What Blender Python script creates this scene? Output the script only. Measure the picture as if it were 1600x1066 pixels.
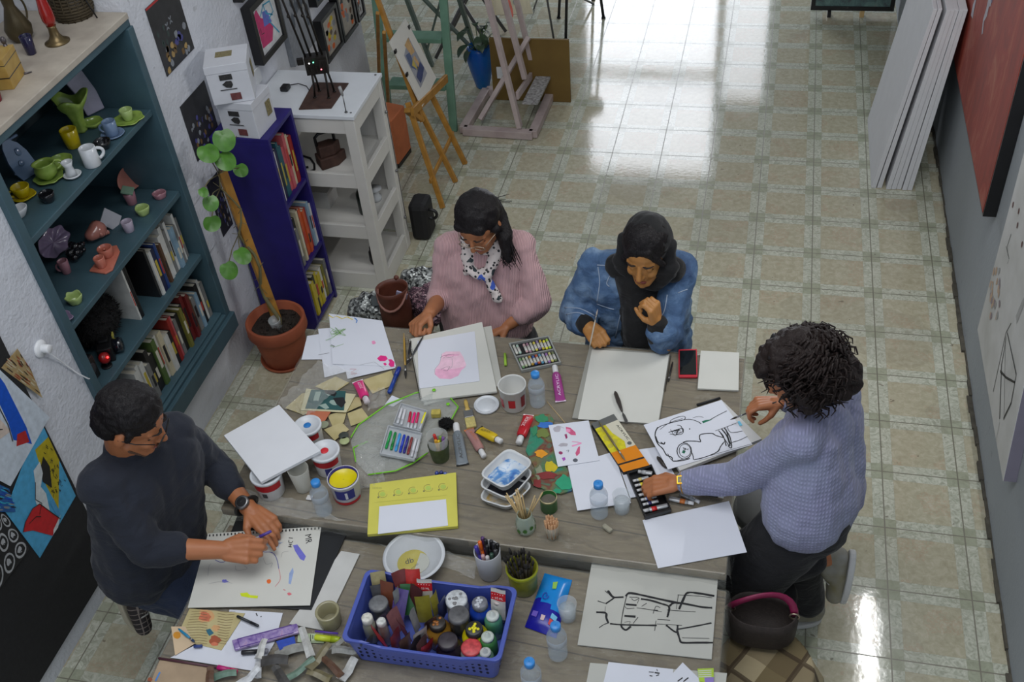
import bpy, bmesh, math, random
from mathutils import Vector, Matrix, noise
for _o in list(bpy.data.objects):
 bpy.data.objects.remove(_o, do_unlink=True)
SC = bpy.context.scene
COL = SC.collection
R_ = random.Random(7)
PI = math.pi
FPX = 1636.94
PITCH, YAW, ROLL = .8495, .2908, -.1083
CAM = Vector((1.18713, -7.65105, 3.4515))
ROT = Matrix.Rotation(YAW, 3, 'Z') @ Matrix.Rotation(PITCH, 3, 'X') @ Matrix.Rotation(ROLL, 3, 'Z')
_cd = bpy.data.cameras.new('camera')
_cd.sensor_width = 36.0
_cd.lens = FPX / 1600 * 36.0
_cd.clip_start = .05
_co = bpy.data.objects.new('camera', _cd)
COL.objects.link(_co)
_co.matrix_world = Matrix.Translation(CAM) @ ROT.to_4x4()
SC.camera = _co
SC.view_settings.view_transform = 'Standard'
SC.view_settings.look = 'None'
SC.view_settings.gamma = 1
SC.view_settings.use_curve_mapping = False
SC.view_settings.exposure = 0.22
_w = bpy.data.worlds.new('world')
SC.world = _w
_w.use_nodes = True
_bg = _w.node_tree.nodes['Background']
_bg.inputs[0].default_value = (.80, .88, 1.0, 1)
_bg.inputs[1].default_value = .75
def area(name, loc, size, power, color, target=None, parent=None):
 l = bpy.data.lights.new(name, 'AREA')
 l.shape = 'RECTANGLE'
 l.size, l.size_y = size
 l.energy = power
 l.color = color
 o = bpy.data.objects.new(name, l)
 COL.objects.link(o)
 o.location = loc
 if target is not None:
  d = Vector(target) - Vector(loc)
  o.rotation_euler = d.to_track_quat('-Z', 'Y').to_euler()
 if parent:
  o.parent = parent
 return o
area('window_daylight', (-.06, 2.93, 2.75), (1.38, 1.15), 27, (.90, .93, 1.0), (-.06, -4, 1.9))
area('window_daylight', (-.06, 2.93, 1.20), (1.38, 1.65), 40, (.90, .93, 1.0), (-.06, -4, .9))
area('window_daylight', (.93, 2.93, 1.40), (.44, 1.9), 9, (.90, .93, 1.0), (.93, -4, .9))
area('overhead_fill', (.3, -5.9, 4.75), (3.0, 2.4), 84, (.97, .98, 1.0), (.35, -4.9, 0))  # added soft panel below the closed ceiling to light the tables, no roof opening
TUBES = [(2.13, -.12, 2.2, .95), (2.06, -3.95, 2.2, .75)]
def ray(px, py):
 return ROT @ Vector(((px - 800) / FPX, -(py - 533) / FPX, -1.0))
def at(px, py, z=0.0):          # point at height z seen at a photo pixel
 d = ray(px, py)
 return CAM + d * ((z - CAM.z) / d.z)
def onx(px, py, x):
 d = ray(px, py)
 return CAM + d * ((x - CAM.x) / d.x)
def ony(px, py, y):
 d = ray(px, py)
 return CAM + d * ((y - CAM.y) / d.y)
def reach(px, py, frm, L, near=True):   # point on a pixel's line of sight at limb length L from a joint
 d = ray(px, py).normalized()
 w = CAM - frm
 b = w.dot(d)
 c = w.dot(w) - L * L
 q = b * b - c
 if q <= 0:
  return CAM + d * (-b)
 s = math.sqrt(q)
 return CAM + d * (-b - s if near else -b + s)
ORG = {}
def wo(o):
 return ORG.get(o.name, Vector((0, 0, 0))) if o else Vector((0, 0, 0))
def tag(o, label=None, cat=None, group=None, kind=None):
 if label: o['label'] = label
 if cat: o['category'] = cat
 if group: o['group'] = group
 if kind: o['kind'] = kind
 return o
def thing(name, label, cat, loc, group=None, rot=(0, 0, 0)):
 o = bpy.data.objects.new(name, None)
 o.empty_display_size = .05
 COL.objects.link(o)
 o.location = loc
 o.rotation_euler = rot
 ORG[o.name] = Vector(loc)
 return tag(o, label, cat, group)
def frame_from(a, b, up=Vector((0, 0, 1))):
 z = (b - a).normalized()
 x = up.cross(z)
 if x.length < 1e-4:
  x = Vector((1, 0, 0)).cross(z)
 x.normalize()
 y = z.cross(x)
 return x, y, z
class MB:
 def __init__(s):
  s.v, s.f, s.m, s.sm = [], [], [], []
 def add(s, vs, fs, mi=0, M=None, smooth=False):
  n = len(s.v)
  for p in vs:
   p = Vector(p)
   s.v.append(M @ p if M is not None else p)
  for q in fs:
   s.f.append([n + i for i in q]); s.m.append(mi); s.sm.append(smooth)
  return s
 def box(s, c, d, mi=0, M=None):
  x, y, z = c; a, b, e = d[0] / 2, d[1] / 2, d[2] / 2
  vs = [(x + i * a, y + j * b, z + k * e) for k in (-1, 1) for j in (-1, 1) for i in (-1, 1)]
  return s.add(vs, [(0, 2, 3, 1), (4, 5, 7, 6), (0, 1, 5, 4), (2, 6, 7, 3), (0, 4, 6, 2), (1, 3, 7, 5)], mi, M)
 def bb(s, x0, x1, y0, y1, z0, z1, mi=0, M=None):
  return s.box(((x0 + x1) / 2, (y0 + y1) / 2, (z0 + z1) / 2), (x1 - x0, y1 - y0, z1 - z0), mi, M)
 def prism(s, poly, d, mi=0, mi_side=None, M=None):     # polygon of 3d points extruded along d
  n = len(poly); d = Vector(d)
  vs = [Vector(p) for p in poly] + [Vector(p) + d for p in poly]
  s.add(vs, [tuple(range(n - 1, -1, -1)), tuple(range(n, 2 * n))], mi, M)
  k = len(s.v) - 2 * n
  for i in range(n):
   j = (i + 1) % n
   s.f.append([k + i, k + j, k + n + j, k + n + i]); s.m.append(mi if mi_side is None else mi_side); s.sm.append(False)
  return s
 def lathe(s, prof, seg=24, mi=0, M=None, smooth=True, wob=None, cap0=True, cap1=False):
  vs, fs = [], []
  n = len(prof)
  for k, (r, z) in enumerate(prof):
   for i in range(seg):
    a = 2 * PI * i / seg
    rr = r
    zz = z
    if wob: rr, zz = wob(r, z, a, k)
    vs.append((rr * math.cos(a), rr * math.sin(a), zz))
  for k in range(n - 1):
   for i in range(seg):
    j = (i + 1) % seg
    fs.append((k * seg + i, k * seg + j, (k + 1) * seg + j, (k + 1) * seg + i))
  if cap0: fs.append(tuple(range(seg - 1, -1, -1)))
  if cap1: fs.append(tuple(range((n - 1) * seg, n * seg)))
  return s.add(vs, fs, mi, M, smooth)
 def cyl(s, c, r, h, seg=20, mi=0, M=None, r2=None, smooth=True):
  m = Matrix.Translation(c)
  if M is not None: m = M @ m
  r2 = r if r2 is None else r2
  e = min(.0015, h * .2, r * .2)
  return s.lathe([(max(r - e, 1e-4), 0), (r, e), (r2, h - e), (max(r2 - e, 1e-4), h)], seg, mi, m, smooth, cap1=True)
 def tube(s, pts, r, seg=8, mi=0, M=None, flat=1.0, up=Vector((0, 0, 1)), closed=False):
  pts = [Vector(p) for p in pts]
  n = len(pts)
  rs = r if isinstance(r, (list, tuple)) else [r] * n
  vs, fs = [], []
  px = None
  for i, p in enumerate(pts):
   if closed:
    d = pts[(i + 1) % n] - pts[i - 1]
   else:
    d = pts[min(i + 1, n - 1)] - pts[max(i - 1, 0)]
   if d.length < 1e-7: d = Vector((0, 0, 1))
   d.normalize()
   if px is None:
    x = up.cross(d)
    if x.length < .05: x = Vector((1, 0, 0)).cross(d)
   else:
    x = px - d * px.dot(d)
    if x.length < 1e-5: x = up.cross(d)
   x.normalize(); px = x
   y = d.cross(x)
   for k in range(seg):
    a = 2 * PI * k / seg
    vs.append(p + x * (rs[i] * math.cos(a)) + y * (rs[i] * flat * math.sin(a)))
  for i in range(n - 1 if not closed else n):
   i2 = (i + 1) % n
   for k in range(seg):
    k2 = (k + 1) % seg
    fs.append((i * seg + k, i * seg + k2, i2 * seg + k2, i2 * seg + k))
  if not closed:
   fs.append(tuple(range(seg - 1, -1, -1)))
   fs.append(tuple(range((n - 1) * seg, n * seg)))
  return s.add(vs, fs, mi, M, True)
 def bar(s, a, b, w, t, mi=0, up=Vector((0, 0, 1)), M=None):   # rectangular bar from a to b; w along side, t along up-ish
  a, b = Vector(a), Vector(b)
  x, y, z = frame_from(a, b, up)
  vs = []
  for p in (a, b):
   for i, j in ((-1, -1), (1, -1), (1, 1), (-1, 1)):
    vs.append(p + x * (w / 2 * i) + y * (t / 2 * j))
  return s.add(vs, [(3, 2, 1, 0), (4, 5, 6, 7), (0, 1, 5, 4), (1, 2, 6, 5), (2, 3, 7, 6), (3, 0, 4, 7)], mi, M)
 def ball(s, c, r, mi=0, M=None, seg=14, rings=9):
  rx, ry, rz = (r, r, r) if not isinstance(r, (list, tuple)) else r
  prof = []
  vs, fs = [], []
  for k in range(rings + 1):
   t = PI * k / rings
   for i in range(seg):
    a = 2 * PI * i / seg
    q = max(math.sin(t), 1e-3)
    vs.append((c[0] + rx * q * math.cos(a), c[1] + ry * q * math.sin(a), c[2] - rz * math.cos(t)))
  for k in range(rings):
   for i in range(seg):
    j = (i + 1) % seg
    fs.append((k * seg + i, k * seg + j, (k + 1) * seg + j, (k + 1) * seg + i))
  return s.add(vs, fs, mi, M, True)
 def ribbon(s, pts, w, mi=0, n=Vector((0, 0, 1)), h=.0006, jit=0):   # flat stroke lying on a surface with normal n
  pts = [Vector(p) for p in pts]
  k = len(s.v)
  m = len(pts)
  for i, p in enumerate(pts):
   d = pts[min(i + 1, m - 1)] - pts[max(i - 1, 0)]
   if d.length < 1e-9: d = Vector((1, 0, 0))
   q = n.cross(d).normalized()
   ww = (w[i] if isinstance(w, (list, tuple)) else w) / 2
   if jit: ww *= 1 + R_.uniform(-jit, jit)
   s.v.append(p + q * ww + n * h); s.v.append(p - q * ww + n * h)
  for i in range(m - 1):
   s.f.append([k + 2 * i, k + 2 * i + 1, k + 2 * i + 3, k + 2 * i + 2]); s.m.append(mi); s.sm.append(False)
  return s
 def patch(s, pts, mi=0, n=Vector((0, 0, 1)), h=.0006):
  k = len(s.v)
  for p in pts: s.v.append(Vector(p) + n * h)
  s.f.append(list(range(k, k + len(pts)))); s.m.append(mi); s.sm.append(False)
  return s
 def text(s, txt, size, M, mi=0, width=None, bold=0.0):
  vs, fs = text_geo(txt, bold)
  if not vs: return s
  xs = [p[0] for p in vs]; w = max(xs) - min(xs)
  sx = size if width is None else width / max(w, 1e-5)
  return s.add([((p[0] - min(xs)) * sx, p[1] * size, 0) for p in vs], fs, mi, M)
 def build(s, name, mats, parent=None, world=True, label=None, cat=None, group=None, kind=None, sub=0, bevel=0, fixn=True, loc=None):
  o_ = Vector(loc) if loc is not None else Vector((0, 0, 0))
  base = wo(parent) if (parent is not None and world) else Vector((0, 0, 0))
  vs = s.v
  if parent is None and loc is None and vs:
   xs = [p.x for p in vs]; ys = [p.y for p in vs]; zs = [p.z for p in vs]
   o_ = Vector(((min(xs) + max(xs)) / 2, (min(ys) + max(ys)) / 2, min(zs)))
  me = bpy.data.meshes.new(name)
  off = base if parent is not None else (o_ if loc is None else Vector((0, 0, 0)))
  me.from_pydata([tuple(p - off) for p in vs], [], s.f)
  if not isinstance(mats, (list, tuple)): mats = [mats]
  for m_ in mats: me.materials.append(m_)
  me.polygons.foreach_set('material_index', [min(i, len(mats) - 1) for i in s.m])
  me.polygons.foreach_set('use_smooth', s.sm)
  me.validate()
  me.update()
  o = bpy.data.objects.new(name, me)
  COL.objects.link(o)
  if parent is not None:
   o.parent = parent
   ORG[o.name] = base if world else Vector((0, 0, 0))
  else:
   o.location = o_
   ORG[o.name] = o_
  if bevel:
   b = o.modifiers.new('bevel', 'BEVEL'); b.width = bevel; b.segments = 2; b.limit_method = 'ANGLE'; b.angle_limit = .7
  if sub:
   u = o.modifiers.new('sub', 'SUBSURF'); u.levels = sub; u.render_levels = sub
  tag(o, label, cat, group, kind)
  return o
_tc = {}
def text_geo(txt, bold=0.0):
 key = (txt, bold)
 if key in _tc: return _tc[key]
 cu = bpy.data.curves.new('t', 'FONT')
 cu.body = txt; cu.size = 1.0; cu.resolution_u = 2; cu.offset = bold
 o = bpy.data.objects.new('t', cu)
 COL.objects.link(o)
 dg = bpy.context.evaluated_depsgraph_get()
 me = bpy.data.meshes.new_from_object(o.evaluated_get(dg))
 vs = [tuple(v.co) for v in me.vertices]
 fs = [tuple(p.vertices) for p in me.polygons]
 bpy.data.objects.remove(o); bpy.data.meshes.remove(me); bpy.data.curves.remove(cu)
 _tc[key] = (vs, fs)
 return vs, fs
def basis(o, x, y, z=None):
 x, y = Vector(x).normalized(), Vector(y)
 if z is None: z = x.cross(y).normalized()
 y = z.cross(x).normalized()
 m = Matrix.Identity(4)
 for i in range(3):
  m[i][0], m[i][1], m[i][2], m[i][3] = x[i], y[i], z[i], o[i]
 return m
def xf(loc, rz=0, rx=0, ry=0, s=1):
 return Matrix.Translation(loc) @ Matrix.Rotation(rz, 4, 'Z') @ Matrix.Rotation(ry, 4, 'Y') @ Matrix.Rotation(rx, 4, 'X') @ Matrix.Scale(s, 4)
def copy_tree(o, loc=None, rz=None, parent=None, label=None):
 c = o.copy(); COL.objects.link(c)
 if parent: c.parent = parent
 if loc is not None: c.location = loc
 if rz is not None: c.rotation_euler = (c.rotation_euler[0], c.rotation_euler[1], rz)
 if label: c['label'] = label
 for ch in list(o.children): copy_tree(ch, parent=c)
 return c
def lin(c):
 return tuple(((v / 255) / 12.92 if v / 255 <= .04045 else ((v / 255 + .055) / 1.055) ** 2.4) for v in c[:3]) + (1,)
class NT:
 def __init__(s, name):
  s.mat = bpy.data.materials.new(name)
  s.mat.use_nodes = True
  s.t = s.mat.node_tree
  s.b = s.t.nodes['Principled BSDF']
 def n(s, typ, **kw):
  x = s.t.nodes.new(typ)
  for k, v in kw.items(): setattr(x, k, v)
  return x
 def put(s, sock, v):
  if isinstance(v, bpy.types.NodeSocket): s.t.links.new(v, sock)
  elif v is not None: sock.default_value = v
 def m(s, op, a, b=None, c=None):
  x = s.n('ShaderNodeMath', operation=op)
  for i, v in enumerate((a, b, c)):
   if v is not None: s.put(x.inputs[i], v)
  return x.outputs[0]
 def mix(s, f, a, b):
  x = s.n('ShaderNodeMix', data_type='RGBA')
  s.put(x.inputs[0], f); s.put(x.inputs[6], a); s.put(x.inputs[7], b)
  return x.outputs[2]
 def co(s, kind='Object'):
  return s.n('ShaderNodeTexCoord').outputs[kind]
 def map(s, v, sc=(1, 1, 1), rot=(0, 0, 0)):
  x = s.n('ShaderNodeMapping')
  s.put(x.inputs[0], v); x.inputs[3].default_value = sc; x.inputs[2].default_value = rot
  return x.outputs[0]
 def noise(s, v, sc, det=3, rough=.5, dist=0):
  x = s.n('ShaderNodeTexNoise')
  s.put(x.inputs['Vector'], v); x.inputs['Scale'].default_value = sc; x.inputs['Detail'].default_value = det
  x.inputs['Roughness'].default_value = rough; x.inputs['Distortion'].default_value = dist
  return x.outputs[0]
 def wave(s, v, sc, dist=0, axis='X', prof='SIN', det=2):
  x = s.n('ShaderNodeTexWave', bands_direction=axis, wave_profile=prof)
  s.put(x.inputs['Vector'], v); x.inputs['Scale'].default_value = sc; x.inputs['Distortion'].default_value = dist
  x.inputs['Detail'].default_value = det
  return x.outputs[1]
 def vor(s, v, sc, feat='F1', out=0, rnd=1.0):
  x = s.n('ShaderNodeTexVoronoi', feature=feat)
  s.put(x.inputs['Vector'], v); x.inputs['Scale'].default_value = sc
  if 'Randomness' in x.inputs: x.inputs['Randomness'].default_value = rnd
  return x.outputs[out]
 def ramp(s, v, stops, interp='LINEAR'):
  x = s.n('ShaderNodeValToRGB')
  x.color_ramp.interpolation = interp
  s.put(x.inputs[0], v)
  e = x.color_ramp.elements
  while len(e) < len(stops): e.new(.5)
  for i, (p, c) in enumerate(stops):
   e[i].position = p; e[i].color = lin(c) if max(c) > 1.01 else tuple(c) + (1,)
  return x.outputs[0]
 def bump(s, h, strength=.3, dist=.002, nrm=None):
  x = s.n('ShaderNodeBump')
  s.put(x.inputs['Height'], h); x.inputs['Strength'].default_value = strength; x.inputs['Distance'].default_value = dist
  if nrm is not None: s.put(x.inputs['Normal'], nrm)
  return x.outputs[0]
 def done(s, col=None, rough=None, nrm=None, **kw):
  if col is not None: s.put(s.b.inputs['Base Color'], col)
  if rough is not None: s.put(s.b.inputs['Roughness'], rough)
  if nrm is not None: s.put(s.b.inputs['Normal'], nrm)
  for k, v in kw.items():
   s.put(s.b.inputs[k.replace('_', ' ')], v)
  return s.mat
_mc = {}
def mat(name, c, rough=.5, var=.06, sc=14, bump=0, bsc=90, bd=.001, metal=0, coat=0, sheen=0, c2=None):
 key = (name, tuple(c))
 if key in _mc: return _mc[key]
 t = NT(name)
 a = lin(c)
 if c2 is None:
  lo = tuple(max(0, x * (1 - var)) for x in a[:3]) + (1,)
  hi = tuple(min(1, x * (1 + var)) for x in a[:3]) + (1,)
 else:
  lo, hi = a, lin(c2)
 v = t.co()
 n1 = t.noise(v, sc, 4)
 f = t.m('MULTIPLY_ADD', n1, 2.2, -.6)
 f = t.m('MINIMUM', t.m('MAXIMUM', f, 0.0), 1.0)
 col = t.mix(f, lo, hi)
 nr = t.bump(t.noise(v, bsc, 3), bump, bd) if bump else None
 kw = {}
 if metal: kw['Metallic'] = metal
 if coat: kw['Coat_Weight'] = coat
 if sheen: kw['Sheen_Weight'] = sheen
 _mc[key] = t.done(col, rough, nr, **kw)
 return _mc[key]
def glass(name, c=(235, 240, 240), rough=.03, ior=1.45, thin=False):
 key = (name, tuple(c))
 if key in _mc: return _mc[key]
 t = NT(name)
 r = t.m('ADD', t.m('MULTIPLY', t.noise(t.co(), 30), .02), rough)
 _mc[key] = t.done(lin(c), r, None, Transmission_Weight=1.0, IOR=ior)
 return _mc[key]
def film(name, c=(215, 220, 220), alpha=.25, rough=.12, crinkle=.8, sc=28, bd=.004):
 t = NT(name)
 v = t.co()
 h = t.vor(t.map(v), sc, 'F1')
 h2 = t.noise(v, sc * 1.5, 4, .6, 1.5)
 nr = t.bump(t.m('ADD', h, h2), crinkle, bd)
 return t.done(lin(c), rough, nr, Alpha=alpha, Specular_IOR_Level=.9)
def knit(name, c, sc=260, axis='X', c2=None, grid=False):
 t = NT(name)
 v = t.co()
 w1 = t.wave(v, sc / 10, .6, axis)
 w2 = t.wave(v, sc / 12, 1.0, 'Z')
 h = t.m('MULTIPLY', w1, w2) if grid else w1
 a = lin(c); d = tuple(x * .62 for x in a[:3]) + (1,)
 n = t.noise(v, 9, 3)
 col = t.mix(h, d, a)
 if c2: col = t.mix(t.m('MULTIPLY', n, .6), col, lin(c2))
 nr = t.bump(t.m('ADD', h, t.m('MULTIPLY', t.noise(v, 400), .3)), .6, .003)
 return t.done(col, .9, nr, Sheen_Weight=.15)
WHITE = mat('white_paint', (226, 228, 230), .45, .04)
BLACKP = mat('black_plastic', (22, 22, 24), .38, .2)
INK = mat('black_ink', (24, 25, 28), .6, .1)
# SETTING
def floor_mat():
 t = NT('tiled_floor')
 g = t.n('ShaderNodeNewGeometry').outputs['Position']
 s = t.n('ShaderNodeSeparateXYZ'); t.put(s.inputs[0], g)
 ux = t.m('DIVIDE', s.outputs[0], .3); uy = t.m('DIVIDE', s.outputs[1], .3)
 def edge(u):
  f = t.m('FRACT', u)
  return t.m('MINIMUM', f, t.m('SUBTRACT', 1.0, f))
 ex, ey = edge(ux), edge(uy)
 wob = t.m('MULTIPLY', t.m('SUBTRACT', t.noise(g, 55, 3), .5), .012)
 exw, eyw = t.m('ADD', ex, wob), t.m('ADD', ey, wob)
 mx = t.m('GREATER_THAN', exw, .145); my = t.m('GREATER_THAN', eyw, .145)
 center = t.m('MULTIPLY', mx, my)
 corner = t.m('MULTIPLY', t.m('SUBTRACT', 1.0, mx), t.m('SUBTRACT', 1.0, my))
 grout = t.m('MAXIMUM', t.m('LESS_THAN', ex, .0085), t.m('LESS_THAN', ey, .0085))
 ln = t.m('MAXIMUM', t.m('MULTIPLY', t.m('LESS_THAN', t.m('ABSOLUTE', t.m('SUBTRACT', exw, .145)), .006), 1.0),
    t.m('LESS_THAN', t.m('ABSOLUTE', t.m('SUBTRACT', eyw, .145)), .006))
 fl = t.n('ShaderNodeCombineXYZ'); t.put(fl.inputs[0], t.m('FLOOR', ux)); t.put(fl.inputs[1], t.m('FLOOR', uy))
 wn = t.n('ShaderNodeTexWhiteNoise'); t.put(wn.inputs['Vector'], fl.outputs[0])
 mott = t.noise(g, 34, 5, .65, .6)
 mott2 = t.noise(g, 90, 3, .6)
 beige = t.ramp(mott, [(.30, (166, 161, 137)), (.5, (179, 174, 150)), (.68, (192, 187, 166))])
 red = t.m('MULTIPLY', t.m('GREATER_THAN', t.noise(g, 5.5, 3), .56), t.m('GREATER_THAN', mott2, .50))
 beige = t.mix(t.m('MULTIPLY', red, .30), beige, lin((184, 152, 128)))
 vein = t.noise(t.map(g, (1, 1, 1)), 26, 4, .6, 2.6)
 border = t.ramp(vein, [(.34, (162, 165, 148)), (.48, (184, 187, 170)), (.64, (203, 205, 190))])
 cornc = t.ramp(mott, [(.3, (150, 155, 134)), (.6, (168, 172, 151))])
 c = t.mix(center, border, beige)
 c = t.mix(corner, c, cornc)
 c = t.mix(t.m('MULTIPLY', ln, .12), c, lin((130, 122, 102)))
 c = t.mix(t.m('MULTIPLY', t.m('SUBTRACT', wn.outputs[0], .3), .16), c, lin((150, 136, 112)))
 c = t.mix(grout, c, lin((118, 115, 100)))
 wear = t.m('GREATER_THAN', t.noise(g, 24, 2), .735)
 c = t.mix(t.m('MULTIPLY', wear, .55), c, lin((88, 76, 62)))
 grime = t.m('MULTIPLY', t.m('LESS_THAN', t.noise(g, 1.3, 3), .42), .16)
 c = t.mix(grime, c, lin((128, 124, 110)))
 r = t.m('ADD', .045, t.m('MULTIPLY', t.noise(g, 7, 3), .09))
 r = t.m('ADD', r, t.m('MULTIPLY', grout, .3))
 hgt = t.m('ADD', t.m('MULTIPLY', t.noise(g, 42, 3), .7), t.m('MULTIPLY', grout, -1.2))
 return t.done(c, r, t.bump(hgt, .10, .003), Specular_IOR_Level=.6)
def plaster(name, c, c2, st=.5):
 t = NT(name)
 g = t.n('ShaderNodeNewGeometry').outputs['Position']
 n1 = t.noise(g, 2.2, 5, .6)
 col = t.mix(n1, lin(c), lin(c2))
 pit = t.m('GREATER_THAN', t.noise(g, 15, 3), .70)
 col = t.mix(t.m('MULTIPLY', pit, .25), col, lin((112, 112, 110)))
 h = t.m('ADD', t.noise(g, 9, 5, .6), t.m('MULTIPLY', t.noise(g, 60, 4), .35))
 return t.done(col, .75, t.bump(h, st, .02))
M_FLOOR = floor_mat()
M_WL = plaster('white_plaster', (196, 200, 208), (222, 224, 230))
M_WR = plaster('grey_wall_paint', (146, 152, 158), (158, 164, 168), .18)
M_CEIL = plaster('ceiling_paint', (196, 196, 192), (206, 206, 202), .1)
def struct(name, mb, m, **k):
 return mb.build(name, m, kind='structure', loc=(0, 0, 0), **k)
struct('floor', MB().bb(-3.6, 2.45, -8.6, 3.05, -.06, 0), M_FLOOR)
w = MB()
XW = -1.25
w.bb(-1.75, XW, -8.6, -5.22, 0, 4.9)
w.bb(-1.75, XW, -4.235, -1.97, 0, 4.9)
w.bb(-1.75, XW, -5.22, -4.235, 0, .255)
w.bb(-1.75, XW, -5.22, -4.235, 2.75, 4.9)
w.bb(-1.85, -1.72, -5.22, -4.235, .255, 2.75)
w.bb(-3.7, -3.6, -1.97, 3.05, 0, 4.9)
w.bb(-3.7, -1.75, -2.1, -1.97, 0, 4.9)
struct('wall_left', w, M_WL)
w = MB()
w.bb(2.2, 2.45, -8.6, -1.55, 0, 4.9)
w.bb(2.06, 2.45, -1.55, 3.05, 0, 4.9)
struct('wall_right', w, M_WR)
w = MB()
w.bb(-3.7, -.75, 2.95, 3.15, 0, 4.9); w.bb(.63, .71, 2.95, 3.15, 0, 4.9); w.bb(1.15, 2.45, 2.95, 3.15, 0, 4.9)
w.bb(-.75, .63, 2.95, 3.15, 3.32, 4.9); w.bb(.71, 1.15, 2.95, 3.15, 2.35, 4.9)
w.bb(-.75, .63, 2.95, 3.15, 0, .36); w.bb(.71, 1.15, 2.95, 3.15, 0, .42); w.bb(-.75, .63, 2.95, 3.15, 2.03, 2.17)
struct('wall_far', w, M_WL)
struct('ceiling', MB().bb(-3.7, 2.45, -8.6, 3.15, 4.9, 5.0), M_CEIL)
t_ = MB()
for k in range(60):   # rough worn mortar along the foot of the walls
 y = -6.6 + k * .1
 if y > -1.6: break
 t_.bb(2.2 - R_.uniform(.004, .022), 2.21, y, y + .103, 0, R_.uniform(.006, .02))
struct('trim_1', t_, mat('floor_grime', (84, 80, 70), .9, .3, 30, .5))
for i, (x, y, z, L) in enumerate(TUBES):
 e = thing('wall_lamp', ['slim fluorescent lamp high on the grey wall above the leaning canvases', 'slim fluorescent lamp high on the grey wall above the long white painting'][i], 'lamp', (x + .04, y, z))
 MB().bb(x + .02, x + .14, y - L / 2 - .03, y + L / 2 + .03, z - .03, z + .05).build('housing', WHITE, e)
 tl = area('tube_light', (0, 0, 0), (.035, L), 11, (1, 1, 1))
 tl.parent = e
 tl.location = (-.04, 0, 0)
 tl.rotation_euler = (0, math.radians(48), 0)
# BOOKCASE IN THE NICHE
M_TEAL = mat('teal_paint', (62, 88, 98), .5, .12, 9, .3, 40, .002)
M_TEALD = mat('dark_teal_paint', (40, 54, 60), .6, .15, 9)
M_TOPB = mat('worn_white_board', (186, 178, 164), .6, .12, 12, .3, 50, .001, c2=(160, 150, 138))
SZ = {1: 1.455, 2: 1.06, 3: .72, 4: .371}
bc = thing('bookcase', 'large teal bookcase set into the white plaster wall, filled with pottery and books', 'bookcase', (-1.43, -4.73, .255))
MB().bb(-1.70, -1.225, -5.225, -5.185, .256, 1.80).build('side_panel', M_TEAL, bc, bevel=.003)
MB().bb(-1.70, -1.225, -4.272, -4.232, .256, 1.80).build('side_panel', M_TEAL, bc, bevel=.003)
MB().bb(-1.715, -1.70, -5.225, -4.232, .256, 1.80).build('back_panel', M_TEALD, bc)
for k, z in SZ.items():
 MB().bb(-1.70, -1.245, -5.185, -4.272, z - .026, z).build('shelf', M_TEAL, bc, bevel=.003)
MB().bb(-1.245, -1.205, -5.24, -4.225, .256, .345).bb(-1.245, -1.225, -5.185, -4.272, .345, .362).build('base_rail', M_TEAL, bc, bevel=.004)
MB().bb(-1.70, -1.235, -5.225, -4.232, 1.80, 1.83, 0).build('top_rail', M_TEAL, bc, bevel=.003)
MB().bb(-1.716, -1.228, -5.218, -4.237, 1.83, 1.855, 0).build('top_board', M_TOPB, bc, bevel=.003)
def ordw(i):
 return ['first', 'second', 'third', 'fourth', 'fifth', 'sixth', 'seventh', 'eighth', 'ninth', 'tenth', 'eleventh', 'twelfth', 'thirteenth', 'fourteenth', 'fifteenth', 'sixteenth', 'seventeenth', 'eighteenth', 'nineteenth', 'twentieth', 'twenty-first', 'twenty-second', 'twenty-third', 'twenty-fourth', 'twenty-fifth', 'twenty-sixth'][i]
PAGES = mat('book_pages', (206, 200, 182), .8, .05, 60)
BC = {'white': (205, 205, 200), 'cream': (200, 190, 160), 'black': (28, 28, 30), 'red': (150, 36, 30), 'dark red': (104, 30, 30), 'blue': (34, 62, 120),
  'teal': (30, 84, 96), 'grey': (120, 120, 118), 'orange': (190, 84, 44), 'pink': (190, 90, 96), 'yellow': (190, 172, 40), 'green': (80, 104, 50), 'brown': (90, 62, 44), 'pale blue': (130, 160, 180), 'navy': (26, 30, 66), 'olive': (120, 116, 50)}
def book(y, th, z, h, d, xf_, c, label, group, lean=0.0):
 """upright book, spine towards +x at x=xf_, lower far corner at y; lean tips it towards -y"""
 e = thing('book', label, 'book', (xf_ - d / 2, y - th / 2, z), group, rot=(lean, 0, 0))
 cm = mat('book_cover_' + c.replace(' ', '_'), BC[c], .45, .15, 22)
 b = MB()
 t = .0016
 b.bb(d / 2 - .003, d / 2, -th / 2, th / 2, 0, h)
 b.bb(-d / 2, d / 2 - .003, th / 2 - t, th / 2, 0, h); b.bb(-d / 2, d / 2 - .003, -th / 2, -th / 2 + t, 0, h)
 lc = R_.choice([(210, 205, 190), (190, 170, 60), (30, 30, 34), (180, 60, 50)])
 lm = mat('spine_print', lc, .5, .1)
 zz = h * R_.uniform(.2, .4)
 b.bb(d / 2, d / 2 + .0006, -th * .28, th * .28, zz, zz + h * R_.uniform(.2, .45), 1)
 b.build('cover', [cm, lm], e, world=False)
 MB().bb(-d / 2 + .003, d / 2 - .004, -th / 2 + t, th / 2 - t, .003, h - .004).build('page_block', PAGES, e, world=False)
 return e
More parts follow.
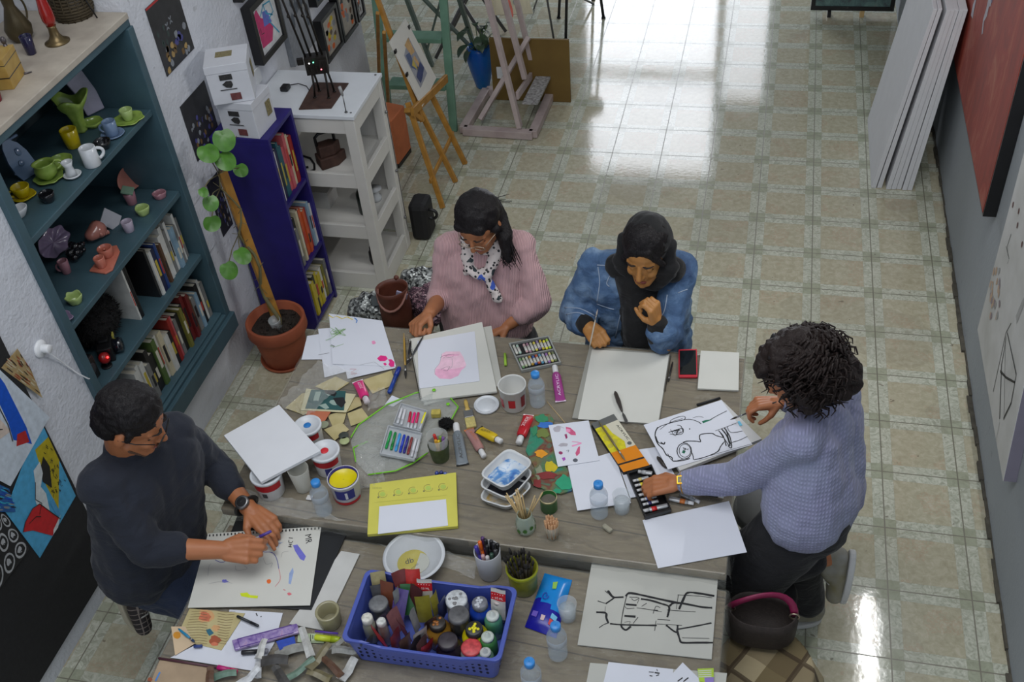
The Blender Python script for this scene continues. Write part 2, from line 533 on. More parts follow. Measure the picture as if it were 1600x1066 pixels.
def book_row(y0, z, xfr, cols, shelfname, group, hr, dr, thr=(.014, .03), leans=None, ymin=None):
 y = y0
 for i, c in enumerate(cols):
  th = R_.uniform(*thr)
  if ymin is not None and y - th < ymin: break
  h = R_.uniform(*hr)
  ln = (leans or {}).get(i, 0)
  book(y, th, z + .0005, h, R_.uniform(*dr), xfr - R_.uniform(0, .02), c,
    '%s-spined book standing %s from the right on %s' % (c, ordw(i), shelfname), group, ln)
  y -= th + R_.uniform(.0006, .002)
 return y
book_row(-4.288, SZ[4], -1.272, ['grey', 'white', 'black', 'pale blue', 'grey', 'brown', 'dark red', 'dark red', 'black', 'olive', 'black', 'grey', 'pink', 'red', 'black', 'white', 'cream', 'white', 'green', 'black', 'black', 'grey', 'white', 'white', 'white'],
   'the lowest teal shelf', 'books on the lowest teal shelf', (.185, .255), (.15, .19), (.018, .032), ymin=-5.02)
yy = book_row(-4.292, SZ[3], -1.275, ['grey', 'white', 'grey', 'pale blue', 'white', 'grey', 'white', 'white', 'brown', 'cream', 'blue', 'navy', 'white', 'black'],
    'the teal shelf under the pottery', 'books on the teal shelf under the pottery', (.20, .27), (.15, .20), (.014, .026), ymin=-4.70)
def glaze(name, c, c2=None):
 return mat(name, c, .18, .1, 26, .12, 40, .001, coat=.4, c2=c2)
LIME = glaze('lime_glaze', (128, 158, 66), (160, 184, 92)); YEL = glaze('yellow_glaze', (186, 166, 20)); WHG = glaze('white_glaze', (206, 210, 214))
BLUG = glaze('blue_grey_glaze', (112, 134, 164)); BLKG = glaze('black_glaze', (24, 24, 28)); PNK = glaze('pink_glaze', (176, 116, 104)); SALM = glaze('salmon_glaze', (186, 110, 92))
LAV = glaze('lavender_glaze', (138, 122, 150)); MAU = glaze('mauve_glaze', (156, 112, 122)); LGRN = glaze('pale_green_glaze', (164, 186, 116)); PGRY = glaze('pale_lavender_glaze', (170, 160, 176))
def bowl_prof(r, h, t=.004, foot=.5, flare=1.0):
 out = [(r * foot, 0), (r * (foot + .12), h * .06), (r * (foot + (1 - foot) * .55), h * .35), (r * (foot + (1 - foot) * .85), h * .68), (r * flare, h)]
 inn = [(max(a - t, .002), b + (t if k == 0 else 0)) for k, (a, b) in enumerate(out)]
 inn = [(a, b) for a, b in inn[::-1]][0:]
 return out + [(r * flare - t * .5, h + t * .4)] + inn + [(.001, t * 1.2)]
def cup_prof(r, h, t=.004, taper=.9, belly=0):
 out = [(r * taper * .92, 0), (r * taper, h * .04), (r * (taper + 1) / 2 + belly, h * .45), (r, h)]
 return out + [(r - t / 2, h + t * .4), (r - t, h), (r * (taper + 1) / 2 + belly - t, h * .45), (r * taper - t, t * 1.5), (.001, t)]
def ruffle(n, amp, ph=0, zamp=0, top=0.0):
 def f(r, z, a, k):
  q = 1 + amp * math.sin(n * a + ph) * (0 if z < top else 1) + amp * .4 * math.sin((n + 2) * a + 2 * ph)
  return r * q, z + zamp * math.sin(n * a + ph) * (0 if z < top else 1)
 return f
def handle(mb, r, z0, z1, out, rad=.005, ang=0, mi=0):
 pts = []
 for k in range(9):
  t = k / 8
  a = PI * t
  pts.append((r - .003 + out * math.sin(a), 0, z0 + (z1 - z0) * (1 - math.cos(a)) / 2))
 mb.tube([Matrix.Rotation(ang, 3, 'Z') @ Vector(p) for p in pts], rad, 8, mi)
def pot(name, label, cat, px, py, sh, build, rz=0, group=None):
 p = at(px, py, SZ[sh])
 p.x = min(p.x, -1.27); p.z = SZ[sh] + .0005
 e = thing(name, label, cat, p, group, rot=(0, 0, rz))
 build(e)
 return e
def P_(prof, name, m, e, wob=None, seg=28, M=None, hnd=None, sub=0):
 b = MB().lathe(prof, seg, 0, M, True, wob)
 o = b.build(name, m, e, world=False, sub=sub)
 return o
def f_(e, r, h, m, taper=.8, hnd=None, ang=-1.2, belly=0, wob=None, z=0, body='cup_body', off=(0, 0), hr=.005):
 M = xf((off[0], off[1], z))
 o = P_(cup_prof(r, h, .004, taper, belly), body, m, e, wob, M=M)
 if hnd:
  b = MB(); handle(b, r * .95, z + h * .22, z + h * .8, hnd, hr, ang); b.build('handle', m, e, world=False)
 return o
def plate_(e, r, m, h=.012, wob=None, z=0, name='saucer', sy=1.0, off=(0, 0)):
 M = xf((off[0], off[1], z)) @ Matrix.Diagonal((1, sy, 1, 1))
 return P_([(r * .55, 0), (r * .6, .003), (r * .9, h * .6), (r, h), (r - .003, h + .002), (r * .88, h * .6 + .003), (r * .55, .005), (.001, .004)], name, m, e, wob, 36, M)
def pb1(e):
 b = MB()
 poly = []
 for x, z in [(-.04, 0), (.045, 0), (.05, .10), (.062, .15), (.045, .175), (0, .182), (-.045, .172), (-.058, .15), (-.044, .10)]:
  poly.append(Vector((0, x * .95, z)))
 b.prism(poly, (.014, 0, 0), M=Matrix.Rotation(-.32, 4, 'Y'))
 b.build('panel', glaze('grey_lavender_glaze', (150, 148, 168)), e, world=False, bevel=.004)
pot('ceramic_plaque', 'pale lavender shield-shaped ceramic slab leaning behind the green pottery', 'pottery', 148, 176, 1, pb1, -.5)
def pb2(e):
 P_([(.022, 0), (.026, .01), (.024, .05), (.034, .09), (.055, .12), (.066, .145), (.061, .147), (.05, .12), (.028, .085), (.017, .03), (.001, .02)], 'vase_body', LIME, e, ruffle(3, .16, .4, .016, .1), 36)
pot('vase', 'tall lime green tulip-shaped vase with ruffled lip on the top teal shelf', 'vase', 128, 205, 1, pb2, .5)
pot('cup', 'bright yellow ceramic cup without handle behind the white mug', 'cup', 116, 229, 1, lambda e: f_(e, .033, .075, YEL, .85))
pot('leaf_dish', 'small lime leaf-shaped dish beside the lavender slab', 'dish', 147, 197, 1, lambda e: plate_(e, .042, LIME, .022, ruffle(5, .07), name='dish'))
def pb5(e):
 plate_(e, .062, LIME, .012, ruffle(6, .06))
 f_(e, .027, .045, LGRN, .62, None, z=.006, body='cup_body')
pot('cup_and_saucer', 'pale green cup on lime saucer at the right end of the top teal shelf', 'cup', 202, 189, 1, pb5)
def pb6(e):
 plate_(e, .048, BLUG, .01)
 f_(e, .027, .058, BLUG, .95, .02, 3.4, z=.006)
pot('cup_and_saucer', 'blue-grey cup on blue-grey saucer in front of the lime pottery', 'cup', 177, 212, 1, pb6)
pot('bowl', 'small black glossy bowl tucked behind the white mug', 'bowl', 163, 232, 1, lambda e: P_(bowl_prof(.034, .032), 'bowl_body', BLKG, e))
pot('mug', 'white ceramic mug with large round handle near the shelf edge', 'mug', 146, 258, 1, lambda e: f_(e, .031, .076, WHG, 1.05, .028, .9, hr=.0065, body='mug_body'))
def pb9(e):
 plate_(e, .056, LIME, .014, ruffle(7, .05))
 P_([(.02, 0), (.036, .02), (.04, .04), (.034, .058), (.04, .066), (.036, .066), (.03, .056), (.034, .04), (.03, .02), (.001, .01)], 'pitcher_body', LIME, e, ruffle(2, .06), M=xf((0, 0, .008)))
 b = MB(); handle(b, .036, .03, .066, .03, .005, .9); b.build('handle', LIME, e, world=False)
pot('pitcher', 'squat lime green pitcher on its frilled saucer', 'pitcher', 78, 281, 1, pb9)
pot('bowl', 'shallow lime green bowl behind the squat green pitcher', 'bowl', 99, 262, 1, lambda e: P_(bowl_prof(.046, .036), 'bowl_body', LIME, e))
def pb11(e):
 plate_(e, .034, WHG, .014)
 P_([(.020, 0), (.017, .02), (.015, .04), (.022, .06), (.019, .06), (.012, .04), (.013, .01), (.001, .01)], 'cup_body', WHG, e, M=xf((-.004, 0, .007)))
pot('cup_and_saucer', 'small white waisted cup on a thick white saucer', 'cup', 115, 277, 1, pb11)
def pb12(e):
 b = MB(); poly = []
 for x, z in [(-.028, 0), (.038, 0), (.052, .04), (.046, .09), (.03, .13), (.006, .155), (-.02, .16), (-.035, .135), (-.044, .08), (-.04, .03)]:
  poly.append((0, x, z))
 M = Matrix.Rotation(-.25, 4, 'Y')
 b.prism(poly, (.012, 0, 0), M=M)
 for k in range(16):
  a = k / 15
  b.ball((.006, -.045 + .1 * a if a < .9 else .045, .15 * math.sin(PI * min(a, .55)) + .004), .006, 0, M, 8, 5)
 b.ball((.014, .0, .06), (.004, .012, .012), 0, M); b.ball((.014, .012, .1), (.004, .012, .016), 0, M)
 b.build('panel', BLUG, e, world=False, bevel=.003)
pot('ceramic_plaque', 'blue-grey carved ceramic slab standing at the back left of the top shelf', 'pottery', 44, 277, 1, pb12, -.3)
def pb13(e):
 plate_(e, .046, YEL, .012, ruffle(4, .05))
 f_(e, .034, .04, YEL, .62, .02, -2.4, z=.008)
pot('cup_and_saucer', 'bright yellow teacup on a yellow saucer at the left of the top shelf', 'cup', 38, 309, 1, pb13)
pot('bowl', 'black glossy bowl beside the yellow teacup', 'bowl', 77, 315, 1, lambda e: P_(bowl_prof(.03, .036, flare=.95), 'bowl_body', BLKG, e))
pot('bowl', 'oval white bowl with pinched lip in front of the yellow teacup', 'bowl', 30, 340, 1, lambda e: P_(bowl_prof(.04, .034), 'bowl_body', WHG, e, ruffle(2, .12), M=xf((0, 0, 0)) @ Matrix.Diagonal((.75, 1.1, 1, 1))))
def pb16(e):
 plate_(e, .032, LGRN, .016, ruffle(5, .05), off=(0, .01))
 f_(e, .019, .065, LGRN, .9, None, z=.006, off=(0, -.012))
pot('cup_and_saucer', 'pale green tall cup on a small saucer at the left end of the top shelf', 'cup', 25, 374, 1, pb16)
def pb20(e):
 P_([(.001, .0), (.06, .001), (.078, .006), (.083, .014), (.08, .016), (.06, .008), (.001, .006)], 'plate_body', PNK, e, ruffle(2, .04), 36,
  M=xf((.02, 0, .05), 0, 0, 1.1) @ Matrix.Diagonal((.62, 1.25, 1, 1)))
pot('oval_plate', 'large dusty pink oval plate propped at the back of the second shelf', 'plate', 202, 292, 2, pb20)
def pb21(e):
 f_(e, .026, .055, MAU, .82)
pot('cup', 'dusty pink cup with a green tile laid on its rim', 'cup', 207, 318, 2, pb21)
_p = at(207, 318, SZ[2]); _p.z = SZ[2] + .058
e = MB().box((0, 0, .0), (.05, .045, .01), M=xf((min(_p.x, -1.27), _p.y, _p.z + .008), .3, .12, .35)).build('ceramic_tile', glaze('sage_glaze', (128, 156, 134)), None, label='small sage green square tile lying on the pink cup', cat='tile', bevel=.002)
def pcard(e):
 MB().box((0, 0, .04), (.006, .072, .08), M=Matrix.Rotation(.5, 4, 'X') @ Matrix.Rotation(-.5, 4, 'Y')).build('card', mat('grey_card', (166, 168, 176), .6), e, world=False)
pot('card', 'square pale grey card tilted on its corner on the second shelf', 'card', 186, 350, 2, pcard)
pot('bowl', 'small pale green bowl beside the tilted grey card', 'bowl', 225, 335, 2, lambda e: P_(bowl_prof(.03, .036, foot=.6), 'bowl_body', LGRN, e, ruffle(3, .06)))
pot('bowl', 'small mauve pink bowl at the right end of the second shelf', 'bowl', 251, 309, 2, lambda e: P_(bowl_prof(.028, .026, foot=.7), 'bowl_body', MAU, e, ruffle(2, .08)))
pot('cup', 'pale lavender straight cup at the edge of the second shelf', 'cup', 203, 361, 2, lambda e: f_(e, .024, .048, PGRY, .85))
def pmask(e):
 b = MB()
 b.lathe([(.001, .0), (.03, .002), (.045, .02), (.04, .045), (.024, .06), (.001, .064)], 24, 0, xf((0, 0, .035), 0, .4, 1.2) @ Matrix.Diagonal((.8, 1.1, .8, 1)), True, ruffle(3, .1))
 for k in range(4): b.ball((.04, -.02 + k * .014, .035 - k * .006), (.014, .008, .012))
 b.build('shell_body', PNK, e, world=False)
pot('ceramic_shell', 'dusty pink hollow shell-shaped sculpture on the second shelf', 'pottery', 151, 372, 2, pmask)
def ptray(e):
 b = MB(); poly = [(-.045, -.07, 0), (.03, -.085, 0), (.05, -.06, 0), (.03, .06, 0), (.0, .10, 0), (-.03, .09, 0)]
 b.prism(poly, (0, 0, .009)); b.build('tray', SALM, e, world=False, bevel=.003)
 f_(e, .022, .045, SALM, .8, None, z=.009, off=(0, -.045), body='cup_body')
 f_(e, .03, .04, SALM, .8, .012, 2.0, z=.009, off=(-.008, .025), body='bowl_body')
pot('tray_with_cups', 'salmon pink ceramic tray carrying two salmon cups', 'pottery', 168, 409, 2, ptray, .1)
def plav(e):
 P_([(.001, 0), (.05, .001), (.066, .005), (.07, .012), (.066, .014), (.05, .006), (.001, .005)], 'plate_body', LAV, e, ruffle(7, .06, 0, .004, .004), 48,
  M=xf((-.03, 0, .055), 0, 0, 1.0) @ Matrix.Diagonal((.75, 1.3, 1, 1)))
pot('wavy_plate', 'lavender plate with a wavy edge leaning at the back of the second shelf', 'plate', 100, 398, 2, plav)
def pblk(e):
 b = MB()
 for k in range(26):
  a = R_.uniform(0, 2 * PI); r = R_.uniform(0, .035)
  b.ball((r * math.cos(a) * .7, r * math.sin(a) * 1.2, R_.uniform(.014, .055)), R_.uniform(.010, .018), 0, None, 8, 6)
 b.build('ruffles', BLKG, e, world=False)
pot('ruffled_sculpture', 'black crumpled ceramic piece between the wavy plate and the salmon tray', 'pottery', 124, 402, 2, pblk)
pot('cup', 'dark mauve cup in front of the lavender wavy plate', 'cup', 105, 426, 2, lambda e: f_(e, .021, .058, MAU, .85, .014, 3.6))
pot('cup', 'black cup standing beside the left side of the bookcase', 'cup', 66, 438, 2, lambda e: f_(e, .022, .045, BLKG, .85))
pot('bowl', 'pale green bowl with torn ruffled rim at the shelf edge', 'bowl', 119, 473, 2, lambda e: P_(bowl_prof(.032, .034, foot=.6), 'bowl_body', LGRN, e, ruffle(5, .07, 0, .003, .02)))
pot('cup', 'tall lavender cup beside the left side of the bookcase', 'cup', 78, 474, 2, lambda e: f_(e, .02, .055, LAV, .85))
def plob(e):
 plate_(e, .045, LAV, .014, ruffle(5, .1))
 f_(e, .016, .026, LAV, .8, None, z=.006, off=(-.01, .012)); f_(e, .014, .024, LAV, .8, None, z=.006, off=(.006, -.016))
pot('cup_and_saucer', 'lavender lobed saucer with two tiny cups at the left shelf edge', 'cup', 96, 502, 2, plob)
FUR = mat('black_fur', (20, 19, 20), .95, .4, 60, 1, 120, .01)
def fur_ball(name, c, r, n, L, m, parent=None, **k):
 b = MB()
 b.ball(c, tuple(x * .9 for x in r), 0, None, 24, 14)
 for i in range(n):
  z = R_.uniform(-1, 1); a = R_.uniform(0, 2 * PI); q = math.sqrt(1 - z * z)
  d = Vector((q * math.cos(a), q * math.sin(a), z))
  p = Vector(c) + Vector((d.x * r[0], d.y * r[1], d.z * r[2])) * .88
  t1 = d.cross(Vector((R_.uniform(-1, 1), R_.uniform(-1, 1), R_.uniform(-1, 1)))).normalized()
  e_ = p + d * L * R_.uniform(.4, 1) + t1 * L * .6
  b.add([p - t1.cross(d) * .003, p + t1.cross(d) * .003, e_], [(0, 1, 2)])
 return b.build(name, m, parent, **k)
fur_ball('furry_hat', (-1.42, -4.88, SZ[3] + .105), (.12, .135, .103), 1300, .022, FUR, None, label='round black furry hat beside the books on the third teal shelf', cat='hat')
p = at(138, 553, SZ[3])
e = thing('webcam', 'small red round webcam with a glowing red light on the third teal shelf', 'camera', (-1.30, -5.035, SZ[3] + .0005))
MB().cyl((0, 0, 0), .022, .006).cyl((0, 0, .006), .006, .02).build('foot', BLACKP, e, world=False)
MB().lathe([(.001, 0), (.02, .002), (.024, .012), (.022, .026), (.012, .03), (.001, .03)], 20, 0, xf((-.01, 0, .04), 0, 0, 1.2)).build('head', mat('red_plastic', (140, 24, 26), .3), e, world=False)
t = NT('red_glow'); t.b.inputs['Emission Color'].default_value = (1, .03, .03, 1); t.b.inputs['Emission Strength'].default_value = 4
MB().ball((.022, 0, .052), .0045).build('indicator_light', t.done(lin((255, 40, 40)), .4), e, world=False)
e = thing('camera', 'black photo camera with a lens lying beside the red webcam', 'camera', (-1.33, -4.965, SZ[3] + .0005), rot=(0, 0, .5))
MB().bb(-.03, .03, -.055, .055, 0, .07).bb(-.02, .02, -.018, .018, .07, .085).build('camera_body', BLACKP, e, world=False, bevel=.005)
MB().lathe([(.03, 0), (.031, .03), (.027, .035), (.022, .03), (.001, .026)], 22, 0, xf((.03, 0, .036), 0, 0, PI / 2)).build('lens', mat('lens_glass', (20, 22, 30), .1, coat=1), e, world=False)
MB().box((.036, .03, .066), (.006, .028, .016)).build('strap_tag', mat('yellow_tag', (176, 168, 80), .5), e, world=False)
e = thing('speaker_box', 'black boxy device at the left end of the third teal shelf', 'device', (-1.35, -5.12, SZ[3] + .0005))
MB().bb(-.05, .05, -.04, .04, 0, .11).build('case', BLACKP, e, world=False, bevel=.006)
MB().lathe([(.026, 0), (.028, .004), (.02, .005), (.001, .002)], 20, 0, xf((.05, 0, .06), 0, 0, PI / 2)).build('grille', mat('grille', (50, 50, 54), .6), e, world=False)
for i, c in enumerate(['black', 'black', 'white']):
 book(-4.712 - i * .012, .010, SZ[3] + .0005, .285, .24, -1.30, c, ['black folder standing against the books on the third teal shelf', 'black folder next to the furry hat on the third teal shelf', 'thin white folder nearest the furry hat'][i], 'folders on the third teal shelf')
BRASS = mat('aged_brass', (112, 96, 66), .38, .25, 20, metal=.7)
TZ = 1.8555
def top_thing(name, label, cat, px, py):
 p = at(px, py, TZ)
 return thing(name, label, cat, (p.x, p.y, TZ))
e = top_thing('lava_lamp', 'lamp with red glass body on a flared brass foot on top of the bookcase', 'lamp', 90, 66)
MB().lathe([(.045, 0), (.046, .004), (.030, .010), (.018, .03), (.015, .055), (.018, .066)], 28, cap1=True).build('foot', BRASS, e, world=False)
MB().lathe([(.017, .066), (.024, .09), (.024, .12), (.017, .17), (.014, .2)], 24, cap1=True).build('glass_body', mat('red_glass', (150, 26, 22), .12, coat=.6), e, world=False)
MB().lathe([(.015, .2), (.016, .22), (.006, .26), (.001, .262)], 20).build('cap', BRASS, e, world=False)
e = top_thing('cup', 'dark navy cup with a gold rim line next to the lava lamp', 'cup', 50, 84)
P_(cup_prof(.022, .07, .003, .8), 'cup_body', glaze('navy_glaze', (30, 28, 62)), e)
e = top_thing('figurine', 'slim pewter figurine of a standing figure with a long tail', 'figurine', 28, 117)
SILV = mat('pewter', (96, 90, 92), .4, .15, metal=.6)
MB().tube([(0, 0, 0), (.002, 0, .03), (0, 0, .07), (0, 0, .1), (0, 0, .118)], [.012, .008, .013, .010, .006], 10).ball((0, 0, .13), (.010, .010, .014)).tube([(.01, 0, .004), (.03, .008, .003), (.045, .02, .003)], [.005, .004, .002], 6) \
 .tube([(0, .012, .098), (.008, .016, .07), (.012, .008, .055)], .004, 6).tube([(0, -.012, .098), (.004, -.018, .075), (.012, -.008, .06)], .004, 6).build('figure', SILV, e, world=False)
e = top_thing('cigar_box', 'upright yellow wooden box with black bands beside the pewter figurine', 'box', 18, 128)
e.rotation_euler = (0, 0, .25)
WDY = mat('yellow_wood', (186, 156, 84), .5, .15, 20, c2=(160, 126, 60))
MB().bb(-.03, .03, -.06, .06, 0, .11).bb(-.031, .031, -.061, .061, .04, .044, 1).bb(-.031, .031, -.061, .061, .085, .088, 1).build('case', [WDY, BLACKP], e, world=False, bevel=.002)
e = top_thing('wicker_basket', 'dark brown wicker cage basket on the far top of the bookcase', 'basket', 118, 25)
BRW = mat('dark_wicker', (66, 56, 38), .8, .3, 60)
b = MB()
for k in range(9):
 r = .075 * (.9 + .12 * math.sin(k * .5)); b.tube([(r * math.cos(a * PI / 12), r * math.sin(a * PI / 12), .006 + k * .011) for a in range(24)], .0055, 6, closed=True)
for a in range(18):
 c_, s_ = math.cos(a * PI / 9), math.sin(a * PI / 9)
 b.tube([(.07 * c_, .07 * s_, 0), (.08 * c_, .08 * s_, .05), (.074 * c_, .074 * s_, .1), (.05 * c_, .05 * s_, .16), (.008 * c_, .008 * s_, .2)], .003, 5)
b.cyl((0, 0, 0), .068, .004)
b.build('weave', BRW, e, world=False)
e = top_thing('metal_stand', 'thin black wire stand leaning by the wicker basket', 'stand', 152, 28)
MB().tube([(0, 0, 0), (-.02, -.01, .09), (-.03, 0, .2)], .003, 6).tube([(-.05, -.03, 0), (-.035, -.01, .09), (-.03, 0, .2)], .003, 6).tube([(-.05, .03, 0), (-.035, .01, .09), (-.03, 0, .2)], .003, 6).build('legs', BLACKP, e, world=False)
e = top_thing('jug', 'tall brown metal jug with a conical neck on top of the bookcase', 'jug', 36, 62)
MB().lathe([(.03, 0), (.045, .02), (.05, .05), (.035, .09), (.02, .13), (.022, .17), (.028, .18)], 24).build('jug_body', mat('dull_bronze', (84, 74, 52), .45, .25, metal=.5), e, world=False)
b = MB(); handle(b, .04, .05, .15, .03, .004, 1.4); b.build('handle', mat('dull_bronze', (84, 74, 52), .45, .25, metal=.5), e, world=False)
e = top_thing('red_vase', 'crimson vase at the near end of the bookcase top', 'vase', -6, 158)
P_(cup_prof(.03, .09, .004, .7), 'vase_body', mat('crimson_glass', (120, 20, 40), .2), e)
# BLUE BOOKCASE, WHITE BOXES, WHITE CABINET
M_BLUE = mat('ultramarine_paint', (34, 26, 104), .45, .15, 12, .15, 60)
bb_ = thing('bookcase', 'narrow ultramarine blue bookcase standing beside the white cabinet', 'bookcase', (-1.10, -3.79, 0))
x0, x1, y0, y1, H = -1.243, -.953, -3.935, -3.65, 1.125
MB().bb(x0, x1, y0, y0 + .02, 0, H - .02).build('side_panel', M_BLUE, bb_, bevel=.002)
MB().bb(x0, x1, y1 - .02, y1, 0, H - .02).build('side_panel', M_BLUE, bb_, bevel=.002)
MB().bb(x0, x1, y0, y1, H - .02, H).build('top_board', M_BLUE, bb_, bevel=.002)
MB().bb(x0, x0 + .01, y0 + .02, y1 - .02, .0, H - .02).build('back_panel', M_BLUE, bb_)
for z in (.045, .375, .755):
 MB().bb(x0 + .01, x1 - .004, y0 + .02, y1 - .02, z - .02, z).build('shelf', M_BLUE, bb_)
book_row(y1 - .022, .755, x1 - .01, ['red', 'red', 'cream', 'pink', 'pink', 'teal', 'teal', 'navy', 'white', 'white'], 'the top shelf of the blue bookcase', 'books on the top shelf of the blue bookcase', (.23, .30), (.17, .2), (.016, .028), ymin=y0 + .022)
book_row(y1 - .022, .375, x1 - .01, ['white', 'pale blue', 'red', 'orange', 'orange', 'dark red', 'cream', 'black', 'grey'], 'the middle shelf of the blue bookcase', 'books on the middle shelf of the blue bookcase', (.21, .30), (.17, .2), (.018, .03), ymin=y0 + .022)
book_row(y1 - .022, .045, x1 - .01, ['grey', 'olive', 'white', 'yellow', 'yellow', 'black', 'yellow', 'cream'], 'the bottom shelf of the blue bookcase', 'books on the bottom shelf of the blue bookcase', (.19, .27), (.17, .2), (.02, .034), ymin=y0 + .022)
BOXW = mat('white_box_card', (204, 206, 212), .5, .04)
STK = mat('black_sticker', (60, 58, 58), .5, .5, 120, c2=(30, 30, 30)); GOLD = mat('gold_sticker', (150, 140, 96), .5, .4, 160, c2=(96, 84, 52))
def wbox(c, sz, rz, label):
 e = thing('gift_box', label, 'box', c, rot=(0, 0, rz))
 a = sz / 2
 MB().bb(-a, a, -a, a, 0, sz * .80).build('box_body', BOXW, e, world=False, bevel=.002)
 MB().bb(-a - .002, a + .002, -a - .002, a + .002, sz * .80, sz).build('lid', BOXW, e, world=False, bevel=.002)
 MS = [STK, GOLD, mat('red_brown_sticker', (110, 60, 60), .5, .3, 90)]
 b = MB(); b.prism([(-a * .05 + .018 * math.cos(k) * (1 + .5 * (k % 2)), -a - .0024, sz * .5 + .018 * math.sin(k)) for k in range(7)], (0, -.0006, 0), 0).build('sticker', STK, e, world=False)
 for q in ((-a * .4, a * .2, -a - .003, -a - .0022, sz * .62, sz * .76, 0), (-a * .5, a * .3, -a - .003, -a - .0022, sz * .36, sz * .38, 0), (-a * .1, a * .4, -a - .003, -a - .0022, sz * .08, sz * .26, 2), (a + .0022, a + .003, a * .25, a * .75, sz * .3, sz * .7, 1), (-a * .5, a * .3, -a * .1, a * .5, sz + .0002, sz + .0008, 1)):
  MB().bb(*q[:6]).build('sticker', MS[q[6]], e, world=False)
 return e
wbox((-1.075, -3.84, 1.1255), .175, -.06, 'white cardboard box with stickers, lower of the two on the blue bookcase')
wbox((-1.10, -3.845, 1.302), .18, .38, 'white cardboard box with stickers, stacked on top of the other')
M_WCAB = mat('off_white_cabinet_paint', (206, 204, 198), .45, .05, 8)
wc = thing('cabinet', 'white wooden cabinet with open square panels standing against the wall', 'cabinet', (-.965, -3.36, 0))
cx0, cx1, cy0, cy1, CH = -1.245, -.69, -3.575, -3.15, 1.05
zs = [(0, .10), (.33, .41), (.64, .72), (.95, CH - .02)]
for (px_, py_) in ((cx0, cy0), (cx1 - .055, cy0), (cx0, cy1 - .055), (cx1 - .055, cy1 - .055)):
 MB().bb(px_, px_ + .055, py_, py_ + .055, 0, CH - .02).build('post', M_WCAB, wc, bevel=.003)
for z0, z1 in zs:
 MB().bb(cx0 + .055, cx1 - .055, cy0 + .003, cy0 + .025, z0, z1).build('front_rail', M_WCAB, wc, bevel=.002)
 MB().bb(cx1 - .025, cx1 - .003, cy0 + .055, cy1 - .055, z0, z1).build('side_rail', M_WCAB, wc, bevel=.002)
for z in (.08, .39, .70):
 MB().bb(cx0 + .01, cx1 - .026, cy0 + .026, cy1 - .01, z - .015, z).build('shelf', M_WCAB, wc)
MB().bb(cx0, cx1 + .005, cy0 - .005, cy1 + .005, CH - .02, CH).build('top_board', mat('pale_laminate', (214, 218, 222), .3, .03), wc, bevel=.002)
MB().bb(cx0, cx1, cy1 - .012, cy1, .1, CH - .02).build('back_panel', M_WCAB, wc)
MB().cyl((cx1 - .02, cy1 - .02, CH), .006, .004).cyl((cx1 - .02, cy0 + .03, CH), .005, .003).build('screw', mat('steel', (130, 130, 130), .3, metal=.9), wc)
b = MB()
for z in (.2, .5, .85): b.cyl((0, 0, 0), .008, .012, M=xf((cx1, cy1 - .03, z), 0, 0, PI / 2))
b.build('knob', mat('steel', (130, 130, 130), .3, metal=.9), wc)
RUST = mat('rusty_iron', (70, 48, 40), .7, .35, 30, .5, 80, .002, metal=.2)
e = thing('flat_iron', 'antique rusty brown flat iron inside the top of the white cabinet', 'iron', (-.92, -3.45, .7005), rot=(0, 0, .7))
MB().prism([(-.06, -.045, 0), (.03, -.045, 0), (.09, 0, 0), (.03, .045, 0), (-.06, .045, 0)], (0, 0, .06)).prism([(-.05, -.035, .06), (.025, -.035, .06), (.07, 0, .06), (.025, .035, .06), (-.05, .035, .06)], (0, 0, .06)).build('iron_body', RUST, e, world=False, bevel=.006)
MB().tube([(-.05, 0, .12), (-.05, 0, .165), (-.03, 0, .18), (.03, 0, .18), (.045, 0, .165), (.045, 0, .12)], .008).build('handle', BLACKP, e, world=False)
e = MB().tube([(-1.02, -3.50, .706), (-1.08, -3.53, .706), (-1.12, -3.5, .706), (-1.13, -3.44, .706), (-1.09, -3.40, .706), (-1.04, -3.42, .706), (-1.0, -3.47, .706), (-.98, -3.52, .706), (-1.0, -3.545, .706)], .006, 8).build('cable', BLACKP, None, label='coiled black cable lying beside the flat iron in the cabinet', cat='cable')
e = thing('bottle', 'dark green glass bottle standing in the middle of the white cabinet', 'bottle', (-.80, -3.42, .3905))
MB().lathe([(.03, 0), (.032, .01), (.032, .12), (.012, .16), (.012, .2), (.014, .2)], 20, cap1=True).build('bottle_body', mat('dark_green_glass', (22, 34, 28), .12), e, world=False)
e = thing('jar', 'small dark jar at the bottom of the white cabinet', 'jar', (-.79, -3.44, .0805))
MB().lathe([(.028, 0), (.032, .02), (.03, .07), (.022, .085), (.022, .1)], 20, cap1=True).build('jar_body', BLACKP, e, world=False)
MB().bb(-.05, .05, -.06, .06, 0, .1).build('storage_box', mat('white_card_dim', (190, 190, 186), .6), None, loc=(-1.05, -3.35, .3905), label='pale box at the back of the middle cabinet shelf', cat='box')
e = thing('crystal_ball', 'clear glass ornament on the lowest opening of the white cabinet', 'ornament', (-.78, -3.3, .3905))
MB().lathe([(.03, 0), (.034, .02), (.02, .035), (.028, .06), (.04, .07)], 20, cap1=True).build('ornament_body', mat('pale_ceramic', (200, 204, 206), .15), e, world=False)
IRON = mat('dark_iron', (42, 38, 34), .45, .3, 30, .3, 60, .001, metal=.6)
e = thing('metal_sculpture', 'dark metal robot-like animal sculpture on a brown base plate on the cabinet', 'sculpture', (-.91, -3.40, CH))
P = [at(467, 172, CH), at(518, 170, CH), at(545, 131, CH), at(490, 130, CH)]
MB().prism(P, (0, 0, .006)).build('base_plate', RUST, e, bevel=.001)
b = MB()
bx = Vector((-.90, -3.40, CH + .13))
Mr = Matrix.Translation(bx) @ Matrix.Rotation(.35, 4, 'Z')
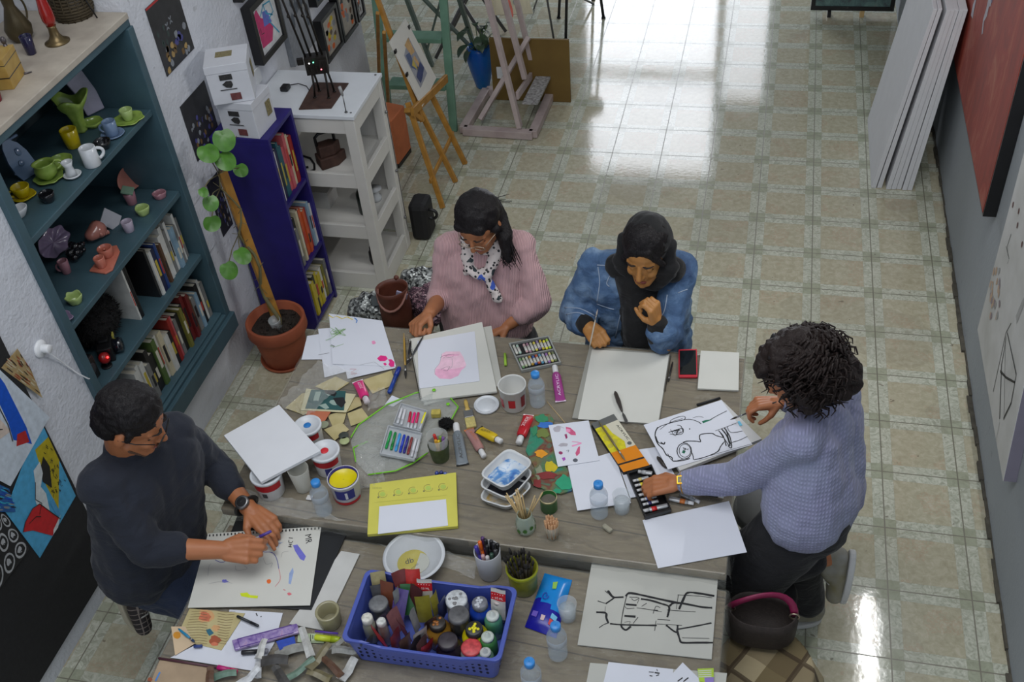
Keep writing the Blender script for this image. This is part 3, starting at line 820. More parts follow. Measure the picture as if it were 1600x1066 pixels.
b.box((0, 0, .045), (.105, .06, .085), 0, Mr).box((-.03, -.032, .04), (.035, .008, .06), 0, Mr).box((.03, -.032, .05), (.035, .008, .05), 0, Mr)
for k in range(7): b.cyl((-.045 + k * .015, -.034, .012 + .01 * (k % 3)), .005, .03, 8, 0, Mr)
b.box((-.075, .01, .06), (.03, .02, .03), 0, Mr)
b.build('body', IRON, e, bevel=.002)
for i, (dx, dy) in enumerate(((-.03, -.02), (.03, -.02), (-.03, .03), (.035, .03))):
 q0 = Mr @ Vector((dx, dy, .01)); q1 = Vector((bx.x + dx * 1.2, bx.y + dy * 1.3, CH + .006))
 MB().tube([q0, (q0 + q1) / 2 + Vector((.006, -.006, 0)), q1], [.006, .005, .005], 8).cyl((q1.x, q1.y, CH + .006), .009, .006, 10).build('leg', IRON, e)
for dx, top in ((-.045, (-.19, .06, .62)), (-.02, (-.15, .08, .62)), (.012, (-.12, .1, .60)), (.035, (-.09, .1, .58))):
 q0 = Mr @ Vector((dx, .0, .085)); q1 = bx + Vector(top)
 MB().tube([q0, (q0 * .5 + q1 * .5) + Vector((.004, 0, 0)), q1], .0055, 8).ball(q0.lerp(q1, .35), .009).build('neck_rod', IRON, e)
for c, dx, dz in (('green', -.01, .07), ('red', .02, .03), ('white', -.03, .068)):
 t = NT(c + '_lamp_glow'); cc = {'green': (.1, 1, .5, 1), 'red': (1, .1, .15, 1), 'white': (1, 1, 1, 1)}[c]
 t.b.inputs['Emission Color'].default_value = cc; t.b.inputs['Emission Strength'].default_value = 2
 q = Mr @ Vector((dx, -.04, dz)); MB().ball(q, .0035).build('indicator_light', t.done(None, .4), e)
p = at(541, 176, CH)
e = thing('screwdriver', 'slim silver screwdriver standing upright at the cabinet corner', 'screwdriver', (p.x, p.y, CH + .0005))
MB().cyl((0, 0, 0), .008, .004).tube([(0, 0, .003), (0, 0, .09)], .0028, 8).build('shaft', mat('steel', (130, 130, 130), .3, metal=.9), e, world=False)
MB().tube([(0, 0, .088), (-.003, .0, .11), (-.008, 0, .135)], [.005, .008, .007], 10).build('handle', mat('grey_handle', (150, 150, 150), .35), e, world=False)
p = at(446, 139, CH + .01)
e = thing('charger', 'black plug charger lying on the cabinet next to the wall', 'charger', (-1.12, -3.35, CH + .0005))
MB().box((0, 0, .012), (.04, .05, .024)).build('plug', BLACKP, e, world=False, bevel=.006)
MB().tube([(.0, .02, .012), (.05, .05, .01), (.10, .03, .008), (.13, -.01, .008)], .0025, 6).build('cord', BLACKP, e, world=False)
MB().bb(0, .008, -.04, .04, 0, .075).build('wall_socket', WHITE, None, loc=(XW, -3.37, 1.09), label='square white wall socket above the cabinet top', cat='socket', bevel=.002)
# PICTURES ON THE WALLS
def wallpic(name, label, cat, y0, y1, z0, z1, depth, fw, paint, mats, group=None, frame=BLACKP):
 """y0 near edge, y1 far edge; paint(mb, P) adds flat shapes with P(u,v) -> point on the picture face"""
 e = thing(name, label, cat, (XW, (y0 + y1) / 2, z0), group)
 xf_ = XW + depth
 if fw:
  MB().bb(XW + .001, xf_, y0, y1, z0, z0 + fw).bb(XW + .001, xf_, y0, y1, z1 - fw, z1).bb(XW + .001, xf_, y0, y0 + fw, z0 + fw, z1 - fw).bb(XW + .001, xf_, y1 - fw, y1, z0 + fw, z1 - fw).build('frame', frame, e)
  xf_ -= .012
 b = MB()
 b.bb(XW + .0015, xf_, y0 + fw, y1 - fw, z0 + fw, z1 - fw, 0)
 a0, a1, b0, b1 = y0 + fw, y1 - fw, z0 + fw, z1 - fw
 def Pt(u, v, lift=0): return Vector((xf_ + .0004 + lift, a0 + (a1 - a0) * u, b0 + (b1 - b0) * v))
 paint(b, Pt)
 b.build('picture', mats, e)
 return e
def poly(b, Pt, uv, mi, lift=0):
 b.add([Pt(u, v, lift) for u, v in uv], [tuple(range(len(uv)))], mi)
def blob_uv(cx, cy, rx, ry, n=14, jit=.25, rnd=None):
 rnd = rnd or R_
 return [(cx + rx * math.cos(2 * PI * k / n) * (1 + rnd.uniform(-jit, jit)), cy + ry * math.sin(2 * PI * k / n) * (1 + rnd.uniform(-jit, jit))) for k in range(n)]
PT = lambda n, c, **k: mat('paint_' + n, c, .55, .15, 40, **k)
c_blk, c_wht, c_red, c_blu, c_yel, c_sky, c_pnk, c_org, c_grn, c_tan, c_gry, c_cyn = PT('black', (30, 30, 30)), PT('white', (212, 214, 214)), PT('red', (176, 40, 40)), PT('blue', (26, 76, 176)), PT('yellow', (196, 172, 40)), PT('sky', (76, 150, 196)), PT('pink', (196, 50, 108)), PT('orange', (206, 98, 40)), PT('green', (56, 116, 84)), PT('tan', (170, 140, 84)), PT('grey', (130, 134, 140)), PT('cyan', (50, 156, 190))
DARKP = mat('dark_poster', (42, 42, 44), .45, .3, 24)
def paint_p1(b, P):
 b.add([P(0, .97), P(1, .97), P(1, 1), P(0, 1)], [(0, 1, 2, 3)], 3)
 for (u, v) in ((.42, .58), (.56, .62)):
  for s in (-1, 1):
   poly(b, P, [(u - .05, v + .05 * s), (u - .02, v + .05 * s), (u + .05, v - .05 * s), (u + .02, v - .05 * s)], 1)
 for k in range(14): poly(b, P, blob_uv(R_.uniform(.1, .9), R_.uniform(.05, .35), .05, .05, 8), R_.choice([1, 2, 4]))
 for k in range(6): poly(b, P, blob_uv(R_.uniform(.55, .9), R_.uniform(.28, .42), .06, .05, 8), R_.choice([1, 5]), .0002)
 for k in range(6): poly(b, P, blob_uv(R_.uniform(.1, .4), R_.uniform(.4, .7), .03, .05, 8), 6)
def paint_p2(b, P):
 for k in range(46): poly(b, P, blob_uv(R_.uniform(.08, .92), R_.uniform(.1, .62), .04, .045, 8), R_.choice([1, 1, 4, 5, 0, 0]), k * 2e-5)
pal = [DARKP, c_gry, c_tan, c_red, PT('ochre', (110, 84, 44)), PT('violet', (70, 70, 130)), PT('murk', (50, 66, 62))]
wallpic('poster', 'black unframed poster with two white figures, upper one beside the teal bookcase', 'poster', -4.09, -3.83, 1.505, 1.80, .004, 0, paint_p1, pal)
wallpic('poster', 'dark unframed poster of a crowd of pale shapes, beside the stacked white boxes', 'poster', -4.07, -3.83, 1.08, 1.352, .004, 0, paint_p2, pal)
wallpic('poster', 'small dark unframed poster behind the climbing plant', 'poster', -4.06, -3.95, .66, .95, .004, 0, paint_p2, pal)
def paint_f1(b, P):
 b.add([P(0, 0), P(1, 0), P(1, 1), P(0, 1)], [(0, 1, 2, 3)], 0)
 poly(b, P, [(.1, .15), (.55, .1), (.72, .35), (.5, .6), (.3, .72), (.2, .95), (.08, .9)], 1, .0002)
 poly(b, P, [(.35, .5), (.7, .45), (.6, .75), (.4, .8)], 2, .0004)
 for pts in ([(.3, .75), (.5, .9), (.8, .85), (.85, .6), (.6, .55)], [(.5, .92), (.55, .7), (.8, .55)], [(.6, .5), (.75, .3), (.9, .1)]):
  b.ribbon([P(*q) for q in pts], .008, 3, Vector((1, 0, 0)))
 b.ribbon([P(*q) for q in [(.12, .5), (.2, .55), (.18, .42), (.3, .4)]], .004, 4, Vector((1, 0, 0)))
wallpic('framed_picture', 'thick black framed pink and blue abstract picture above the white cabinet', 'picture', -3.355, -3.046, 1.18, 1.47, .05, .028, paint_f1, [c_wht, c_pnk, PT('periwinkle', (96, 110, 190)), c_cyn, c_blk])
def paint_big(b, P):
 b.add([P(0, 0), P(1, 0), P(1, 1), P(0, 1)], [(0, 1, 2, 3)], 0)
 for k in range(30): poly(b, P, blob_uv(R_.uniform(.25, .9), R_.uniform(.2, .75), .07, .05, 9), R_.choice([1, 1, 2, 3]), k * 3e-5)
 for k in range(22): poly(b, P, blob_uv(R_.uniform(.0, .8), R_.uniform(.62, 1), .08, .05, 9), R_.choice([4, 4, 5, 0]), .001 + k * 3e-5)
wallpic('canvas_painting', 'tall grey and blue figure painting hanging behind the metal sculpture', 'painting', -3.0, -2.69, .99, 1.75, .03, 0, paint_big, [c_gry, PT('slate', (76, 84, 94)), PT('stone', (150, 148, 140)), PT('soot', (52, 54, 60)), PT('royal', (40, 50, 170)), c_sky])
def paint_sm(b, P):
 b.add([P(0, 0), P(1, 0), P(1, 1), P(0, 1)], [(0, 1, 2, 3)], 0)
 for k in range(16): poly(b, P, blob_uv(R_.uniform(.15, .85), R_.uniform(.1, .9), .1, .08, 8), R_.choice([1, 2, 3, 4]), k * 4e-5)
smp = [PT('warm_grey', (168, 162, 150)), PT('umber', (92, 74, 60)), c_yel, c_gry, c_org]
wallpic('framed_picture', 'small black framed yellow and grey picture, nearest of the row by the ladder', 'picture', -2.63, -2.38, .82, 1.07, .05, .022, paint_sm, smp)
wallpic('framed_picture', 'small black framed orange and dark picture, middle of the row by the ladder', 'picture', -2.365, -2.125, .815, 1.09, .05, .022, paint_sm, [smp[0], c_org, smp[1], c_blk, c_gry])
wallpic('framed_picture', 'small black framed pale picture, farthest of the row by the ladder', 'picture', -2.105, -1.98, .82, 1.05, .05, .02, paint_sm, [c_wht, c_org, c_gry, c_wht, smp[1]])
wallpic('framed_picture', 'small black framed blue picture hanging above the row of three', 'picture', -2.63, -2.44, 1.15, 1.36, .05, .022, paint_sm, [c_sky, c_blu, c_wht, c_blu, c_cyn])
wallpic('framed_picture', 'black framed picture highest above the pink and blue one', 'picture', -3.40, -3.16, 1.52, 1.76, .05, .024, paint_sm, [PT('burgundy', (80, 36, 50)), c_blk, smp[1], c_red, c_blk])
e = thing('wall_socket', 'round white wall socket with a cable on the plaster left of the bookcase', 'socket', (XW, -5.35, 1.13))
p = onx(62, 545, XW)
e.location = (XW, p.y, p.z)
ORG[e.name] = Vector((XW, p.y, p.z))
MB().lathe([(.032, 0), (.034, .004), (.028, .012), (.001, .013)], 24, 0, xf((0, 0, 0), 0, 0, PI / 2)).build('plate', WHITE, e, world=False)
MB().cyl((0, 0, 0), .016, .03, M=xf((.01, .003, 0), 0, 0, PI / 2)).build('plug', WHITE, e, world=False)
q = [onx(72, 548, XW + .03), onx(95, 565, XW + .01), onx(120, 583, XW + .006), onx(138, 592, -1.215), at(150, 592, SZ[3] + .004)]
MB().tube(q, .0028, 6).build('cord', WHITE, e)
pn = MB().bb(XW + .001, XW + .012, -7.2, -5.45, .26 - .16, 1.62)
pn = MB()
pn.prism([(XW + .001, -5.47, 1.75), (XW + .001, -5.53, .095), (XW + .001, -7.6, .095), (XW + .001, -7.6, 1.75)], (.011, 0, 0))
pn.build('pinboard', mat('black_board', (30, 30, 32), .85, .2, 60, .3, 200), None, label='large matt black board fixed on the white wall at the left', cat='board')
def sheet_on_wall(name, label, cat, quad, mats, paint, x=XW + .0125, th=.0012):
 q = [onx(a, b_, x) for a, b_ in quad]      # TL, TR, BR, BL in the photo
 b = MB(); b.prism(q, (th, 0, 0), 0)
 def Pt(u, v, lift=0):
  return q[0].lerp(q[1], u).lerp(q[3].lerp(q[2], u), v) + Vector((th + .0003 + lift, 0, 0))
 paint(b, Pt)
 return b.build(name, mats, None, label=label, cat=cat)
def pa(b, P):
 for k in range(60): poly(b, P, blob_uv(R_.uniform(.03, .97), R_.uniform(.03, .97), .09, .03, 8), R_.choice([1, 2, 3, 4]), k * 2e-5)
sheet_on_wall('collage', 'narrow torn collage of brown, red and cream paint on the black board', 'collage', [(27, 545), (48, 578), (66, 622), (2, 575)], [PT('sand', (168, 146, 104)), c_tan, PT('rust', (150, 70, 44)), PT('bone', (190, 180, 150)), PT('dark_umber', (64, 50, 40))], pa, XW + .0125)
def pb_(b, P):
 poly(b, P, [(.0, .0), (.35, .08), (.8, .3), (.97, .42), (.7, .52), (.55, .4), (.3, .26), (0, .2)], 1)
 poly(b, P, blob_uv(.12, .28, .16, .1), 2, .0002)
 poly(b, P, [(.1, .38), (.4, .42), (.62, .46), (.5, .62), (.2, .66), (.05, .55)], 3, .0003)
 poly(b, P, [(.2, .45), (.4, .5), (.3, .62)], 4, .0005)
 poly(b, P, [(0, .6), (.3, .62), (.55, .72), (.48, .9), (.25, .97), (0, .9)], 1, .0004)
 poly(b, P, [(.72, .44), (.8, .34), (.92, .42), (.78, .56)], 2, .0006)
 b.ribbon([P(*q, .0006) for q in [(.1, .5), (.3, .48), (.35, .58), (.5, .5)]], .004, 5, Vector((1, 0, 0)))
 b.ribbon([P(*q, .0006) for q in [(0, .22), (.3, .3), (.55, .42), (.7, .54)]], .004, 5, Vector((1, 0, 0)))
sheet_on_wall('painting', 'white sheet with vivid blue and red shapes pinned on the black board', 'painting', [(-30, 550), (77, 652), (16, 760), (-60, 720)], [PT('pale_sheet', (196, 206, 216)), PT('vivid_blue', (10, 80, 190)), c_red, PT('pale_skin', (206, 190, 178)), c_yel, c_blk], pb_, XW + .0145)
def pc_(b, P):
 poly(b, P, [(.22, .0), (.52, .0), (.86, .36), (.5, .36), (.1, .26)], 1)
 for k in range(60):
  u, v = R_.uniform(.24, .76), R_.uniform(.03, .33); a = R_.uniform(0, 3)
  if v * 2 < u + .25: b.ribbon([P(u, v, .0006), P(u + .05 * math.cos(a), v + .03 * math.sin(a), .0006)], .0022, 5, Vector((1, 0, 0)))
 poly(b, P, [(.26, .2), (.42, .18), (.6, .3), (.42, .38), (.3, .34)], 5, .001)
 poly(b, P, [(.24, .28), (.36, .32), (.42, .44), (.55, .42), (.74, .5), (.6, .66), (.42, .6), (.3, .48), (.2, .42)], 2, .0012)
 poly(b, P, [(.52, .58), (.96, .42), (.99, .66), (.62, .86), (.46, .98), (.42, .88), (.44, .7)], 3, .0014)
 poly(b, P, [(.7, .36), (.92, .38), (.9, .44), (.68, .44)], 4, .0016)
 poly(b, P, [(.93, .38), (1.0, .52), (.99, .64), (.95, .6)], 2, .0017)
 for pts in ([(.52, .58), (.44, .7), (.42, .88), (.46, .98)], [(.3, .48), (.42, .6), (.55, .55), (.6, .66)], [(.52, .58), (.7, .52), (.96, .42)], [(.5, .85), (.56, .72), (.64, .66)]):
  b.ribbon([P(*q, .0022) for q in pts], .003, 5, Vector((1, 0, 0)))
sheet_on_wall('painting', 'blue cartoon-style painting with a red shape and yellow hatching on the black board', 'painting', [(62, 655), (118, 775), (62, 872), (8, 800)], [PT('pool_blue', (76, 160, 202)), PT('mustard', (176, 160, 30)), PT('off_white', (200, 208, 210)), PT('scarlet', (190, 34, 40)), c_sky, c_blk], pc_, XW + .0135)
def pd_(b, P):
 for i in range(4):
  for j in range(3):
   u, v = (i + .5) / 4, (j + .5) / 3
   poly(b, P, blob_uv(u, v, .11, .145, 16, 0), 1, .0002)
   poly(b, P, blob_uv(u, v, .085, .11, 12, .08), 2, .0004)
   poly(b, P, blob_uv(u - .01, v - .01, .045, .06, 10, .3), 1, .0006)
   b.ribbon([P(u - .05, v + .05, .0008), P(u, v + .02, .0008), P(u + .04, v + .06, .0008)], .003, 2, Vector((1, 0, 0)))
sheet_on_wall('print', 'black and white print of ovals in rows on the black board', 'print', [(-40, 790), (8, 803), (46, 858), (-30, 960)], [PT('charcoal', (38, 38, 40)), PT('silver', (176, 178, 180)), PT('charcoal', (38, 38, 40))], pd_, XW + .0155)
sheet_on_wall('painting', 'small dark blue painted sheet at the left edge of the black board', 'painting', [(-40, 740), (14, 764), (24, 800), (-30, 800)], [PT('mid_blue', (40, 90, 150)), c_blu, c_gry, c_cyn, c_blk], pa, XW + .0165)
e = thing('painting', 'large red abstract painting with black edges on the grey right wall', 'painting', (2.18, -2.7, .70))
px_, ya, yb, za, zb = 2.145, -3.60, -1.75, .70, 2.0
MB().bb(px_, 2.199, ya, yb, za, zb, 0).build('stretcher', BLACKP, e)
REDP = NT('red_brushed_paint')
g_ = REDP.co()
n1 = REDP.noise(REDP.map(g_, (1, 1, .35)), 7, 6, .65, 1.2)
cR = REDP.ramp(n1, [(.3, (120, 44, 34)), (.5, (150, 56, 42)), (.66, (166, 92, 74)), (.8, (176, 150, 136))])
REDP = REDP.done(cR, .6)
b = MB()
b.bb(px_ - .002, px_, ya + .012, yb - .012, za + .012, zb, 0)
for k in range(12):
 y_, z_ = R_.uniform(-3.0, -2.2), R_.uniform(1.25, 1.9)
 b.ribbon([Vector((px_ - .003, y_ + .01 * j * R_.uniform(-1, 1), z_ - .05 * j)) for j in range(5)], R_.uniform(.01, .05), R_.choice([1, 1, 2]), Vector((-1, 0, 0)), k * 1e-4, .5)
b.build('canvas_face', [REDP, PT('dusty_white', (178, 176, 184)), PT('dusty_violet', (96, 94, 130))], e)
e = thing('painting', 'long white painting with scattered ink marks and a wire shape on the right wall', 'painting', (2.18, -4.35, .36))
q = [onx(1568, 752, 2.155), onx(1528, 515, 2.155), onx(1612, 195, 2.155), onx(1660, 330, 2.155)]
MB().prism(q, (.044, 0, 0)).build('stretcher', mat('purple_grey_edge', (120, 116, 130), .6), e)
WP = mat('white_canvas_paint', (206, 206, 204), .6, .06, 6, c2=(184, 184, 180))
b = MB()
b.prism([p_ + Vector((-.002, 0, 0)) for p_ in q], (.002, 0, 0))
nX = Vector((-1, 0, 0))
wp = lambda *pp: [onx(a, b_, 2.1525) for a, b_ in pp]
for pp, w_, mi in (([(1552, 612), (1572, 520), (1580, 505)], .006, 1), ([(1562, 655), (1565, 570), (1574, 520), (1588, 585), (1580, 630), (1568, 655)], .009, 1), ([(1563, 580), (1572, 590), (1586, 598)], .012, 1), ([(1571, 525), (1569, 650)], .003, 1),
     ([(1562, 660), (1556, 690)], .004, 2), ([(1575, 400), (1574, 385), (1580, 366)], .004, 1), ([(1572, 385), (1577, 405), (1574, 412)], .004, 1), ([(1588, 500), (1600, 470)], .03, 2)):
 b.ribbon(wp(*pp), w_, mi, nX, .0006, .3)
for (a, b_) in ((1583, 320), (1590, 352), (1597, 382), (1592, 330)):
 c_ = wp((a, b_))[0]; b.add([c_ + Vector((-.001, .011 * math.cos(k), .014 * math.sin(k))) for k in range(6)], [tuple(range(6))], 3)
for k in range(30):
 c_ = wp((R_.uniform(1546, 1562), R_.uniform(420, 500)))[0]
 b.add([c_ + Vector((-.0008 - k * 1e-5, .02 * math.cos(j) * R_.uniform(.4, 1), .026 * math.sin(j) * R_.uniform(.4, 1))) for j in range(6)], [tuple(range(6))], R_.choice([2, 4, 5]))
b.build('canvas_face', [WP, INK, mat('grey_wash', (160, 160, 158), .6), mat('dark_red_dot', (84, 34, 34), .5), mat('peach_wash', (186, 160, 136), .6), mat('mauve_wash', (140, 126, 132), .6)], e)
CV = mat('primed_canvas', (204, 205, 208), .7, .03, 12, .15, 300)
CVS = mat('canvas_edge', (186, 186, 180), .75, .06, 14, .2, 200)
for i, (a, b_) in enumerate(((1361, 1369), (1370, 1378), (1384, 1391), (1392, 1399), (1400, 1408), (1409, 1416), (1417, 1426))):
 pa_, pb2_ = at(a, 294, 0), at(b_, 297, 0)
 xa, xb = pa_.x, pb2_.x
 xb = xa + .026; dx = .149 - .0090 * i
 lab = ['front one of the leaning blank canvases, showing its whole white face', 'second leaning blank canvas, with a gap behind it', 'third leaning blank canvas from the room side', 'fourth leaning blank canvas from the room side', 'fifth leaning blank canvas from the room side', 'sixth leaning blank canvas, one before the wall side', 'last leaning blank canvas, nearest the grey wall'][i]
 y_n = -2.35 - R_.uniform(-.006, .006)
 e = MB().prism([(xa, y_n, .001), (xb, y_n, .001), (xa + dx + .0205, y_n, 1.068), (xa + dx, y_n, 1.068)], (0, .77, 0)).build('blank_canvas', [CV], None, label=lab, cat='canvas', group='blank canvases leaning on the right wall', bevel=.002)
e = thing('framed_painting', 'black framed teal and brown painting standing at the far end of the floor', 'painting', (1.74, -.10, 0))
fx0, fx1, fz0 = 1.455, 2.03, .045
b = MB()
for a_ in ((fx0, fx1, fz0, fz0 + .03), (fx0, fx1, 1.1, 1.13), (fx0, fx0 + .03, fz0 + .03, 1.1), (fx1 - .03, fx1, fz0 + .03, 1.1)):
 b.bb(a_[0], a_[1], -.12, -.09, a_[2], a_[3])
b.build('frame', BLACKP, e)
tt = NT('teal_abstract'); n1 = tt.noise(tt.co(), 9, 6, .7, 1.5)
MB().bb(fx0 + .03, fx1 - .03, -.112, -.10, fz0 + .03, 1.1).build('picture', tt.done(tt.ramp(n1, [(.3, (66, 50, 56)), (.45, (84, 110, 110)), (.6, (110, 140, 132)), (.75, (120, 90, 96))]), .5), e)
MB().bb(1.575, 1.60, -.14, -.08, 0, fz0).build('foot', BLACKP, e); MB().bb(1.80, 1.83, -.13, -.08, 0, fz0).build('foot', mat('pale_wood', (190, 160, 110), .5), e)
# FAR FURNITURE
def onpl(px, py, p0, n):
 d = ray(px, py); n = Vector(n); p0 = Vector(p0)
 return CAM + d * ((p0 - CAM).dot(n) / d.dot(n))
PINE = mat('yellow_pine', (186, 136, 58), .45, .18, 16, .15, 80, c2=(150, 104, 40))
PINKW = mat('pinkish_white_wood', (186, 172, 168), .5, .1, 12, .2, 60, c2=(164, 148, 146))
MINT = mat('mint_green_paint', (112, 150, 128), .5, .12, 10, .2, 50, c2=(90, 128, 108))
GREYM = mat('grey_metal', (104, 104, 106), .4, .1, metal=.6)
e = thing('easel', 'yellow wooden tripod easel holding a small watercolour by the green ladder', 'easel', (-.72, -2.5, 0))
pl0, pln = (-.60, 0, 0), Vector((1, 0, .30)).normalized()
ep = lambda a, b_: onpl(a, b_, pl0, pln)
def leg_(a, b_, w=.022, t=.03, name='leg', m=PINE, par=None, up=Vector((1, 0, 0))):
 MB().bar(a, b_, w, t, 0, up).build(name, m, par, bevel=.003)
f1, f2, f3 = at(692, 325, .003), at(712, 284, .003), at(727, 256, .003)
leg_(f1, ep(637, 160), par=e); leg_(f2, ep(650, 160), par=e); leg_(f3, ep(670, 140), par=e)
leg_(at(608, 182, .003), ep(600, 50), .02, .02, par=e)
leg_(at(600, 175, .003) + Vector((.05, -.12, .25)), ep(590, 20), .02, .02, name='strut', par=e)
leg_(ep(660, 190), ep(583, -20), .03, .025, name='mast', par=e)
leg_(ep(672, 284), ep(708, 208), .03, .014, name='cross_bar', par=e)
leg_(ep(636, 175) + Vector((.03, 0, 0)), ep(690, 122) + Vector((.03, 0, 0)), .05, .022, name='ledge', par=e)
leg_(ep(618, 60), ep(634, 48), .03, .03, name='clamp', par=e)
leg_(ep(636, 172), ep(655, 186), .03, .04, name='cross_bar', par=e)
off = pln * .03
q = [ep(600, 68) + off, ep(625, 32) + off, ep(673, 124) + off, ep(651, 169) + off]
b = MB(); b.prism(q, pln * .008, 0)
q2 = [p_ + pln * .0083 for p_ in q]
L_ = lambda u, v: q2[0].lerp(q2[1], u).lerp(q2[3].lerp(q2[2], u), v)
for mi, uv in ((1, [(.25, .3), (.75, .2), (.75, .8), (.25, .82)]), (2, [(.45, .22), (.72, .2), (.7, .42), (.5, .4)]), (3, [(.3, .32), (.5, .35), (.42, .6), (.28, .5)]), (4, [(.35, .5), (.5, .45), (.48, .62)]), (2, [(.52, .45), (.62, .45), (.66, .66), (.56, .66)]), (5, [(.3, .66), (.7, .58), (.74, .7), (.5, .76), (.34, .78)]), (1, [(.42, .55), (.55, .6), (.5, .7)])):
 b.patch([L_(*k) for k in uv], mi, pln, .0004 + .0003 * mi)
o = b.build('watercolour', [mat('drawing_board_white', (214, 212, 204), .5, .03), PT('wash_grey', (150, 152, 160)), PT('wash_amber', (196, 160, 110)), PT('wash_blue', (80, 96, 130)), PT('wash_gold', (190, 170, 80)), PT('wash_navy', (60, 70, 110))], None, label='white board with a small blue and amber watercolour clipped on the yellow easel', cat='painting')
for u, v in ((0.02, .15), (.95, .12), (0.02, .5)):
 MB().box(L_(u, v), (.01, .025, .02)).build('clip', BLACKP, o)
e = thing('easel', 'large pinkish white studio easel with a floor frame and paint tray', 'easel', (-.45, -1.72, 0))
A_, B_, C_, D_ = Vector((-.687, -1.96, .03)), Vector((-.226, -1.978, .03)), Vector((-.213, -1.45, .03)), Vector((-.66, -1.44, .03))
for a, b_ in ((A_, B_), (B_, C_), (C_, D_), (D_, A_)):
 leg_(a, b_, .055, .05, 'base_beam', PINKW, e, Vector((0, 0, 1)))
def ext(a, b_, k): return a + (b_ - a) * k
u1a, u1b = at(812, 199, .06), ony(762, 0, -1.9)
leg_(u1a, ext(u1a, u1b, 1.35), .05, .03, 'upright', PINKW, e)
u2a, u2b = ony(820, 122, -1.68), ony(788, 0, -1.68)
leg_(u2a, ext(u2a, u2b, 1.6), .045, .03, 'mast', PINKW, e)
u3a, u3b = ony(836, 118, -1.46), ony(812, 20, -1.46)
leg_(u3a, ext(u3a, u3b, 1.8), .04, .03, 'upright', PINKW, e)
leg_(at(750, 187, .055), ony(826, 58, -1.5), .03, .03, 'brace', PINKW, e)
t0, t1 = onx(808, 150, -.33), onx(846, 95, -.33)
leg_(t0, t1, .02, .05, 'tray_back', PINKW, e, Vector((0, 0, 1)))
ta = [onx(816, 162, -.31), onx(838, 163, -.22), onx(868, 104, -.22), onx(848, 98, -.31)]
zt = ta[0].z
ta = [at(816, 160, zt), at(840, 161, zt), at(868, 104, zt), at(848, 98, zt)]
MB().prism(ta, (0, 0, -.014)).build('paint_tray', mat('paint_crusted_white', (190, 190, 190), .5, .4, 50, c2=(96, 92, 90)), e)
cq = [at(768, 18, zt + .48), at(829, 24, zt + .48)]
cq = [onx(772, 24, -.5), onx(829, 22, -.5)]
dz = Vector((-.12, 0, .55))
b = MB(); q = [cq[0], cq[1], cq[1] + dz, cq[0] + dz]; b.prism(q, (.02, 0, .004), 0)
c0 = cq[0].lerp(cq[1], .35) + dz * .12 + Vector((.021, 0, .004)); nn = (cq[1] - cq[0]).cross(dz).normalized()
if nn.x < 0: nn = -nn
uu = (cq[1] - cq[0]).normalized(); vv = dz.normalized()
b.patch([c0 + uu * .09 * math.cos(k * PI / 10) + vv * .09 * math.sin(k * PI / 10) for k in range(20)], 1, nn, .001)
b.patch([c0 + uu * .16 + vv * .0 + uu * a + vv * c for a, c in ((0, 0), (.05, 0), (.05, .03), (0, .03))], 2, nn, .001)
b.build('canvas_painting', [mat('cream_canvas', (206, 196, 164), .6), PT('vermilion', (214, 74, 36)), c_gry], None, label='cream canvas with an orange disc resting on the pinkish studio easel', cat='painting')
q = [ony(772, 160, -1.50), ony(892, 163, -1.50)]
zt_ = ony(892, 66, -1.50).z
e = MB().prism([(q[0].x, -1.50, 0.001), (q[1].x, -1.50, 0.001), (q[1].x, -1.47, zt_), (q[0].x, -1.47, zt_)], (0, .018, 0)).build('cardboard_sheet', mat('brown_cardboard', (116, 92, 40), .7, .12, 5, .2, 50, c2=(100, 76, 28)), None, label='large brown cardboard sheet standing behind the studio easel', cat='cardboard', bevel=.001)
MB().bb(q[0].x + .04, q[0].x + .085, -1.502, -1.4935, .16, .24).build('paper_label', WHITE, e)
p = Vector((-.715, -1.32, 0))
e = thing('potted_plant', 'plant with drooping dark leaves in a tall blue pot behind the easel', 'plant', p)
MB().lathe([(.045, 0), (.05, .01), (.085, .16), (.095, .22), (.088, .28), (.08, .30), (.072, .30), (.078, .27), (.001, .26)], 32).build('pot', mat('cobalt_glaze', (14, 74, 160), .25, .25, 5, c2=(20, 110, 170)), e, world=False)
LEAFD = mat('dark_leaf', (34, 52, 36), .4, .3, 20, c2=(60, 84, 60))
def leaf(mb, base, tip, w, n=Vector((0, 0, 1)), mi=0, droop=.02, seg=6):
 base, tip = Vector(base), Vector(tip)
 d = tip - base
 s = d.cross(n).normalized()
 up = s.cross(d).normalized()
 vs, fs = [], []
 for k in range(seg + 1):
  t = k / seg
  c = base + d * t + up * (droop * 4 * t * (1 - t))
  ww = w * math.sin(PI * min(t * .92 + .08, 1)) ** .8
  vs += [c - s * ww + up * ww * .25, c, c + s * ww + up * ww * .25]
 for k in range(seg):
  fs += [(3 * k, 3 * k + 1, 3 * k + 4, 3 * k + 3), (3 * k + 1, 3 * k + 2, 3 * k + 5, 3 * k + 4)]
 mb.add(vs, fs, mi, None, True)
b = MB(); s_ = MB()
for k in range(16):
 a = R_.uniform(0, 2 * PI); r = R_.uniform(.06, .17); z = R_.uniform(.30, .46)
 q0 = p + Vector((.03 * math.cos(a), .03 * math.sin(a), .27)); q1 = p + Vector((r * .6 * math.cos(a), r * .6 * math.sin(a), z)); q2_ = p + Vector((r * 1.2 * math.cos(a), r * 1.2 * math.sin(a), z - R_.uniform(.02, .12)))
 s_.tube([q0, (q0 + q1) / 2 + Vector((0, 0, .02)), q1], .003, 5)
 leaf(b, q1, q2_, .028)
b.build('leaves', LEAFD, e); s_.build('stems', mat('green_stem', (80, 104, 60), .5), e)
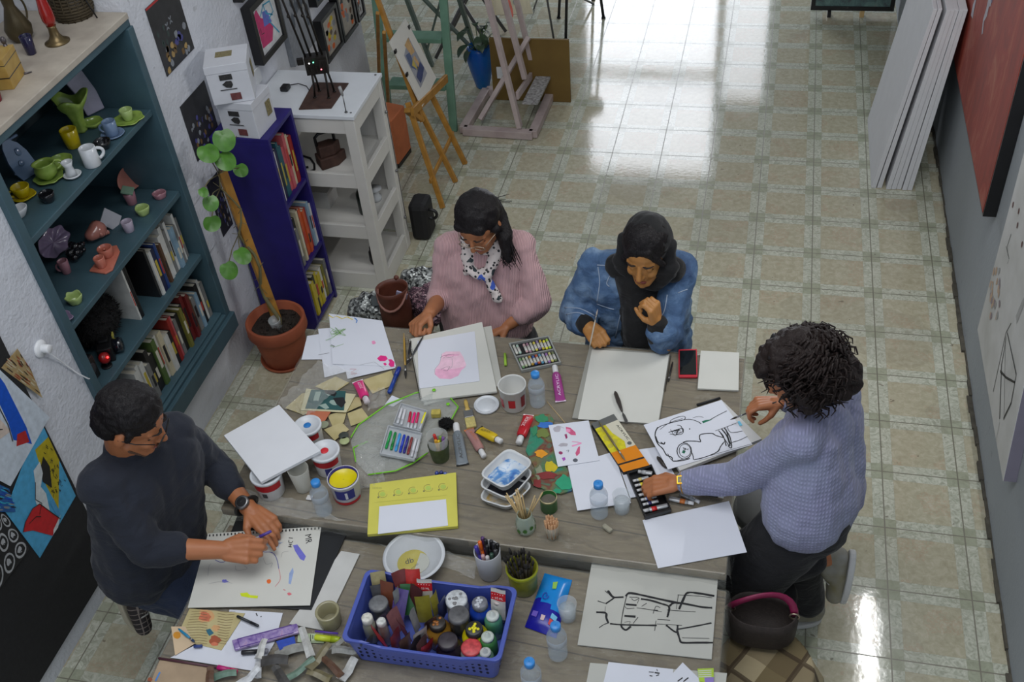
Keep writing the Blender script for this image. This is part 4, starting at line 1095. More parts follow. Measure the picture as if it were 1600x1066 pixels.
e = thing('step_ladder', 'mint green wooden step ladder standing at the end of the picture wall', 'ladder', (-.97, -1.8, 0))
LK = .16
lp = lambda x, z: Vector((x, -1.925 + LK * z, z))
leg_(lp(-.765, 0.001), lp(-.765, 1.35), .05, .03, 'leg', MINT, e, Vector((0, 1, 0)))
leg_(lp(-1.20, 0.001), lp(-1.20, 1.35), .05, .03, 'leg', MINT, e, Vector((0, 1, 0)))
for z in (.30, .60, .90, 1.2):
 MB().bb(-1.175, -.79, -1.965 + LK * z, -1.85 + LK * z, z - .02, z + .01).build('tread', MINT, e, bevel=.003)
 MB().bb(-1.175, -.79, -1.86 + LK * z, -1.845 + LK * z, z - .07, z - .02).build('tread_rail', MINT, e, bevel=.003)
for x in (-.80, -1.16):
 leg_(Vector((x, -1.05, .001)), Vector((x, -1.68, 1.3)), .035, .025, 'rear_leg', mat('grey_green_wood', (96, 112, 104), .6), e)
leg_(Vector((-.80, -1.12, .15)), Vector((-1.16, -1.5, .9)), .03, .015, 'brace', mat('grey_green_wood', (96, 112, 104), .6), e)
leg_(Vector((-1.16, -1.12, .15)), Vector((-.80, -1.5, .9)), .03, .015, 'brace', mat('grey_green_wood', (96, 112, 104), .6), e)
MB().prism([(-1.13, -2.36, .001), (-.99, -2.40, .001), (-.97, -2.2, .001), (-1.11, -2.16, .001)], (0, 0, .03), 1).prism([(-1.13, -2.36, .031), (-.99, -2.40, .031), (-.97, -2.2, .031), (-1.11, -2.16, .031)], (0, 0, .30), 0) \
 .build('storage_box', [mat('orange_card', (196, 112, 70), .6, .1), BLACKP], None, label='orange box with a dark base on the floor behind the yellow easel', cat='box', bevel=.004)
e = thing('stool', 'tall black stool whose thin legs stand beside the brown cardboard sheet', 'stool', (-.22, -.38, 0))
ft = [at(884, 62, .003), at(943, 28, .003)]
ft += [ft[0] + Vector((-.12, .36, 0)), ft[1] + Vector((-.13, .32, 0))]
cx_, cy_ = sum(v.x for v in ft) / 4, sum(v.y for v in ft) / 4
for k, v in enumerate(ft):
 tp = Vector((cx_ + (v.x - cx_) * .55, cy_ + (v.y - cy_) * .55, .72))
 MB().tube([v, tp], .011, 10).cyl((v.x, v.y, 0), .016, .012, 12).build('leg', BLACKP, e)
MB().cyl((cx_, cy_, .72), .16, .045, 32).build('seat', BLACKP, e, bevel=.006)
e = thing('stand', 'thin grey metal stand next to the tall black stool', 'stand', at(865, 60, 0))
fa = at(865, 60, .003)
MB().tube([fa, ony(855, 0, fa.y), ext(fa, ony(855, 0, fa.y), 1.5)], .008, 8).build('pole', GREYM, e)
MB().tube([fa + Vector((-.25, .5, 0)), ext(fa, ony(855, 0, fa.y), 1.5)], .008, 8).build('pole', GREYM, e)
MB().tube([fa + Vector((.2, .6, 0)), ext(fa, ony(855, 0, fa.y), 1.5)], .008, 8).build('pole', GREYM, e)
e = thing('trestle', 'grey metal folding trestle with crossed legs behind the green ladder', 'trestle', (-.8, -.9, 0))
pa_, pb2_ = at(742, 168, .003), ony(668, 86, -1.25)
MB().tube([Vector((-.70, -.95, .012)), Vector((-1.14, -.80, .72))], .013, 8).build('leg', GREYM, e)
MB().tube([Vector((-1.16, -.95, .012)), Vector((-.74, -.80, .72))], .013, 8).build('leg', GREYM, e)
MB().tube([Vector((-.74, -.5, .012)), Vector((-1.14, -.55, .72))], .013, 8).build('leg', GREYM, e)
MB().tube([Vector((-1.16, -.5, .012)), Vector((-.74, -.55, .72))], .013, 8).build('leg', GREYM, e)
MB().bb(-1.25, -.62, -.90, -.40, .72, .75).build('table_top', mat('grey_top', (120, 122, 122), .5), e, bevel=.004)
e = thing('camera_bag', 'black camera bag with a strap ring on the floor behind the white cabinet', 'bag', (-.62, -3.06, 0))
MB().bb(-.69, -.58, -3.13, -2.98, .0005, .24).build('bag_body', mat('black_nylon', (20, 20, 22), .7, .2, 40), e, bevel=.03)
MB().tube([(-.585 + .03 * math.cos(a * PI / 6) + .02, -3.08, .16 + .03 * math.sin(a * PI / 6)) for a in range(12)], .009, 8, closed=True).build('strap_ring', BLACKP, e)
# CLIMBING PLANT IN TERRACOTTA
rc = at(430, 500, .25)
pc_0 = Vector((rc.x, rc.y, 0))
e = thing('potted_plant', 'climbing plant with round green leaves in a big terracotta pot', 'plant', pc_0)
TER = mat('terracotta', (160, 84, 52), .75, .2, 9, .3, 60, .002, c2=(136, 68, 44))
MB().lathe([(.10, 0.004), (.105, .012), (.128, .17), (.130, .185), (.143, .19), (.148, .20), (.146, .255), (.140, .262), (.128, .258), (.124, .21), (.001, .205)], 40).build('pot', TER, e, world=False)
MB().lathe([(.11, 0), (.118, .002), (.126, .022), (.120, .022), (.112, .006), (.001, .004)], 40).build('pot_saucer', TER, e, world=False)
b = MB()
soil = mat('dark_soil', (42, 34, 28), .95, .5, 60, 1, 90, .01)
vs = []
b.lathe([(.001, .222), (.04, .224), (.08, .219), (.11, .221), (.123, .214)], 30, 0, None, True, lambda r, z, a, k: (r, z + .006 * math.sin(5 * a + k * 2)), cap0=False)
for k in range(70):
 a = R_.uniform(0, 2 * PI); r = R_.uniform(0, .11); b.ball((r * math.cos(a), r * math.sin(a), .224), R_.uniform(.004, .009), 0, None, 6, 4)
b.build('soil', soil, e, world=False)
MB().lathe([(.026, 0), (.03, .05), (.028, .054), (.024, .004), (.001, .003)], 20, 0, xf((.012, -.02, .226), 0, .2)).build('plastic_cup', film('cup_film', (200, 206, 208), .4, .1, .2, 30), e, world=False)
s0 = Vector((rc.x + .0, rc.y + .02, .2)); s1 = onx(347, 268, rc.x - .10)
STK_ = MB(); STK_.bar(s0 + (s1 - s0) * 0.0, s1, .045, .02, 0, Vector((1, -.4, 0))); STK_.build('stake', PINE, e, bevel=.003)
stem = MB()
vpts = [s0 + Vector((.02, -.03, 0))]
for k in range(1, 15):
 t = k / 14
 vpts.append(s0.lerp(s1, t) + Vector((.025 * math.sin(k * 1.3) + .01, -.025 + .012 * math.cos(k * 1.7), 0)))
stem.tube(vpts, [.011 - .0006 * k for k in range(15)], 8)
for k in range(20):
 c = vpts[3 + k % 11]; stem.tube([c, c + Vector((R_.uniform(-.04, .04), R_.uniform(-.03, .01), R_.uniform(-.03, .03)))], .0015, 4)
lv = MB()
LEAVES = [(381, 198, 10), (350, 218, 20), (325, 238, 19), (352, 250, 19), (376, 265, 14), (329, 317, 14), (331, 348, 16), (379, 399, 17), (358, 422, 17), (318, 300, 9)]
xl = rc.x - .02
for i, (a, b_, r) in enumerate(LEAVES):
 c = onx(a, b_, xl + (.02 if i % 2 else -.03))
 R = r / 395.0
 n = (CAM - c).normalized() * .75 + Vector((R_.uniform(-.3, .3), R_.uniform(-.3, .3), R_.uniform(.1, .5)))
 n.normalize()
 u = n.cross(Vector((0, 0, 1))).normalized(); v = u.cross(n)
 dirn = (v * -1)
 vs = [c + v * R * .3]; m = 22
 for ring in (.5, 1.0):
  for k in range(m):
   th = 2 * PI * k / m
   rr = R * ring * (1.0 - .28 * max(0, math.cos(th)) ** 12 + .05 * math.cos(2 * th))
   vs.append(c + (v * math.cos(th) + u * math.sin(th)) * rr + n * (-.12 * R * ring ** 2 + .03 * R * math.sin(3 * th)))
 fs = [(0, 1 + k, 1 + (k + 1) % m) for k in range(m)]
 fs += [(1 + k, 1 + m + k, 1 + m + (k + 1) % m, 1 + (k + 1) % m) for k in range(m)]
 lv.add(vs, fs, 0, None, True)
 tgt = min(vpts, key=lambda q: (q - c).length)
 stem.tube([tgt, tgt.lerp(c, .5) + Vector((0, -.01, .02)), c + v * R * .3 - n * .004], .0026, 5)
lm = mat('round_leaf_green', (66, 112, 36), .35, .25, 24, .3, 30, .002, c2=(88, 140, 52))
lv.build('leaves', lm, e); stem.build('stem', mat('woody_vine', (110, 104, 72), .8, .2), e)
# THE TWO WORK TABLES
def wood_mat():
 t = NT('old_table_wood')
 g = t.n('ShaderNodeNewGeometry').outputs['Position']
 s = t.n('ShaderNodeSeparateXYZ'); t.put(s.inputs[0], g)
 pl = t.m('DIVIDE', t.m('ADD', s.outputs[1], t.m('MULTIPLY', s.outputs[0], .06)), .145)
 f = t.m('FRACT', pl)
 seam = t.m('LESS_THAN', t.m('MINIMUM', f, t.m('SUBTRACT', 1.0, f)), .018)
 wn = t.n('ShaderNodeTexWhiteNoise', noise_dimensions='1D'); t.put(wn.inputs['W'], t.m('FLOOR', pl))
 gr = t.noise(t.map(g, (3, 18, 8)), 2.4, 5, .65, 1.4)
 c = t.ramp(gr, [(.28, (84, 73, 56)), (.48, (108, 95, 74)), (.66, (124, 112, 88)), (.82, (140, 128, 104))])
 c = t.mix(t.m('MULTIPLY', wn.outputs[0], .3), c, lin((100, 90, 76)))
 st = t.m('GREATER_THAN', t.noise(g, 8, 4, .7), .6)
 c = t.mix(t.m('MULTIPLY', st, .22), c, lin((150, 146, 134)))
 st2 = t.m('GREATER_THAN', t.noise(g, 21, 3, .6), .68)
 c = t.mix(t.m('MULTIPLY', st2, .3), c, lin((64, 58, 50)))
 c = t.mix(t.m('MULTIPLY', seam, .7), c, lin((46, 40, 34)))
 h = t.m('ADD', t.m('MULTIPLY', gr, .3), t.m('MULTIPLY', t.noise(g, 11, 4, .6, 2.0), .9))
 return t.done(c, t.m('ADD', .24, t.m('MULTIPLY', gr, .25)), t.bump(h, .35, .006), Coat_Weight=.45, Coat_Roughness=.16)
M_WOOD = wood_mat()
M_WOODD = mat('dark_table_wood', (92, 82, 70), .5, .2, 10, .2, 50)
T1, T2 = .75, .70
def table(name, label, x0, x1, y0, y1, z):
 e = thing(name, label, 'table', ((x0 + x1) / 2, (y0 + y1) / 2, 0))
 MB().bb(x0, x1, y0, y1, z - .035, z - .0004).build('table_top', M_WOOD, e, bevel=.004)
 MB().bb(x0 + .05, x1 - .05, y0 + .03, y0 + .05, z - .13, z - .036).bb(x0 + .05, x1 - .05, y1 - .05, y1 - .03, z - .13, z - .036).bb(x0 + .05, x0 + .07, y0 + .05, y1 - .05, z - .13, z - .036).bb(x1 - .07, x1 - .05, y0 + .05, y1 - .05, z - .13, z - .036).build('apron', M_WOODD, e)
 for x in (x0 + .09, x1 - .09):
  for y in (y0 + .09, y1 - .09):
   MB().bb(x - .03, x + .03, y - .03, y + .03, 0, z - .036).build('leg', M_WOODD, e, bevel=.004)
 return e
table('work_table', 'long brown plank work table covered with painting supplies, farther from the camera', -.50, 1.195, -5.675, -4.69, T1)
table('work_table', 'lower plank work table nearest the camera carrying the blue crate', -.47, 1.20, -6.78, -5.70, T2)
FILM = film('clear_plastic_cover', (222, 222, 210), .13, .05, 1.0, 13, .009)
def cover(label, x0, x1, y0, y1, z, hang, seedv, sides):
 b = MB(); nx, ny = 46, 34
 r = random.Random(seedv)
 vs = []
 for j in range(ny + 1):
  for i in range(nx + 1):
   x = x0 + (x1 - x0) * i / nx; y = y0 + (y1 - y0) * j / ny
   h = .0004 + .0022 * abs(noise.noise(Vector((x * 9, y * 9, seedv))))
   vs.append(Vector((x, y, z + h)))
 fs = [(j * (nx + 1) + i, j * (nx + 1) + i + 1, (j + 1) * (nx + 1) + i + 1, (j + 1) * (nx + 1) + i) for j in range(ny) for i in range(nx)]
 b.add(vs, fs, 0, None, True)
 if 'near' in sides:
  vs = []; n = 60
  for k, dz in enumerate((.001, -.004, -.02, -hang)):
   for i in range(n + 1):
    x = x0 + (x1 - x0) * i / n
    vs.append(Vector((x, y0 - (.0, .004, .006, .004)[k] - .006 * k * abs(math.sin(x * 31)) * .5, z + dz)))
  b.add(vs, [(k * (n + 1) + i, (k + 1) * (n + 1) + i, (k + 1) * (n + 1) + i + 1, k * (n + 1) + i + 1) for k in range(3) for i in range(n)], 0, None, True)
 if 'left' in sides:
  vs = []; n = 40
  for k, dz in enumerate((.001, -.004, -.02, -hang)):
   for i in range(n + 1):
    y = y0 + (y1 - y0) * i / n
    vs.append(Vector((x0 - (.0, .004, .006, .012)[k] - .008 * k * abs(math.sin(y * 27)) * .4, y, z + dz)))
  b.add(vs, [(k * (n + 1) + i, k * (n + 1) + i + 1, (k + 1) * (n + 1) + i + 1, (k + 1) * (n + 1) + i) for k in range(3) for i in range(n)], 0, None, True)
 if 'right' in sides:
  vs = []; n = 40
  for k, dz in enumerate((.001, -.004, -.02, -hang)):
   for i in range(n + 1):
    y = y0 + (y1 - y0) * i / n
    vs.append(Vector((x1 + (.0, .004, .006, .012)[k] + .008 * k * abs(math.sin(y * 23)) * .4, y, z + dz)))
  b.add(vs, [(k * (n + 1) + i, (k + 1) * (n + 1) + i, (k + 1) * (n + 1) + i + 1, k * (n + 1) + i + 1) for k in range(3) for i in range(n)], 0, None, True)
 return b.build('plastic_cover', FILM, None, label=label, cat='table cover')
cover('clear crinkled plastic cover spread over the farther work table', -.502, 1.197, -5.677, -4.688, T1, .10, 3, ('near', 'left', 'right'))
cover('clear crinkled plastic cover spread over the nearer work table', -.472, 1.202, -6.78, -5.698, T2, .10, 8, ('left', 'right'))
# THINGS ON THE TABLES
S1_, S2_ = T1 + .0030, T2 + .0030
PAPER = mat('white_paper', (214, 217, 226), .65, .02, 5)
PAPW = mat('warm_white_paper', (204, 204, 196), .65, .03, 6)
PAPG = mat('grey_card_paper', (184, 184, 176), .7, .04, 6)
CREAM = mat('yellowed_paper', (196, 184, 138), .75, .12, 16, c2=(176, 162, 112))
UP = Vector((0, 0, 1))
def cr(ox, oy, s):
 return lambda *pp: [(ox + x / s, oy + y / s) for x, y in pp]
def sheet(name, label, cat, quad, z, mats, th=.0012, strokes=(), patches=(), parent=None, group=None, curl=0.0, spiral=None, texts=()):
 """quad: photo pixels of the corners; strokes: (pixels, width m, material index); patches: (pixels, material index)"""
 q = [at(a, b_, z + th) for a, b_ in quad]
 b = MB()
 b.prism([p_ - UP * th for p_ in q], UP * th, 0)
 for k, (pp, w_, mi) in enumerate(strokes):
  b.ribbon([at(a, b_, z + th) for a, b_ in pp], w_, mi, UP, .0007 + k * 8e-6, .18)
 for k, (pp, mi) in enumerate(patches):
  b.patch([at(a, b_, z + th) for a, b_ in pp], mi, UP, .0003 + k * 1e-5)
 for (txt, p0, p1, p2, size, mi) in texts:     # baseline start, baseline end, a point above the start
  o_ = at(*p0, z + th + .0009); x_ = at(*p1, z + th + .0009) - o_; y_ = at(*p2, z + th + .0009) - o_
  zz = x_.cross(y_).normalized()
  b.text(txt, size, basis(o_, x_, y_, zz), mi, x_.length)
 return b.build(name, mats, parent, label=label, cat=cat, group=group)
def smooth_path(pp, n=4):
 out = []
 for i in range(len(pp) - 1):
  p0 = pp[max(i - 1, 0)]; p1 = pp[i]; p2 = pp[i + 1]; p3 = pp[min(i + 2, len(pp) - 1)]
  for k in range(n):
   t = k / n
   out.append(tuple(.5 * ((2 * p1[j]) + (-p0[j] + p2[j]) * t + (2 * p0[j] - 5 * p1[j] + 4 * p2[j] - p3[j]) * t * t + (-p0[j] + 3 * p1[j] - 3 * p2[j] + p3[j]) * t ** 3) for j in range(2)))
 out.append(pp[-1])
 return out
def blob_px(cx, cy, rx, ry, n=14, j=.25):
 return [(cx + rx * math.cos(2 * PI * k / n) * (1 + R_.uniform(-j, j)), cy + ry * math.sin(2 * PI * k / n) * (1 + R_.uniform(-j, j))) for k in range(n)]
def scrib(cx, cy, rx, ry, n):
 return [(cx + rx * R_.uniform(-1, 1), cy + ry * R_.uniform(-1, 1)) for _ in range(n)]
mk = lambda n, c, **k: mat('mark_' + n, c, .6, .1, 40, **k)
mPink, mHot, mGreen, mDark, mYel, mBlue, mRed, mViolet, mOrange, mLime, mGrey = mk('pink', (232, 150, 190)), mk('hot_pink', (226, 40, 130)), mk('green', (120, 176, 80)), mk('dark', (40, 40, 42)), mk('yellow', (226, 206, 60)), mk('blue', (70, 130, 200)), mk('red', (190, 40, 44)), mk('violet', (110, 110, 200)), mk('orange', (226, 106, 40)), mk('lime', (206, 222, 30)), mk('grey', (150, 152, 156))
c1 = cr(340, 480, 3.553)
sheet('paper_sheet', 'white sheet whose tip points left toward the terracotta pot', 'paper', [(480, 525), (566, 512), (584, 560), (471, 562)], S1_, [PAPER])
sheet('paper_sheet', 'white sheet with a black and green doodle near its lower edge', 'paper', [(497, 514), (574, 508), (594, 566), (507, 590)], S1_ + .0018, [PAPER, mGreen, mDark],
  strokes=[(scrib(536, 554, 9, 6, 26), .0016, 2), (scrib(538, 556, 10, 7, 14), .002, 1), (c1((560, 265), (620, 255)), .0015, 2)])
sheet('paper_sheet', 'white sheet with a small red zigzag at its corner', 'paper', [(537, 566), (606, 548), (618, 575), (543, 592)], S1_ + .0036, [PAPER, mRed], strokes=[(c1((735, 345), (770, 345), (742, 362), (775, 370), (740, 373)), .002, 1)])
sheet('paper_sheet', 'topmost white sheet with green flower doodles and a hot pink splash', 'paper', [(514, 490), (597, 501), (619, 573), (520, 569)][:4], S1_ + .0054, [PAPER, mGreen, mHot, mPink, mYel, mBlue, mDark],
  strokes=[(scrib(528, 520, 13, 8, 30), .0018, 1), (c1((600, 185), (640, 170), (680, 140), (700, 120)), .002, 1), (c1((625, 215), (650, 222), (700, 205)), .0018, 1), (c1((630, 210), (650, 218), (640, 226)), .0025, 6),
    (c1((615, 45), (640, 60), (660, 50), (690, 65), (720, 55), (750, 70)), .004, 4), (c1((760, 60), (775, 75), (770, 88)), .005, 5), (c1((790, 322), (870, 305), (925, 345)), .0008, 6)],
  patches=[(c1((885, 285), (905, 268), (935, 272), (945, 288), (930, 300), (900, 300)), 2), (c1((945, 290), (965, 290), (982, 305), (980, 330), (960, 332), (948, 318), (955, 305)), 2), (c1((918, 314), (930, 308), (940, 318), (930, 326)), 2), (c1((855, 190), (870, 186), (880, 200), (868, 208), (858, 204)), 3)])
n_ = 0
for k, (qd, lb) in enumerate([
 (c1((375, 560), (470, 478), (600, 470), (480, 600)), 'yellowed paper scrap at the left end below the old photo card'),
 (c1((540, 440), (655, 385), (730, 420), (640, 480)), 'yellowed paper scrap tucked under the white drawings'),
 (c1((805, 405), (965, 352), (990, 425), (860, 480)), 'large yellowed paper scrap beside the blue marker'),
 (c1((610, 600), (720, 570), (700, 640), (640, 668)), 'yellowed paper scrap right of the orange ticket'),
 (c1((720, 590), (800, 560), (845, 620), (740, 660)), 'yellowed paper scrap near the green zipper'),
 (c1((590, 680), (690, 640), (730, 680), (650, 740)), 'yellowed paper scrap above the white lidded tubs'),
 (c1((700, 500), (790, 500), (800, 545), (700, 590)), 'yellowed paper scrap beside the pink paint tube'),
 (c1((440, 520), (520, 500), (560, 570), (470, 600)), 'yellowed paper scrap under the left side of the photo card')]):
 sheet('paper_scrap', lb, 'paper', qd, S1_ + .0012 * k, [CREAM], group='yellowed paper scraps around the photo card')
sheet('ticket', 'orange printed ticket sticking out below the old photo card', 'ticket', c1((500, 575), (630, 578), (590, 640), (490, 600)), S1_ + .011, [mat('orange_ticket', (190, 110, 78), .6)])
sheet('photo_card', 'cream card with a dark teal photograph of two people', 'card', c1((492, 452), (768, 484), (714, 584), (462, 572)), S1_ + .0125,
  [mat('cream_card', (200, 194, 158), .6), mat('teal_print', (40, 84, 84), .5, .2), mat('pale_print', (150, 170, 160), .5), INK],
  patches=[(c1((520, 458), (712, 466), (702, 574), (486, 564)), 1), (c1((545, 470), (575, 470), (560, 520), (530, 520)), 2), (blob_px(514, 614, 5, 4, 10), 2), (blob_px(523, 629, 7, 4.5, 10), 2), (c1((590, 462), (650, 462), (662, 480), (650, 498), (600, 480)), 3), (c1((640, 505), (700, 500), (712, 530), (690, 560), (660, 540)), 3), (c1((560, 545), (600, 535), (620, 560), (600, 568)), 2)])
sheet('paper_tag', 'small white torn note between the blue marker and the marker case', 'paper', c1((968, 490), (1028, 515), (975, 552), (928, 540)), S1_ + .004, [PAPER])
for k, (x, y) in enumerate(((590, 655), (700, 715), (705, 745))):
 pp = c1((x, y))[0]
 MB().cyl((0, 0, 0), .018, .004, 20).build('paper_disc', [mat('grey_green_disc', (140, 146, 120), .5), mat('dark_disc', (60, 66, 60), .5), mat('pale_disc', (170, 180, 130), .5)][k], None, loc=at(*pp, S1_ + .012), label=['pale disc partly under the orange ticket', 'dark round disc beside the red dotted lid', 'pale green round disc beside the red dotted lid'][k], cat='disc')
c2 = cr(560, 480, 4.1)
sheet('sketch_pad', 'grey-paged sketch pad lying under the spiral pad with the pink sketch', 'sketchbook', c2((425, 185), (852, 120), (922, 498), (420, 628)), S1_, [PAPG], th=.006)
o = sheet('spiral_pad', 'wire-bound drawing pad with pale grey pages in front of the pink-sweater woman', 'sketchbook', c2((325, 205), (792, 95), (888, 540), (402, 600)), S1_ + .0075, [PAPW], th=.008)
b = MB(); pr = MB()
pA, pB = at(*c2((327, 208))[0], S1_ + .0155), at(*c2((402, 598))[0], S1_ + .0155)
for k in range(34):
 c = pA.lerp(pB, (k + .5) / 34); d_ = (pB - pA).normalized(); s_ = UP.cross(d_)
 b.tube([c + s_ * .004 * math.cos(t * PI / 4) + UP * .006 * math.sin(t * PI / 4) for t in range(8)], .0009, 4, closed=True)
b.build('wire_binding', mat('dark_wire', (50, 50, 54), .3, metal=.8), o)
sheet('paper_sheet', 'white sheet with a soft pink painted face on the spiral pad', 'paper', c2((378, 218), (745, 155), (777, 474), (388, 522)), S1_ + .0165, [PAPER, mk('soft_pink', (238, 198, 216)), mk('mid_pink', (234, 176, 204)), mGrey, mDark],
  patches=[(c2((535, 300), (560, 285), (650, 285), (672, 320), (692, 372), (660, 400), (640, 440), (590, 462), (520, 458), (488, 430), (490, 400), (520, 360)), 1), (c2((488, 430), (500, 395), (560, 400), (620, 395), (690, 380), (660, 405), (640, 440), (590, 462), (520, 458)), 2), (c2((530, 310), (600, 300), (650, 300), (640, 312), (560, 318)), 2)],
  strokes=[(c2((525, 325), (550, 310), (615, 302), (605, 320), (540, 328), (570, 312)), .0012, 4), (c2((530, 400), (560, 385), (585, 382), (570, 410), (545, 405)), .0012, 4), (smooth_path(c2((535, 300), (520, 360), (490, 400), (495, 435))), .001, 3), (smooth_path(c2((600, 330), (600, 380), (575, 400))), .001, 3)])
def brush(name, label, pa, pb, z, hc, r=.0035, tip=(40, 36, 34), ferr=True, lift=.0, cat='brush', group=None, za=None, zb=None):
 """slim paint brush from the handle end pa to the bristle tip pb"""
 a = at(*pa, z + r if za is None else za); b_ = at(*pb, z + r if zb is None else zb)
 e = thing(name, label, cat, a, group)
 d_ = b_ - a
 MB().tube([a, a + d_ * .15, a + d_ * .5, a + d_ * .72], [r * .5, r * .9, r * 1.1, r * .8], 8).build('handle', mat('handle_' + str(hc[0]), hc, .3), e)
 MB().tube([a + d_ * .72, a + d_ * .84], [r * .82, r], 8).build('ferrule', mat('ferrule', (150, 150, 150), .3, metal=.8), e)
 MB().tube([a + d_ * .84, a + d_ * .9, b_], [r * .9, r * 1.1, r * .2], 8).build('bristles', mat('bristle_' + str(tip[0]), tip, .8), e)
 return e
brush('paintbrush', 'brush with a golden yellow handle lying left of the spiral pad', (631, 521), (634, 592), S1_, (176, 140, 60), .0045)
brush('paintbrush', 'short black-handled brush crossing the wire binding', (642, 533), (636, 570), S1_ + .016, (26, 26, 28), .004)
brush('paintbrush', 'long grey-black brush lying on the corner of the spiral pad', (661, 526), (637, 568), S1_ + .018, (50, 52, 56), .004)
def marker(label, pa, pb, z, c, cap, r=.0055, group=None, name='marker', capfrac=.35, cat='marker'):
 a, b_ = at(*pa, z + r), at(*pb, z + r)
 e = thing(name, label, cat, a, group)
 d_ = b_ - a
 MB().tube([a, a + d_ * .03, a + d_ * (1 - capfrac)], [r * .8, r, r], 12).build('barrel', mat('marker_%d_%d_%d' % c, c, .3), e)
 MB().tube([a + d_ * (1 - capfrac), a + d_ * .97, b_], [r * 1.1, r * 1.0, r * .7], 12).build('cap', mat('marker_%d_%d_%d' % cap, cap, .3), e)
 return e
marker('thick blue marker lying beside the corner of the white drawings', (608, 614), (624, 574), S1_ + .002, (30, 66, 150), (24, 50, 140), .0085)
def paint_tube(label, pe, pc, z, c, capc=(214, 214, 214), w=.034, txt='ACRYLIC', tc=(235, 235, 235), group=None, band=None, flip=False):
 E, Cc = at(*pe, z), at(*pc, z)
 E.z = z + .003; Cc.z = z + w * .42
 L = (Cc - E).length
 x = (Cc - E).normalized(); y = UP.cross(x).normalized(); n = x.cross(y)
 e = thing('paint_tube', label, 'paint tube', (E.x, E.y, z), group)
 b = MB(); m = 20; vs = []; st = [0, .03, .08, .25, .5, .7, .78]
 for k, t in enumerate(st):
  hw = w / 2 * (1.08 if t < .05 else 1.0 - .06 * t); hh = (.0012 if t < .05 else w * .42 * min(1, (t - .02) / .5) ** .75)
  if t >= .78: hw, hh = w * .33, w * .33
  c0 = E + x * (L * t) + UP * 0
  for j in range(m):
   a = 2 * PI * j / m
   vs.append(c0 + y * hw * math.cos(a) + n * hh * math.sin(a))
 fs = [(k * m + j, (k + 1) * m + j, (k + 1) * m + (j + 1) % m, k * m + (j + 1) % m) for k in range(len(st) - 1) for j in range(m)]
 fs.append(tuple(range(m)))
 b.add(vs, fs, 0, None, True)
 b.box((0, 0, 0), (.006, w * 1.1, .0018), 1, basis(E, x, y, n))
 hgt = w * .42
 M_ = basis(E + x * (L * .16) + n * (hgt * 1.0 + .0006) - y * (w * .12) * (-1 if flip else 1), x * (1 if not flip else 1), y, n)
 tl = (x * 1).copy(); up_ = y
 o0 = E + x * (L * .12) - y * w * .14
 n2 = (n - x * .32).normalized()
 b.text(txt, w * .42, basis(o0 + n * (w * .42 * ((.10) / .5) ** .75 + .0035), x + n * .28, y), 1, L * .5)
 b.build('tube_body', [mat('tube_%d_%d_%d' % c, c, .3, .08), mat('tube_print_%d' % tc[0], tc, .4)], e)
 MB().tube([E + x * L * .78, E + x * L * .80, E + x * L * .98, Cc], [w * .26, w * .30, w * .30, w * .27], 16).build('cap', mat('tube_cap_%d' % capc[0], capc, .35), e)
 return e
paint_tube('hot pink and white acrylic paint tube lying by the photo card', (559, 597), (575, 634), S1_ + .012, (214, 50, 120), (206, 196, 200), .038, tc=(235, 225, 230))
paint_tube('grey acrylic paint tube lying upright beside the glass of pastels', (723, 727), (713, 668), S1_, (118, 126, 132), w=.04, tc=(40, 42, 44))
paint_tube('dusky pink and orange acrylic paint tube beneath the wide brush', (733, 672), (757, 718), S1_, (164, 120, 116), w=.034, tc=(210, 120, 60))
paint_tube('yellow acrylic paint tube pointing at the blue-stained tray', (748, 672), (784, 695), S1_ + .012, (206, 176, 30), w=.036, tc=(40, 40, 40))
paint_tube('red acrylic paint tube beside the paint-crusted palette', (827, 650), (811, 698), S1_, (184, 28, 40), w=.04, tc=(235, 220, 220))
paint_tube('magenta purple acrylic paint tube by the large blank pad', (876, 628), (867, 577), S1_, (152, 58, 130), w=.036, tc=(220, 200, 220))
pq = [(795, 540), (858, 528), (877, 570), (815, 583)]
e = thing('pastel_box', 'open flat box of oil pastels beside the spiral pad', 'box', at(836, 556, S1_))
q = [at(*k, S1_) for k in pq]
cen = sum(q, Vector()) / 4
inn = [cen + (p_ - cen) * .93 for p_ in q]
b = MB()
b.prism(inn, UP * .003, 0)
for i in range(4):
 j = (i + 1) % 4
 b.prism([q[i], q[j], inn[j], inn[i]], UP * .013, 1)
mid = [inn[0].lerp(inn[3], .48), inn[1].lerp(inn[2], .48), inn[1].lerp(inn[2], .52), inn[0].lerp(inn[3], .52)]
b.prism([p_ + UP * .003 for p_ in mid], UP * .009, 1)
b.build('tray', [mat('black_foam', (26, 26, 28), .8), mat('box_edge', (150, 152, 148), .5)], e)
PCOL = [(214, 214, 200), (180, 206, 190), (60, 60, 60), (206, 170, 170), (160, 120, 140), (190, 190, 170), (210, 200, 80), (140, 120, 160), (200, 180, 60), (230, 225, 60), (170, 200, 60),
  (120, 160, 110), (180, 190, 150), (200, 206, 190), (190, 150, 60), (60, 90, 160), (190, 90, 60), (90, 150, 180), (190, 190, 190), (150, 110, 170), (206, 200, 120), (120, 130, 90)]
cn = ['white', 'mint', 'charcoal', 'pale pink', 'mauve', 'ivory', 'mustard', 'lilac', 'ochre', 'lemon', 'lime', 'sage', 'khaki', 'pearl', 'gold', 'blue', 'rust', 'sky blue', 'silver', 'violet', 'sand', 'olive']
